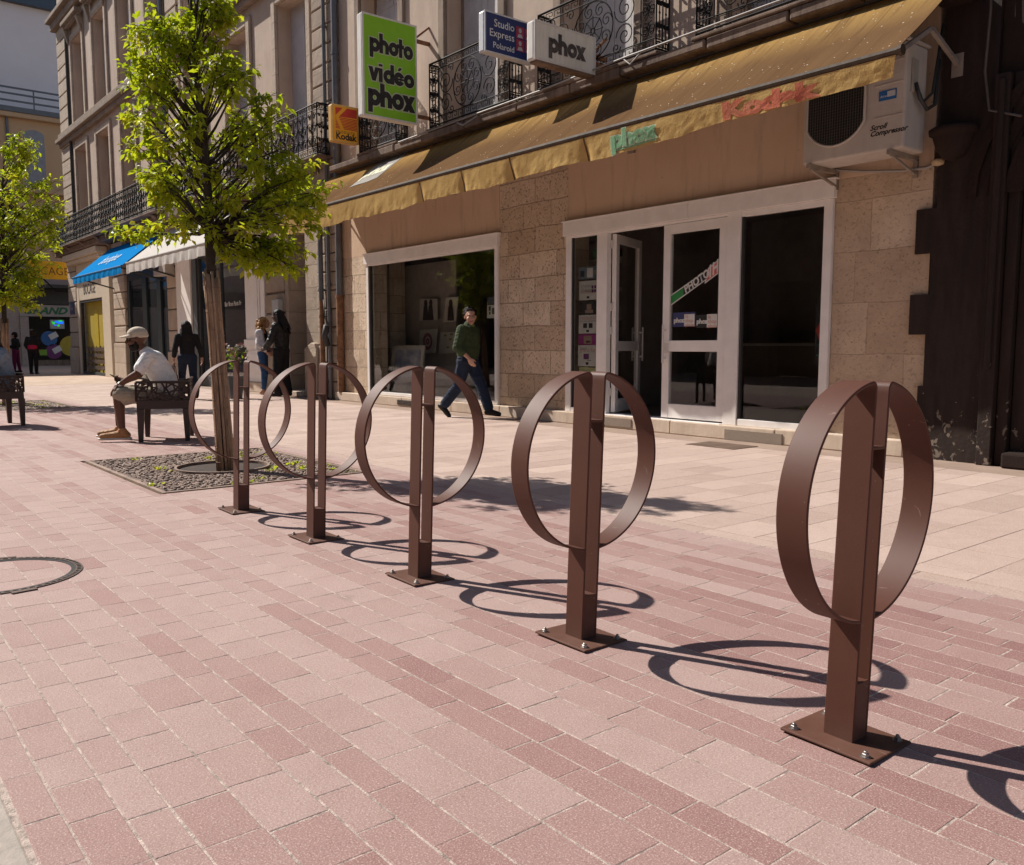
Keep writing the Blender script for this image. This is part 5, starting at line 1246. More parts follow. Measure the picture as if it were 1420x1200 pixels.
make_tree('young leafy street tree in a reed sleeve behind the farthest bike rack', (-7.20, 2.72, -.03), [(308, 655), (293, 380), (290, 320), (288, 250), (282, 180), (272, 110), (268, 50), (265, 10), (264, -30)], 7.30, prof1, 150, 5, 50,
          [(195, 235, .2), (215, 268, .1), (225, 245, -.2), (188, 222, .3), (240, 290, .3), (150, 328, .1), (172, 322, 0), (196, 318, -.1), (214, 325, .1), (172, 70, .2), (178, 88, .1), (190, 95, .2), (168, 150, .3), (160, 185, .2), (180, 200, .1), (205, 205, 0), (212, 12, .1), (222, 25, 0), (455, 300, -.2), (462, 285, -.3), (440, 315, .1), (398, 372, .1), (408, 380, 0), (365, 375, -.1), (350, 368, .1)])
prof2 = [(188, 18, 36), (215, -5, 52), (240, -45, 72), (270, -70, 84), (300, -85, 84), (330, -95, 84), (360, -95, 84), (385, -85, 70), (405, -70, 52), (428, -30, 40), (440, -10, 10)]
make_tree('leafy street tree cut by the left edge of the picture', (-17.62, 2.72, -.03), [(8, 563), (6, 445), (5, 410), (5, 360), (4, 320), (3, 280), (4, 240), (8, 200)], .776*17.62+.631*2.72, prof2, 190, 9, 40, [(48, 432, 0), (40, 425, .2), (78, 330, 0), (84, 285, .2)], .8, 1.25)
# grates
def jitter_cells(mb, x0, x1, y0, y1, s, z0, z1, keep, r, shrink=.80):
    ny = int((y1-y0)/(s*.87)); nx = int((x1-x0)/s)
    for j in range(ny+1):
        for i in range(nx+1):
            c = (x0 + (i+.5*(j % 2))*s + r.gauss(0, s*.13), y0 + j*s*.87 + r.gauss(0, s*.13)); rr = s*.5*shrink*r.uniform(.8, 1.22)
            if not keep(c[0], c[1], rr): continue
            a0 = r.random()*PI; el = r.uniform(.62, 1.0); n = 6; pl_ = []
            th = r.random()*PI
            for k in range(n):
                a = a0+2*PI*k/n; u, v = rr*math.cos(a)*1.15, rr*math.sin(a)*el*r.uniform(.8, 1.15)
                pl_.append((c[0]+u*math.cos(th)-v*math.sin(th), c[1]+u*math.sin(th)+v*math.cos(th)))
            zt_ = z1 + r.uniform(-.002, .002)
            vs = [(*p, z0) for p in pl_] + [(c[0]+(p[0]-c[0])*.96, c[1]+(p[1]-c[1])*.96, zt_-.005) for p in pl_] + [(c[0]+(p[0]-c[0])*.72, c[1]+(p[1]-c[1])*.72, zt_) for p in pl_]
            fs = [tuple(range(2*n, 3*n))]
            for k in range(n): q = (k+1) % n; fs += [(k, q, n+q, n+k), (n+k, n+q, 2*n+q, 2*n+k)]
            mb.add(vs, fs)
M_GRATE = plain('worn_brown_iron', (.28, .195, .155), .7, .1, .3, 8, .3)
def grate(label, x0, x1, y0, y1, cx_, cy_, s, seed):
    r = random.Random(seed); t = thing('tree_grate', label, 'tree grate', (cx_, cy_, 0), group='iron tree grates')
    b = MB(); w_ = .035
    b.box(x0, x1, y0, y0+w_, -.012, .004); b.box(x0, x1, y1-w_, y1, -.012, .004); b.box(x0, x0+w_, y0+w_, y1-w_, -.012, .004); b.box(x1-w_, x1, y0+w_, y1-w_, -.012, .004)
    b.build('frame', M_GRATE, t)
    MB().box(x0+w_, x1-w_, y0+w_, y1-w_, -.0155, -.009).build('soil', M_SOIL, t)
    q = MB(); jitter_cells(q, x0+w_+.02, x1-w_-.02, y0+w_+.02, y1-w_-.02, s, -.009, .004, lambda x, y, rr: math.hypot(x-cx_, y-cy_) > .40+rr and x0+w_+rr*.6 < x < x1-w_-rr*.6 and y0+w_+rr*.6 < y < y1-w_-rr*.6, r)
    q.build('lattice', M_GRATE, t)
    b = MB(); annulus(b, .375, .395, -.012, .016, 48, (cx_, cy_)); b.build('ring', M_GRATE, t)
    MB().lathe([(.37, -.014), (.37, -.0075)], (cx_, cy_, 0), 32).build('planting_hole', M_SOIL, t)
    wd = MB(); wd.c = []; wd.col = .5
    for k in range(int((x1-x0)*(y1-y0)*24)):
        x, y = r.uniform(x0+.05, x1-.05), r.uniform(y0+.05, y1-.05)
        if math.hypot(x-cx_, y-cy_) < .36: continue
        if mnoise.noise(Vector((x*1.7, y*1.7, seed))) < .02: continue
        h = r.uniform(.5, 1.3)
        for i in range(r.randint(4, 11)):
            a = r.random()*2*PI; wd.col = r.uniform(.35, 1); add_leaf(wd, Vector((x+r.gauss(0, .02), y+r.gauss(0, .02), 0)), Vector((math.cos(a), math.sin(a), r.uniform(.3, 1.4))), Vector((0, 0, 1)), h*r.uniform(.02, .05), h*r.uniform(.012, .026))
    return t, wd
g1, wd = grate('brown pebbly iron tree grate with weeds around the near tree', -8.57, -6.33, 1.92, 3.59, -7.37, 2.75, .052, 3)
tag(wd.build('grate_weeds', M_LEAF, fix=False), 'small green weeds growing through the near tree grate', 'weeds', kind='stuff')
g2, wd = grate('weedy iron tree grate at the left edge, around the tree cut by the frame', -18.87, -16.23, 1.92, 3.59, -17.6, 2.75, .075, 4)
tag(wd.build('grate_weeds', M_LEAF, fix=False), 'small green weeds in the far left tree grate', 'weeds', kind='stuff')
# ------------------------------------------------------------------ perforated steel armchairs
M_CHAIR = plain('dark_brown_chair_paint', (.040, .021, .017), .5, 0, .15, 8)
def perforated(mb, w, z0, z1, put, r, th=.004):
    """leaf-vein cut-outs: a web of bars between jittered nodes inside a solid border"""
    nx, nz = max(3, round(w/.055)), max(3, round((z1-z0)/.050)); nod = {}
    for j in range(nz+1):
        for i in range(nx+1):
            u, v = w*i/nx, z0+(z1-z0)*j/nz
            if 0 < i < nx: u += r.uniform(-.019, .019)
            if 0 < j < nz: v += r.uniform(-.017, .017)
            nod[i, j] = (u, v)
    def seg(a, b, wd):
        dx, dz = b[0]-a[0], b[1]-a[1]; l = math.hypot(dx, dz); px, pz = -dz/l*wd/2, dx/l*wd/2
        q = [(a[0]+px, a[1]+pz), (b[0]+px, b[1]+pz), (b[0]-px, b[1]-pz), (a[0]-px, a[1]-pz)]
        vs = [put(u, v, 0) for u, v in q] + [put(u, v, th) for u, v in q]
        mb.add(vs, [(3, 2, 1, 0), (4, 5, 6, 7), (0, 1, 5, 4), (1, 2, 6, 5), (2, 3, 7, 6), (3, 0, 4, 7)])
    for (i, j), a in nod.items():
        for di, dj in ((1, 0), (0, 1), (1, 1 if (i+j) % 2 else -1)):
            b = nod.get((i+di, j+dj))
            if b and r.random() < (.88 if di*dj == 0 else .78): seg(a, b, r.uniform(.013, .025))
    for a, b in (((0, z0), (w, z0)), ((w, z0), (w, z1)), ((w, z1), (0, z1)), ((0, z1), (0, z0))): seg(a, b, .028)
def armchair(label, loc, rz):
    r = random.Random(21)
    t = thing('steel_armchair', label, 'armchair', loc, rz, 'perforated steel armchairs')
    D, W = .27, .29
    MB().box(-D+.01, D, -W+.012, W-.012, .395, .415).build('seat', M_CHAIR, t, local=True, bevel=.004)
    for sg in (1, -1):
        b = MB(); y = sg*W
        perforated(b, 2*D, .445, .655, lambda u, v, q: (D-u, y+(q-.002), v), r)
        b.box(-D, D, y-.006, y+.006, .36, .452); b.box(-D, D, y-.02, y+.02, .652, .668)
        b.build('arm_panel', M_CHAIR, t, local=True)
        for sx in (1, -1):
            l = MB(); x = sx*(D-.035); l.prism([(x-.044, .36), (x+.034, .36), (x+sx*.006+.024, 0), (x+sx*.006-.024, 0)], y-.020 if sg < 0 else y-.018, y+.018 if sg < 0 else y+.020, 'y'); l.build('leg', M_CHAIR, t, local=True, bevel=.002)
    b = MB(); perforated(b, 2*W-.03, .42, .675, lambda u, v, q: (-D+q, -W+.015+u, v), r); b.box(-D-.012, -D+.012, -W, W, .675, .695); b.box(-D-.005, -D+.005, -W+.008, W-.008, .36, .425); b.build('back_panel', M_CHAIR, t, local=True)
    MB().box(D-.012, D, -W+.012, W-.012, .35, .394).build('front_rail', M_CHAIR, t, local=True)
    return t
CH1 = (-10.07, 3.13, 0); CH2 = (-13.19, 1.90, 0); CRZ = R(-113); CRZ2 = R(-84)
armchair('dark perforated steel armchair under the seated man in the white t-shirt', CH1, CRZ)
armchair('dark perforated steel armchair at the left edge, holding the person in denim', CH2, CRZ2)
# ------------------------------------------------------------------ people
def hull(bm, pts):
    vs = [bm.verts.new(p) for p in pts]
    r_ = bmesh.ops.convex_hull(bm, input=vs)
    bmesh.ops.delete(bm, geom=[g for g in r_['geom_interior'] if isinstance(g, bmesh.types.BMVert)], context='VERTS')
def _sphere(n=10, m=7):
    return [Vector((math.sin(PI*(j+.5)/m)*math.cos(2*PI*i/n), math.sin(PI*(j+.5)/m)*math.sin(2*PI*i/n), math.cos(PI*(j+.5)/m))) for j in range(m) for i in range(n)] + [Vector((0, 0, 1)), Vector((0, 0, -1))]
_S = _sphere()
def cap(p0, p1, r0, r1=None, fl=None):
    return ('c', Vector(p0), Vector(p1), r0, r0 if r1 is None else r1, fl)
def ell(c, r, M=None): return ('e', Vector(c), r, M)
def blob(items, name, mat, parent, vox=.008, smooth=3, tr=None):
    bm = bmesh.new()
    for it in items:
        if it[0] == 'c':
            _, a, b, r0, r1, fl = it; f = Vector(fl) if fl else Vector((1, 1, 1))
            hull(bm, [a + Vector((s.x*f.x, s.y*f.y, s.z*f.z))*r0 for s in _S] + [b + Vector((s.x*f.x, s.y*f.y, s.z*f.z))*r1 for s in _S])
        else:
            _, c, r, M = it
            q = [Vector((s.x*r[0], s.y*r[1], s.z*r[2])) for s in _sphere(16, 11)]
            hull(bm, [c + (M @ p if M else p) for p in q])
    if tr: bmesh.ops.transform(bm, matrix=tr, verts=bm.verts)
    me = bpy.data.meshes.new(name); bm.to_mesh(me); bm.free()
    o = bpy.data.objects.new(name, me); C.objects.link(o)
    m = o.modifiers.new('r', 'REMESH'); m.mode = 'VOXEL'; m.voxel_size = vox; m.adaptivity = 0
    dg = bpy.context.evaluated_depsgraph_get(); dg.update()
    me2 = bpy.data.meshes.new_from_object(o.evaluated_get(dg)); o.modifiers.clear()
    bm = bmesh.new(); bm.from_mesh(me2)
    for _ in range(smooth): bmesh.ops.smooth_vert(bm, verts=bm.verts, factor=.5, use_axis_x=True, use_axis_y=True, use_axis_z=True)
    bm.to_mesh(me2); bm.free()
    o.data = me2; me2.name = name; bpy.data.meshes.remove(me)
    me2.materials.clear(); me2.materials.append(mat); me2.polygons.foreach_set('use_smooth', [True]*len(me2.polygons))
    if parent: o.parent = parent
    return o
def cloth(name, col, var=.15, fold=.5, rough=.85):
    if name in _M: return _M[name]
    t = NT(name); v = t.coord(); n = t.noise(7, 3, .5, t.scaled(v, 1, 1, 1.6, (.3, .5, 0)), 1.6); f2 = t.noise(170, 2, .6, v)
    c = t.mix(n, tuple(x*(1-var) for x in col), tuple(min(1, x*(1+var)) for x in col))
    t.pbsdf(c, rough, 0, t.bump(t.math('ADD', n, t.math('MULTIPLY', f2, .04)), fold, .045), .25); _M[name] = t.m; return t.m
def skin(name, col):
    if name in _M: return _M[name]
    t = NT(name); v = t.coord(); n = t.noise(14, 4, .6, v); c = t.mix(n, tuple(x*.86 for x in col), tuple(x*1.1 for x in col))
    t.pbsdf(c, .5, 0, t.bump(t.noise(160, 2, .6, v), .08, .003), .4); _M[name] = t.m; return t.m
SK_BR = skin('brown_skin', (.13, .056, .032)); SK_LT = skin('light_skin', (.50, .27, .19)); SK_DK = skin('dark_skin', (.10, .05, .032)); SK_MD = skin('tan_skin', (.42, .22, .15))
HAIR_D = cloth('black_hair', (.009, .0065, .006), .4, .9, .6); HAIR_B = cloth('dark_brown_hair', (.014, .009, .007), .4, 1.0, .75); HAIR_C = cloth('honey_curls', (.34, .17, .055), .5, 1.0, .5)
def head_items(c, M, s=1.0):
    P = lambda x, y, z: c + M @ (Vector((x, y, z))*s)
    R_ = lambda r: tuple(k*s for k in r)
    it = [ell(P(-.012, 0, .025), R_((.098, .078, .093)), M), ell(P(.028, 0, -.035), R_((.066, .061, .085)), M), ell(P(.050, 0, -.092), R_((.034, .036, .028)), M),
          ell(P(.078, 0, .028), R_((.018, .050, .014)), M), cap(P(.092, 0, .010), P(.113, 0, -.030), .010*s, .0155*s), cap(P(.088, -.018, -.062), P(.088, .018, -.062), .009*s), cap(P(.086, -.014, -.074), P(.086, .014, -.074), .010*s)]
    for g in (-1, 1):
        it += [ell(P(-.008, g*.080, -.008), R_((.022, .010, .033)), M), ell(P(.062, g*.040, -.030), R_((.028, .024, .026)), M)]
    return it
def face_bits(par, c, M, s=1.0, lips=(.28, .08, .07)):
    P = lambda x, y, z: c + M @ (Vector((x, y, z))*s)
    for g in (-1, 1):
        b = blob([ell(P(.083, g*.031, .004), (.011*s, .013*s, .0075*s), M)], 'eye', plain('eye_white', (.42, .38, .36), .3), par, .003, 1)
        blob([ell(P(.0915, g*.030, .004), (.004*s, .006*s, .006*s), M)], 'iris', M_INK, b, .002, 1)
        blob([cap(P(.092, g*.016, .022), P(.084, g*.046, .023), .0045*s)], 'eyebrow', HAIR_B, par, .003, 1)
    blob([cap(P(.094, -.019, -.067), P(.094, .019, -.067), .0075*s)], 'lips', skin('lips_%d' % int(lips[0]*100), lips), par, .003, 1)
def hand_items(w, d, n, side, curl=.5, s=1.0):
    """palm from wrist w along d, palm normal n (towards the palm side); side = +1/-1 puts the thumb on d x n"""
    d = Vector(d).normalized(); n = Vector(n); n = (n - d*n.dot(d)).normalized(); t = d.cross(n)*side; w = Vector(w)
    it = [cap(w, w+d*.03*s, .024*s, .028*s)]
    for k, (o, L, r_) in enumerate(((.030, .068, .0088), (.010, .078, .0092), (-.010, .072, .0088), (-.029, .056, .0080))):
        b = w + d*(.085 - .006*abs(k-1.2))*s + t*o*s; it.append(cap(w + d*.02*s + t*o*.7*s, b, .0145*s, .0115*s))
        c1 = curl*(.75+.12*k); m = b + (d*math.cos(c1) + n*math.sin(c1))*L*.52*s; e = m + (d*math.cos(c1*2.1) + n*math.sin(c1*2.1))*L*.48*s
        it += [cap(b, m, r_*s, r_*.95*s), cap(m, e, r_*.95*s, r_*.82*s)]
    b = w + d*.028*s + t*.026*s; m = b + (d*.72 + t*.62 + n*.25).normalized()*.042*s; e = m + (d*.9 + t*.1 + n*.4).normalized()*.034*s
    it += [cap(b, m, .0125*s, .0105*s), cap(m, e, .0105*s, .009*s)]
    return it
def shoe_items(ank, fwd, up=(0, 0, 1), L=.26, h=.07, w=.042):
    a = Vector(ank); f = Vector(fwd).normalized(); u = Vector(up).normalized(); base = a - u*.075
    return [cap(base - f*.045 + u*.046, base + f*.02 + u*.052, .043, .047), cap(base + f*.02 + u*.055, base + f*.11 + u*.042, .047, .041), cap(base + f*.11 + u*.042, base + f*(L-.085) + u*.036, .043, .034), cap(base - f*.02 + u*.07, a + u*.02, .046, .048)]
def sole_items(ank, fwd, L=.26):
    a = Vector(ank); f = Vector(fwd).normalized(); base = a - Vector((0, 0, .075)); s = f.cross(Vector((0, 0, 1)))
    return [cap(base - f*.06 + Vector((0, 0, .012)), base + f*(L-.075) + Vector((0, 0, .012)), .043, .040, (1, 1, .36)), cap(base + f*.08 + Vector((0, 0, .012)), base + f*(L-.1) + Vector((0, 0, .012)), .048, .044, (1, 1, .34))]
def rotM(yaw=0, pitch=0, roll=0):
    return Matrix.Rotation(yaw, 3, 'Z') @ Matrix.Rotation(pitch, 3, 'Y') @ Matrix.Rotation(roll, 3, 'X')
V = Vector
def person(label, loc, rz): return thing('person', label, 'person', loc, rz)
def limb_body(J, k=1.0, hands=None, vox=.008, headM=None, hs=1.0, bare=()):
    """one continuous body from joints: N neck base, H head centre, sl/sr shoulders, el/er, wl/wr, P pelvis, C chest, hl/hr hips, kl/kr, al/ar"""
    it = [cap(J['P'], J['W'], .105*k, .095*k, (.85, 1.2, 1)), cap(J['W'], J['C'], .095*k, .115*k, (.85, 1.2, 1)), cap(J['C'], J['N'], .09*k, .052*k), cap(J['N'], J['H'] + (headM @ V((-.015, 0, -.06)))*hs, .052, .048)]
    for s in 'lr':
        it += [cap(J['s'+s], J['e'+s], .044*k, .036*k), cap(J['e'+s], J['e'+s].lerp(J['w'+s], .35), .037*k, .036*k), cap(J['e'+s].lerp(J['w'+s], .3), J['w'+s], .036*k, .025), cap(J['C'], J['s'+s], .075*k, .046*k),
               cap(J['h'+s], J['k'+s], .074*k, .052*k), cap(J['k'+s], J['k'+s].lerp(J['a'+s], .35), .050*k, .052*k), cap(J['k'+s].lerp(J['a'+s], .3), J['a'+s], .051*k, .034), cap(J['P'], J['h'+s], .09*k, .08*k)]
    it += head_items(J['H'], headM, hs)
    if hands: it += hands
    return it
def top_items(J, g=.014, k=1.0, sleeve=1.0, belly=0.0, hem=.0):
    it = [cap(J['P']+V((0, 0, .0+hem)), J['W'], .112*k+g, .108*k+g+belly, (.9, 1.2, 1)), cap(J['W'], J['C'], .108*k+g+belly, .124*k+g, (.88, 1.2, 1)), cap(J['C'], J['N'] - (J['N']-J['C'])*.12, .10*k+g, .058*k+g*.6)]
    for s in 'lr':
        it += [cap(J['C'], J['s'+s], .085*k+g, .052*k+g)]
        if sleeve <= 1: it.append(cap(J['s'+s], J['s'+s].lerp(J['e'+s], sleeve), .050*k+g, (.050-.006*sleeve)*k+g*1.2))
        else:
            it += [cap(J['s'+s], J['e'+s], .050*k+g, .043*k+g), cap(J['e'+s], J['e'+s].lerp(J['w'+s], sleeve-1), .043*k+g, .034*k+g)]
    return it
def legs_items(J, g=.012, k=1.0, to=2.0, flare=0.0):
    it = [cap(J['P']+V((0, 0, .03)), J['P']-V((0, 0, .02)), .112*k+g, .118*k+g, (.9, 1.2, 1))]
    for s in 'lr':
        it.append(cap(J['P'], J['h'+s], .10*k+g, .088*k+g))
        if to <= 1: it.append(cap(J['h'+s], J['h'+s].lerp(J['k'+s], to), .082*k+g, .066*k+g+flare))
        else:
            it += [cap(J['h'+s], J['k'+s], .082*k+g, .058*k+g), cap(J['k'+s], J['k'+s].lerp(J['a'+s], to-1), .058*k+g, .042*k+g+flare)]
    return it
def Jd(**k): return {a: V(b) for a, b in k.items()}

# --- man sitting with a phone
pm = person('man in white t-shirt, beige cap and shorts sitting with his phone', CH1, CRZ)
J = Jd(P=(-.02, 0, .50), W=(.0, 0, .66), C=(.10, 0, .85), N=(.20, 0, .995), H=(.275, .0, 1.13), sl=(.15, .185, .93), sr=(.16, -.185, .93), el=(.26, .255, .745), er=(.30, -.25, .72), wl=(.455, .17, .625), wr=(.43, -.08, .65),
       hl=(.03, .10, .485), hr=(.03, -.10, .485), kl=(.47, .17, .520), kr=(.50, -.15, .530), al=(.44, .19, .10), ar=(.52, -.14, .10))
hM = rotM(0, R(6), 0)
hands = hand_items(J['wl'], (.7, -.05, -.55), (.2, -.2, -1), 1, .45) + hand_items(J['wr'], (.75, .25, .25), (-.2, .7, .5), -1, .75)
pb = blob(limb_body(J, 1.12, hands, headM=hM, hs=1.04), 'body', SK_BR, pm, .0065, 2)
face_bits(pb, J['H'], hM, 1, (.16, .06, .05))
blob(top_items(J, .018, 1.08, .66, .018), 'white_t_shirt', cloth('white_cotton', (.86, .85, .86), .03, .8), pm, .008, 3)
shit = [cap((-.03, 0, .48), (.04, 0, .485), .135, .13, (1, 1.2, .8))]
for s, y in (('l', 1), ('r', -1)): shit += [cap(J['h'+s], J['k'+s].lerp(J['h'+s], .06) + V((0, 0, .0)), .10, .092), cap(J['h'+s].lerp(J['k'+s], .5), J['k'+s].lerp(J['h'+s], .12) + V((0, 0, -.055)), .07, .068)]
blob(shit, 'beige_shorts', cloth('beige_cotton', (.40, .34, .26), .1, .8), pm, .008, 3)
for s in 'lr':
    a = J['a'+s]; sh = blob(shoe_items(a, (1, .05 if s == 'l' else -.1, 0), L=.29), 'shoe', cloth('tan_leather', (.40, .20, .085), .2, .5, .6), pm, .007, 2)
    blob(sole_items(a, (1, .05 if s == 'l' else -.1, 0), .29), 'sole', plain('white_rubber', (.62, .58, .52), .6), sh, .006, 1)
    blob([cap(a + V((.03, -.03, .0)), a + V((.03, .03, .0)), .008), cap(a + V((.06, -.03, -.015)), a + V((.06, .03, -.015)), .007)], 'laces', M_INK, sh, .004, 1)
HP = lambda x, y, z: J['H'] + hM @ V((x, y, z))
cp = blob([ell(HP(-.012, 0, .052), (.112, .090, .082), hM), ell(HP(-.02, 0, .03), (.108, .091, .045), hM)], 'baseball_cap', cloth('khaki_cap', (.60, .52, .42), .08, .3), pm, .006, 2)
bmv = MB(); vs = []
for i in range(9):
    for j in range(5):
        a = (i-4)/4*1.15; rr = .085 + .085*j/4*math.cos(a*.8); vs.append(HP(.0 + rr*math.cos(a)*1.05, .088*math.sin(a)*(1-.05*j), .045 + .006*math.cos(a*1.2) - .004*j - .016*abs(a)*j/4))
bmv.add(vs, [(i*5+j, (i+1)*5+j, (i+1)*5+j+1, i*5+j+1) for i in range(8) for j in range(4)])
br = bmv.build('brim', cloth('khaki_cap', (.4, .33, .25)), cp, local=True, smooth=True, fix=False); sm = br.modifiers.new('s', 'SOLIDIFY'); sm.thickness = .006
blob([ell(HP(.03, 0, -.078), (.068, .066, .055), hM), ell(HP(.052, 0, -.105), (.042, .044, .034), hM), cap(HP(.0, .066, -.02), HP(.02, .06, -.07), .016), cap(HP(.0, -.066, -.02), HP(.02, -.06, -.07), .016), cap(HP(.095, -.02, -.052), HP(.095, .02, -.052), .007)], 'beard', HAIR_D, pm, .006, 2)
gl = MB()
for g in (-1, 1): gl.box(.098, .103, g*.008 if g > 0 else -.056, .056 if g > 0 else -.008, -.012, .020); gl.bar((.10, g*.058, .012), (-.01, g*.088, .008), .006)
gl.bar((.102, -.01, .010), (.102, .01, .010), .006); gl.v = [tuple(HP(*p)) for p in gl.v]; gl.build('sunglasses', M_BLACK, pm, local=True)
blob([cap(J['wl']+V((-.030, -.0, .012)), J['wl']+V((-.008, -.0, .0)), .034)], 'wristwatch', plain('silver_watch', (.45, .44, .42), .3, .8), pm, .005, 1)
Mx = pm.matrix_basis if False else (Matrix.Translation(CH1) @ Matrix.Rotation(CRZ, 4, 'Z'))
ph = MB(); ph.box(-.033, .033, -.065, .065, -.004, .004); q = Mx @ Matrix.Translation((.515, -.035, .695)) @ Matrix.Rotation(R(-35), 4, 'Y') @ Matrix.Rotation(R(70), 4, 'Z'); ph.v = [tuple(q @ V(p)) for p in ph.v]
tag(ph.build('mobile_phone', M_BLACK, bevel=.003), 'black mobile phone held by the man in the beige cap', 'phone')

# --- woman in the green jumper, mid-stride
p = on_z(649, 579); WG = (p.x, min(p.y, 7.55), 0); wz = R(22)
pw_ = person('woman with short dark hair walking in a dark green jumper and blue jeans', WG, wz)
J = Jd(P=(0, 0, .86), W=(.005, 0, 1.0), C=(.02, 0, 1.20), N=(.025, 0, 1.36), H=(.055, -.01, 1.475), sl=(.0, .185, 1.275), sr=(.02, -.19, 1.275), el=(-.10, .235, 1.02), er=(.00, -.275, 1.03), wl=(-.10, .25, .82), wr=(.17, -.24, .875),
       hl=(.0, .095, .83), hr=(.0, -.095, .83), kl=(.17, .10, .47), kr=(-.10, -.10, .47), al=(.31, .10, .105), ar=(-.36, -.11, .16))
hM = rotM(R(-48), R(3), 0)
hands = hand_items(J['wr'], (.45, .05, -.8), (-.1, 1, -.1), 1, .5) + hand_items(J['wl'], (.1, 0, -1), (.1, -1, 0), -1, .5)
pb = blob(limb_body(J, 1.1, hands, headM=hM), 'body', SK_LT, pw_, .0065, 2); face_bits(pb, J['H'], hM)
blob(top_items(J, .028, 1.14, 1.42, .03, .02) + [cap((-.0, 0, .90), (0, 0, .98), .155, .165, (.95, 1.18, .6))], 'green_jumper', cloth('forest_green_wool', (.042, .058, .026), .25, .9), pw_, .008, 3)
blob([cap(J['N']+V((-.03, 0, -.02)), J['N']+V((.035, -.01, -.02)), .062, .060)], 'shirt_collar', cloth('olive_collar', (.13, .17, .05)), pw_, .006, 2)
blob(legs_items(J, .022, 1.12, 1.86, .008), 'blue_jeans', cloth('denim_blue', (.016, .025, .050), .35, .8), pw_, .008, 3)
HP = lambda x, y, z: J['H'] + hM @ V((x, y, z))
r = random.Random(9); it = [ell(HP(-.03, 0, .048), (.098, .084, .084), hM), ell(HP(-.055, 0, -.01), (.066, .080, .07), hM)]
for k in range(60):
    a = r.uniform(-PI, PI); e = r.uniform(-.25, 1.4); x_, y_, z_ = -.03 + .098*math.cos(a)*math.cos(e), .086*math.sin(a)*math.cos(e), .048 + .088*math.sin(e)
    if x_ > .045 and z_ < .085: continue
    it.append(ell(HP(x_, y_, z_), (r.uniform(.014, .024),)*3))
blob(it, 'short_dark_hair', HAIR_B, pw_, .007, 1)
blob(shoe_items(J['al'], (1, 0, -.05), (0, 0, 1), .25), 'shoe', cloth('black_leather', (.014, .012, .012), .3, .3, .5), pw_, .007, 2)
blob(shoe_items(J['ar'], (.72, 0, -.62), (.62, 0, .72), .25), 'shoe', cloth('black_leather', (.014, .012, .012)), pw_, .007, 2)

# --- couple by the doorway
q = on_z(366, 549.5); cz = math.atan2(_rt.y, _rt.x)
pc_ = person('woman with honey coloured curls in white cardigan and jeans by the doorway', (q.x, q.y, 0), cz)
J = Jd(P=(0, 0, .93), W=(.0, 0, 1.07), C=(.01, 0, 1.25), N=(.015, 0, 1.415), H=(.055, 0, 1.535), sl=(.0, .165, 1.34), sr=(.0, -.165, 1.34), el=(-.02, .20, 1.09), er=(-.03, -.20, 1.09), wl=(.14, .15, .93), wr=(.13, -.16, .93),
       hl=(.0, .085, .90), hr=(.0, -.085, .90), kl=(.02, .08, .50), kr=(.04, -.08, .50), al=(-.02, .08, .10), ar=(.02, -.09, .10))
hM = rotM(0, R(-6), 0)
pb = blob(limb_body(J, .94, hand_items(J['wr'], (.6, .1, -.7), (0, 1, 0), 1, .6) + hand_items(J['wl'], (.6, -.1, -.7), (0, -1, 0), -1, .6), headM=hM, hs=.97), 'body', SK_LT, pc_, .008, 2); face_bits(pb, J['H'], hM, .97)
blob(top_items(J, .010, .94, .5), 'black_top', cloth('black_jersey', (.014, .013, .014), .2), pc_, .009, 2)
it = []
for s in 'lr': it += [cap(J['s'+s], J['e'+s], .060, .052), cap(J['e'+s], J['e'+s].lerp(J['w'+s], .85), .052, .042), cap(J['s'+s]+V((-.03, 0, -.02)), V((-.03, J['h'+s].y*1.3, 1.0)), .075, .085), cap(J['s'+s]+V((.02, 0, -.02)), V((.05, J['h'+s].y*1.75, 1.02)), .060, .06)]
it += [cap((-.05, 0, 1.33), (-.05, 0, 1.0), .085, .095)]
blob(it, 'white_cardigan', cloth('white_knit', (.66, .63, .64), .06, .8), pc_, .009, 3)
blob(legs_items(J, .012, .92, 1.80), 'blue_jeans', cloth('mid_denim', (.035, .085, .19), .3, .8), pc_, .009, 2)
r = random.Random(2); HP = lambda x, y, z: J['H'] + hM @ V((x, y, z))
it = [ell(HP(-.03, 0, .045), (.100, .092, .085), hM), ell(HP(-.10, 0, -.07), (.075, .12, .12), hM)]
for k in range(70):
    a = r.uniform(-2.6, 2.6) + PI; zz = r.uniform(-.24, .08); rr = .085 + .055*min(1, (.08-zz)/.2); c = HP(-.045 + rr*math.cos(a)*1.05, rr*math.sin(a), zz)
    if (hM.inverted() @ (c - J['H'])).x < .05: it.append(ell(c, (r.uniform(.02, .036),)*3))
blob(it, 'curly_hair', HAIR_C, pc_, .010, 1)
for s in 'lr': blob(shoe_items(J['a'+s], (1, 0, -.1), L=.23), 'shoe', SK_MD if s == 'l' else SK_MD, pc_, .009, 2)
q = on_z(392, 551.5)
pk = person('man with long dark dreadlocks in black leather jacket by the doorway', (q.x, q.y, 0), cz + PI - .25)
J = Jd(P=(0, 0, .98), W=(.0, 0, 1.12), C=(.0, 0, 1.34), N=(.02, 0, 1.53), H=(.075, 0, 1.66), sl=(-.0, .215, 1.44), sr=(-.0, -.215, 1.44), el=(.08, .27, 1.17), er=(.05, -.27, 1.16), wl=(.28, .16, 1.0), wr=(.27, -.16, .99),
       hl=(.0, .10, .95), hr=(.0, -.10, .95), kl=(.05, .12, .52), kr=(.0, -.12, .52), al=(.02, .14, .10), ar=(-.06, -.14, .10))
hM = rotM(.1, R(8), 0)
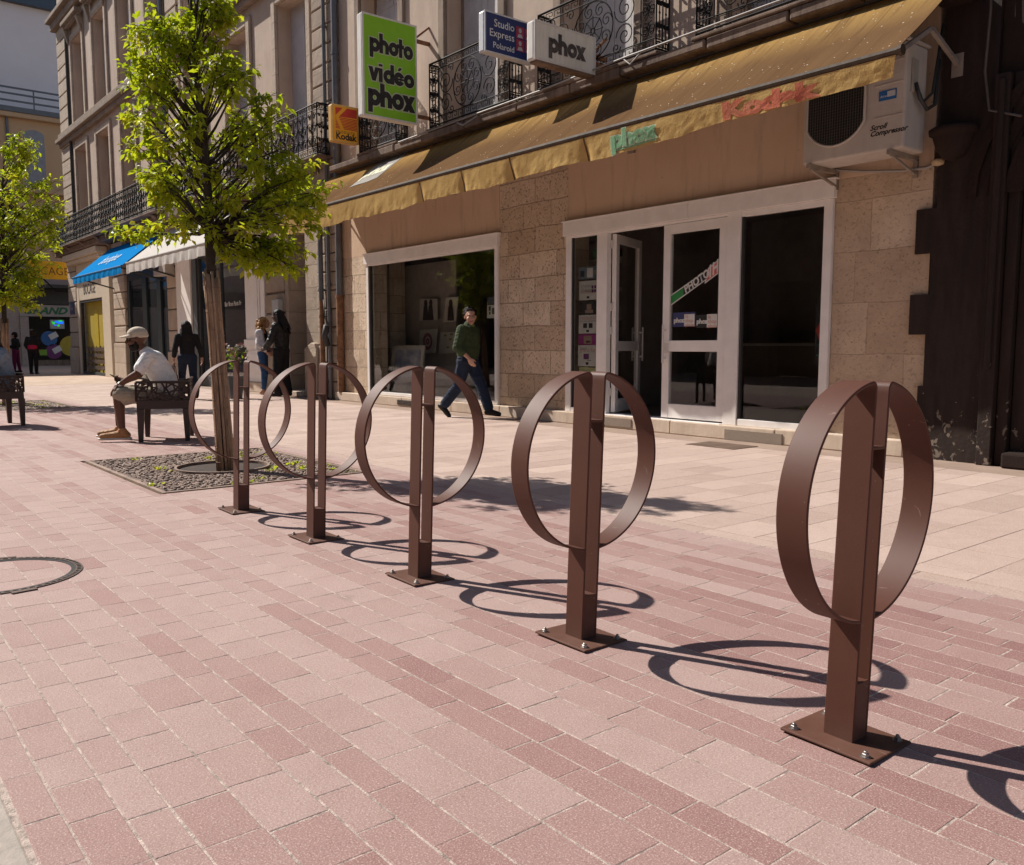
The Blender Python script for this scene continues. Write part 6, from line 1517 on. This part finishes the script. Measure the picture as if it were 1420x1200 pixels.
pb = blob(limb_body(J, 1.08, hand_items(J['wl'], (.8, -.1, -.35), (0, -1, -.2), -1, .6) + hand_items(J['wr'], (.8, .1, -.35), (0, 1, -.2), 1, .6), headM=hM), 'body', SK_DK, pk, .008, 2); face_bits(pb, J['H'], hM, 1, (.10, .04, .035))
blob(top_items(J, .03, 1.1, 1.82, .02, .02), 'black_leather_jacket', cloth('black_leather_coat', (.016, .015, .016), .3, 1.0, .38), pk, .009, 2)
blob([cap((0, 0, .935), (0, 0, .965), .142, .142, (.95, 1.18, .4))], 'white_shirt_hem', cloth('white_knit', (.6, .6, .6)), pk, .008, 2)
blob(legs_items(J, .026, 1.1, 1.92, .015), 'black_trousers', cloth('black_cloth', (.013, .012, .013), .3), pk, .009, 2)
HP = lambda x, y, z: J['H'] + hM @ V((x, y, z)); r = random.Random(4)
it = [ell(HP(-.025, 0, .045), (.108, .092, .090), hM)]
for k in range(34):
    a = PI + r.uniform(-1.75, 1.75); p0 = HP(-.03+.085*math.cos(a), .080*math.sin(a), .04); p1 = HP(-.05+.125*math.cos(a), .115*math.sin(a), -.10); p2 = HP(-.09+.12*math.cos(a)+r.uniform(-.03, .02), .15*math.sin(a), -.26-r.uniform(0, .14))
    it += [cap(p0, p1, .018, .016), cap(p1, p2, .016, .011)]
blob(it, 'dreadlocks', HAIR_D, pk, .008, 1)
for s in 'lr': blob(shoe_items(J['a'+s], (1, .15 if s == 'l' else -.15, 0), L=.28), 'shoe', cloth('black_leather', (.014, .012, .012)), pk, .009, 2)

# --- woman with long black hair walking away
q = on_z(262, 553.5); hz = R(172)
ph_ = person('woman with long black hair, black top and dark jeans walking away with a handbag', (q.x, q.y, 0), hz)
J = Jd(P=(0, 0, .84), W=(.0, 0, .98), C=(.02, 0, 1.15), N=(.02, 0, 1.30), H=(.04, 0, 1.42), sl=(.0, .165, 1.235), sr=(.0, -.165, 1.235), el=(-.04, .235, .99), er=(-.02, -.24, .99), wl=(.04, .25, .80), wr=(.06, -.29, .80),
       hl=(.0, .09, .81), hr=(.0, -.09, .81), kl=(.12, .09, .46), kr=(-.10, -.08, .46), al=(.14, .09, .10), ar=(-.36, -.09, .20))
hM = rotM(0, 0, 0)
blob(limb_body(J, .96, hand_items(J['wl'], (.15, 0, -1), (0, -1, 0), -1, .9) + hand_items(J['wr'], (.2, -.1, -1), (0, 1, 0), 1, .5), headM=hM, hs=.96), 'body', SK_MD, ph_, .008, 2)
blob(top_items(J, .014, 1.0, 1.68, .0), 'black_top', cloth('black_jersey', (.014, .013, .014)), ph_, .009, 2)
blob(legs_items(J, .014, 1.03, 1.85), 'dark_jeans', cloth('dark_denim', (.016, .022, .042), .3), ph_, .009, 2)
HP = lambda x, y, z: J['H'] + hM @ V((x, y, z))
blob([ell(HP(-.025, 0, .04), (.105, .092, .09), hM), cap(HP(-.045, 0, .02), HP(-.085, 0, -.20), .095, .115, (.6, 1.1, 1)), cap(HP(-.085, 0, -.20), HP(-.10, .01, -.46), .115, .075, (.5, 1.15, 1)), cap(HP(.0, .075, -.05), HP(-.02, .11, -.25), .04, .035), cap(HP(.0, -.075, -.05), HP(-.02, -.11, -.25), .04, .035)], 'long_black_hair', HAIR_D, ph_, .009, 2)
blob(shoe_items(J['al'], (1, 0, 0), L=.23), 'shoe', cloth('black_leather', (.014, .012, .012)), ph_, .009, 2); blob(shoe_items(J['ar'], (.5, 0, -.8), (.8, 0, .5), .23), 'shoe', cloth('black_leather', (.014, .012, .012)), ph_, .009, 2)
hbM = Matrix.Translation((q.x, q.y, 0)) @ Matrix.Rotation(hz, 4, 'Z')
hw_ = hbM @ V((.065, .25, .715))
hb = thing('handbag', 'brown patterned handbag carried by the long haired woman', 'handbag', (hw_.x, hw_.y, hw_.z-.45), hz)
b = MB(); b.prism([(-.17, 0), (.17, 0), (.14, .22), (-.14, .22)], -.05, .05, 'y'); b.build('bag_body', cloth('brown_pattern', (.10, .055, .05), .7, .4), hb, local=True, bevel=.02)
b = MB()
for y in (-.03, .03): b.tube([(-.09, y, .21), (-.07, y*.7, .36), (0, y*.2, .44), (.07, y*.7, .36), (.09, y, .21)], .008, 6)
b.build('strap', cloth('brown_pattern', (.1, .055, .05)), hb, local=True, smooth=True)

# --- person in denim on the other armchair
pd2 = person('person in pale blue denim jacket with long dark hair sitting at the left edge', CH2, CRZ2)
J = Jd(P=(-.10, 0, .50), W=(-.12, 0, .66), C=(-.08, 0, .86), N=(-.02, 0, 1.02), H=(.04, .03, 1.13), sl=(-.06, .19, .95), sr=(-.06, -.19, .95), el=(.10, .26, .74), er=(.10, -.26, .74), wl=(.30, .14, .60), wr=(.30, -.14, .60),
       hl=(.0, .10, .485), hr=(.0, -.10, .485), kl=(.42, .14, .52), kr=(.42, -.14, .52), al=(.40, .14, .10), ar=(.44, -.14, .10))
hM = rotM(.2, R(10), 0)
blob(limb_body(J, 1.0, hand_items(J['wl'], (.7, -.1, -.4), (0, -.3, -1), 1, .4) + hand_items(J['wr'], (.7, .1, -.4), (0, .3, -1), -1, .4), headM=hM), 'body', SK_LT, pd2, .008, 2)
blob(top_items(J, .03, 1.06, 1.85, .02), 'denim_jacket', cloth('pale_denim', (.19, .25, .33), .2, 1.0), pd2, .009, 2)
blob(legs_items(J, .016, 1.0, 1.9), 'dark_trousers', cloth('black_cloth', (.013, .012, .013)), pd2, .009, 2)
HP = lambda x, y, z: J['H'] + hM @ V((x, y, z))
blob([ell(HP(-.025, 0, .04), (.108, .094, .09), hM), cap(HP(-.05, 0, .0), HP(-.10, .02, -.22), .09, .10, (.7, 1.1, 1)), cap(HP(-.02, .08, -.05), HP(-.02, .11, -.26), .035, .04)], 'long_dark_hair', HAIR_B, pd2, .009, 2)
for s in 'lr': blob(shoe_items(J['a'+s], (1, 0, 0), L=.25), 'shoe', cloth('black_leather', (.014, .012, .012)), pd2, .009, 2)

# --- two distant people at the street corner
def standing(label, loc, rz, k, top, legs, hair, sk, band=None, arm=0.0, vox=.014):
    t = person(label, loc, rz)
    J = Jd(P=(0, 0, .93), W=(.0, 0, 1.07), C=(.0, 0, 1.25), N=(.01, 0, 1.41), H=(.035, 0, 1.54), sl=(.0, .175, 1.34), sr=(.0, -.175, 1.34), el=(-.03, .235, 1.10), er=(-.03, -.235, 1.10), wl=(.06+arm, .20, .93+arm), wr=(.06+arm, -.20, .93+arm),
           hl=(.0, .09, .90), hr=(.0, -.09, .90), kl=(.03, .10, .50), kr=(-.02, -.10, .50), al=(.03, .11, .10), ar=(-.08, -.11, .10))
    J = {a: b*k for a, b in J.items()}; hM = rotM(.2, R(5), 0)
    blob(limb_body(J, k, hand_items(J['wl'], (.4, -.1, -.8), (0, -1, 0), -1, .6) + hand_items(J['wr'], (.4, .1, -.8), (0, 1, 0), 1, .6), headM=hM, hs=k), 'body', sk, t, vox*.75, 1)
    blob(top_items(J, .02, k, 1.7), 'dark_top', top, t, vox, 2); blob(legs_items(J, .018, k, 1.92), 'trousers', legs, t, vox, 2)
    HP = lambda x, y, z: J['H'] + hM @ V((x, y, z))
    blob([ell(HP(-.025, 0, .04), (.108, .094, .09), hM), ell(HP(-.055, 0, -.03), (.075, .09, .08), hM)], 'hair', hair, t, vox*.8, 2)
    if band: blob([cap(J['P']+V((0, 0, .05)), J['P']+V((0, 0, .13)), .145, .142, (.95, 1.2, .5))], 'waist_band', band, t, vox, 1)
    for s in 'lr': blob(shoe_items(J['a'+s], (1, 0, 0), L=.26), 'shoe', cloth('black_leather', (.014, .012, .012)), t, vox, 1)
    return t
q = on_z(47.5, 520.3); standing('distant person in black with a bright pink waist band standing before the optician shop', (q.x, q.y, 0), R(150), .99, cloth('black_jersey', (.014, .013, .014)), cloth('black_cloth', (.013, .012, .013)), HAIR_B, SK_MD, cloth('crimson_band', (.42, .02, .07)))
q = on_z(23.5, 517.8); standing('distant person in black top and purple trousers beside the left tree trunk', (q.x, q.y, 0), R(235), .95, cloth('black_jersey', (.014, .013, .014)), cloth('purple_cloth', (.13, .012, .06)), HAIR_B, SK_MD, None, .12)
q = on_z(4, 519); standing('distant dark haired person in charcoal cut by the left edge of the picture', (q.x, q.y, 0), R(200), .97, cloth('charcoal_cloth', (.03, .028, .03)), cloth('black_cloth', (.013, .012, .013)), HAIR_D, SK_BR)
# ------------------------------------------------------------------ things in and by the shop windows
def quad_panel(pts, Y, th, name, mat, parent=None, local=False):
    b = MB(); q = [on_y(x, y, Y) for x, y in pts]
    b.add([(p.x, Y, p.z) for p in q] + [(p.x, Y+th, p.z) for p in q], [(0, 1, 2, 3), (7, 6, 5, 4), (0, 4, 5, 1), (1, 5, 6, 2), (2, 6, 7, 3), (3, 7, 4, 0)])
    return b.build(name, mat, parent)
def inset(pts, k):
    cx_ = sum(p[0] for p in pts)/4; cy_ = sum(p[1] for p in pts)/4; return [(cx_+(x-cx_)*k, cy_+(y-cy_)*k) for x, y in pts]
def z5(x, y): return (430+x/3.53, 280+y/3.53)
def skypic():
    t = NT('cloud_photo_print'); v = t.coord(); n = t.noise(3.5, 5, .6, v); c = t.mix(t.ramp(n, [(.4, 0.0), (.65, 1.0)]), (.14, .16, .24), (.42, .42, .46)); z = t.sep(v)[2]
    c = t.mix(t.ramp(z, [(.0, 1.0), (.02, 0.0)]), c, (.13, .12, .10)); t.pbsdf(c, .4); return t.m
pts = [z5(402, 706), z5(560, 703), z5(548, 870), z5(385, 900)]
fq = on_y(*pts[3], 8.62); f = thing('picture_frame', 'large silver framed landscape photo standing low in the left shop window', 'picture frame', (fq.x, 8.62, fq.z))
quad_panel(pts, 8.62, .03, 'frame', plain('silver_frame', (.42, .40, .37), .4, .3), f); quad_panel(inset(pts, .78), 8.612, .006, 'picture', skypic(), f)
for (a, b_, c_, d_), lab, col, fig in (
    ((z5(537, 475), z5(622, 475), z5(620, 578), z5(535, 582)), 'white mounted portrait of two dark figures on the display board, upper row', (.025, .022, .022), 0),
    ((z5(665, 470), z5(724, 464), z5(712, 585), z5(650, 592)), 'white mounted portrait of one dark figure on the display board, upper row', (.05, .03, .028), 1),
    ((z5(538, 628), z5(622, 622), z5(610, 740), z5(530, 745)), 'white mounted print with pink rings on the display board, lower row', (.30, .10, .14), 2),
    ((z5(640, 640), z5(712, 636), z5(705, 740), z5(628, 745)), 'white mounted print with small green and red marks on the display board, lower row', (.12, .20, .05), 3)):
    q = [a, b_, c_, d_]; p = on_y(*d_, 9.2); t = thing('mounted_print', lab, 'print', (p.x, 9.2, p.z), group='prints on the display board')
    quad_panel(q, 9.20, .02, 'mount', plain('print_mount', (.52, .49, .44), .6), t)
    c0 = on_y(sum(z[0] for z in q)/4, sum(z[1] for z in q)/4, 9.19); m = MB(); X0, Z0 = c0.x, c0.z
    if fig < 2:
        for dx in ((-.09, .08) if fig == 0 else (0,)):
            m.prism([(X0+dx+.055*math.cos(k*PI/6), Z0+.12+.07*math.sin(k*PI/6)) for k in range(12)], 9.19, 9.198, 'y'); m.prism([(X0+dx-.10, Z0-.2), (X0+dx+.10, Z0-.2), (X0+dx+.06, Z0+.07), (X0+dx-.06, Z0+.07)], 9.186, 9.189, 'y')
    elif fig == 2:
        for k in range(24):
            pass
        for ro, ri in ((.16, .10), (.06, .02)):
            for w_ in _ring(0, 0, ro, ri): m.add([(X0+a_, 9.192, Z0+b2) for a_, b2 in w_], [(0, 1, 2, 3)])
    else:
        for dx, dz in ((-.1, .12), (.06, .05), (.1, .14), (-.02, -.1)): m.box(X0+dx, X0+dx+.07, 9.19, 9.198, Z0+dz, Z0+dz+.03)
    m.build('image', plain('print_image_%d' % fig, col, .6), t)
pts = [z5(868, 468), z5(912, 464), z5(912, 570), z5(866, 570)]
p = on_y(*pts[3], 8.14); t = thing('window_poster', 'white and navy poster stuck inside the right edge of the left shop window', 'poster', (p.x, 8.14, p.z))
quad_panel(pts, 8.14, .002, 'sheet', M_PAPER, t); quad_panel([pts[0], pts[1], z5(912, 505), z5(868, 507)], 8.1375, .001, 'navy_band', plain('navy_ink', (.02, .02, .06), .5), t)
b = MB()
for x, y, w_, h in ((874, 512, 10, 22), (876, 538, 7, 14), (890, 520, 16, 30)):
    q = [on_y(*z5(x, y), 8.137), on_y(*z5(x+w_, y+h), 8.137)]; b.box(q[0].x, q[1].x, 8.1365, 8.1385, q[1].z, q[0].z)
b.build('dark_figures', M_INK, t)
# shelves with small goods
sh = thing('display_shelves', 'dark shelves with small coloured goods at the right end of the left shop window', 'shelves', (-10.9, 9.9, .155))
b = MB()
for z in (.5, .95, 1.45, 1.9, 2.35): b.box(-11.6, -9.05, 9.55, 10.0, z, z+.03)
b.box(-11.63, -11.6, 9.55, 10, .155, 2.5); b.build('shelf_board', plain('pale_shelf', (.40, .36, .32), .5), sh)
r = random.Random(8); cols = [(.40, .03, .02), (.55, .33, .02), (.05, .09, .25), (.3, .28, .26), (.03, .03, .03), (.35, .2, .05), (.06, .2, .08), (.03, .03, .03)]
for k in range(34):
    z = r.choice((.53, .98, 1.48, 1.93, 2.38)); x = r.uniform(-11.5, -9.2); w_, h = r.uniform(.05, .14), r.uniform(.08, .26); c = r.choice(cols)
    MB().box(x, x+w_, 9.6, 9.75, z+.001, z+h).build('boxed_good', plain('good_%d' % cols.index(c), c, .5), sh)
# counter with things deeper inside
ct = thing('shop_counter', 'dim shop counter deep inside behind the glass door', 'counter', (-6.5, 11.2, .155))
MB().box(-8.4, -4.6, 10.9, 11.5, .155, 1.05).build('counter_front', plain('counter_brown', (.16, .11, .08), .6), ct); MB().box(-8.5, -4.5, 10.85, 11.55, 1.052, 1.09).build('counter_top', plain('pale_shelf', (.4, .36, .32), .5), ct)
ng = thing('window_light_sign', 'small teal and red sign leaning inside the right window', 'sign', (-5.1, 8.55, .9))
p = on_y(1141, 465, 8.55); b = MB()
for k in range(5):
    a = -.5+.25*k; b.bar((p.x-.03+.05*math.sin(a), 8.54, p.z-.22+.11*k), (p.x+.10+.02*math.sin(a), 8.54, p.z-.17+.11*k), .035, .01)
b.build('teal_stroke', plain('teal', (.02, .26, .25), .5), ng); MB().box(p.x-.10, p.x+.16, 8.56, 8.57, p.z-.32, p.z+.40).build('dark_board', M_CHAR, ng)
b = MB(); b.add([(p.x-.09, 8.552, p.z+.05), (p.x-.03, 8.552, p.z-.08), (p.x-.01, 8.552, p.z+.2)], [(0, 1, 2)]); b.build('red_wedge', M_RED, ng)
# column of posters behind the narrow pane
def poster(px, lab, col, lines=(), blocks=()):
    x0, y0, x1, y1 = px; a, b_ = on_y(x0, y1, 8.132), on_y(x1, y0, 8.132)
    t = thing('window_poster', lab, 'poster', (a.x, 8.132, a.z), group='posters in the narrow shop pane')
    MB().box(a.x, b_.x, 8.131, 8.134, a.z, b_.z).build('sheet', plain('sheet_%d_%d' % (int(col[0]*100), int(col[2]*100)), col, .6), t)
    for x, y, s, tx, c in lines:
        text_mesh(tx, s, frame((a.x+(b_.x-a.x)*x, 8.1295, a.z+(b_.z-a.z)*y), (1, 0, 0), (0, 0, 1)), 'poster_lettering', c, t)
    for x, y, w_, h, c in blocks:
        MB().box(a.x+(b_.x-a.x)*x, a.x+(b_.x-a.x)*(x+w_), 8.1292, 8.1308, a.z+(b_.z-a.z)*y, a.z+(b_.z-a.z)*(y+h)).build('printed_block', c, t)
ROSE = plain('rose_ink', (.42, .20, .18), .6); GREYI = plain('grey_ink', (.22, .20, .20), .6); PUR = plain('purple_ink', (.13, .02, .12), .6); FACE = plain('portrait_tone', (.30, .20, .15), .6)
poster((802.5, 369, 829, 388), 'topmost poster in the narrow pane, a bluish photo of people in white', (.12, .16, .20), (), ((.1, .2, .2, .5, M_INK), (.45, .1, .3, .8, M_PAPER), (.78, .3, .15, .4, GREYI)))
poster((803, 388.5, 829, 417), 'white poster in the narrow pane with small identity portraits, second from the top', (.56, .54, .51), ((.1, .66, .072, 'photos\nd\'identité', GREYI), (.1, .34, .072, 'certifiées', ROSE)), ((.68, .58, .1, .16, PUR), (.82, .58, .1, .16, PUR), (.68, .38, .1, .16, PUR), (.82, .38, .1, .16, PUR), (.42, .08, .14, .12, M_INK)))
poster((805, 418, 827, 436), 'black poster in the narrow pane with a small warm toned portrait', (.012, .011, .011), (), ((.4, .35, .3, .45, FACE), (.3, .08, .5, .25, FACE)))
poster((802.5, 436.5, 828.5, 463), 'white poster in the narrow pane with two dark snapshots under a rose heading', (.56, .54, .51), ((.08, .76, .082, 'restauration', ROSE), (.08, .62, .05, 'de vos anciennes', GREYI)), ((.25, .3, .2, .26, M_INK), (.55, .3, .2, .26, M_INK), (.42, .08, .14, .12, M_INK)))
poster((802, 463.5, 828, 478.5), 'magenta poster in the narrow pane with a face', (.26, .02, .16), (), ((.3, .1, .42, .75, FACE), (.42, .2, .2, .2, PUR)))
poster((801.5, 479, 828, 508), 'white poster in the narrow pane with a purple square, below the magenta one', (.56, .54, .51), ((.1, .80, .05, 'tirages', GREYI), (.1, .68, .082, 'grand format', ROSE)), ((.3, .34, .28, .26, PUR), (.5, .26, .2, .04, GREYI), (.42, .08, .14, .12, M_INK)))
poster((803, 510, 828, 530), 'lowest poster in the narrow pane, pale yellow', (.45, .44, .20), ((.08, .6, .07, 'offre', GREYI),), ())
# flowers in front of the glass shop
q = on_z(327, 553); fl = thing('flower_tub', 'grey tub of pink and white flowers on the pavement by the white pilaster', 'flower tub', (q.x, q.y, 0))
b = MB(); b.lathe([(.13, 0), (.17, .42), (.18, .45), (.15, .45), (.145, .40)], (0, 0, 0), 16); b.build('tub', plain('grey_tub', (.10, .10, .10), .6), fl, local=True)
st = MB(); st.c = []; st.col = .3; r = random.Random(6)
lv = MB(); lv.c = []; lv.col = .3
for k in range(26):
    a = r.random()*2*PI; ln = r.uniform(.25, .62); e = V((math.cos(a)*r.uniform(0, .30), math.sin(a)*r.uniform(0, .30), .45+ln)); lv.col = r.uniform(0, .12)
    for i in range(6): add_leaf(lv, V((0, 0, .42)).lerp(e, r.uniform(.4, 1)), V((r.gauss(0, 1), r.gauss(0, 1), r.gauss(.3, .5))), V((0, 0, 1)), r.uniform(.06, .12), r.uniform(.03, .05))
lv.build('foliage', M_LEAF, fl, local=True, fix=False)
for nm, col, n in (('pink_blossom', (.42, .18, .20), 16), ('white_blossom', (.60, .56, .52), 16)):
    b = MB()
    for k in range(n):
        a = r.random()*2*PI; c = V((math.cos(a)*r.uniform(.05, .30), math.sin(a)*r.uniform(.05, .30), r.uniform(.78, 1.08)))
        for i in range(7): add_leaf(b, c, V((r.gauss(0, 1), r.gauss(0, 1), r.gauss(.4, .6))), V((0, 0, 1)), .055, .045)
    o = b.build(nm, plain(nm+'_mat', col, .7), fl, local=True, fix=False); o['kind'] = 'stuff'
# ------------------------------------------------------------------ camera, light
cam = bpy.data.cameras.new('camera'); co = bpy.data.objects.new('camera', cam); C.objects.link(co)
z = -_F; co.matrix_world = Matrix(((_rt.x, _U.x, z.x, 0), (_rt.y, _U.y, z.y, 0), (_rt.z, _U.z, z.z, CAMH), (0, 0, 0, 1)))
cam.sensor_width = 36; cam.lens = FPX / 1420 * 36; cam.clip_end = 400; cam.clip_start = .05
cam.dof.use_dof = False
sc.camera = co
EL, AZ = R(44), R(22)      # the light travels towards +X and a little towards the shops
sun = bpy.data.lights.new('sun', 'SUN'); so = bpy.data.objects.new('sun', sun); C.objects.link(so)
d = Vector((math.cos(AZ)*math.cos(EL), math.sin(AZ)*math.cos(EL), -math.sin(EL)))
so.rotation_euler = d.to_track_quat('-Z', 'Y').to_euler(); so.location = (-20, -15, 30)
sun.energy = 5.0; sun.angle = R(.5); sun.color = (1.0, .945, .865)
w = bpy.data.worlds.new('World'); sc.world = w; w.use_nodes = True
nt = w.node_tree; nt.nodes.clear()
sky = nt.nodes.new('ShaderNodeTexSky'); sky.sky_type = 'NISHITA'; sky.sun_disc = False; sky.sun_elevation = EL
sky.sun_rotation = math.atan2(-d.x, -d.y)
bg = nt.nodes.new('ShaderNodeBackground'); bg.inputs[1].default_value = .085
wo = nt.nodes.new('ShaderNodeOutputWorld'); nt.links.new(sky.outputs[0], bg.inputs[0]); nt.links.new(bg.outputs[0], wo.inputs[0])
sc.view_settings.view_transform = 'Standard'; sc.view_settings.look = 'None'; sc.view_settings.exposure = .33; sc.view_settings.gamma = 1
sc.cycles.max_bounces = 7; sc.cycles.transparent_max_bounces = 12; sc.cycles.sample_clamp_indirect = 6
sc.cycles.caustics_reflective = False; sc.cycles.caustics_refractive = False
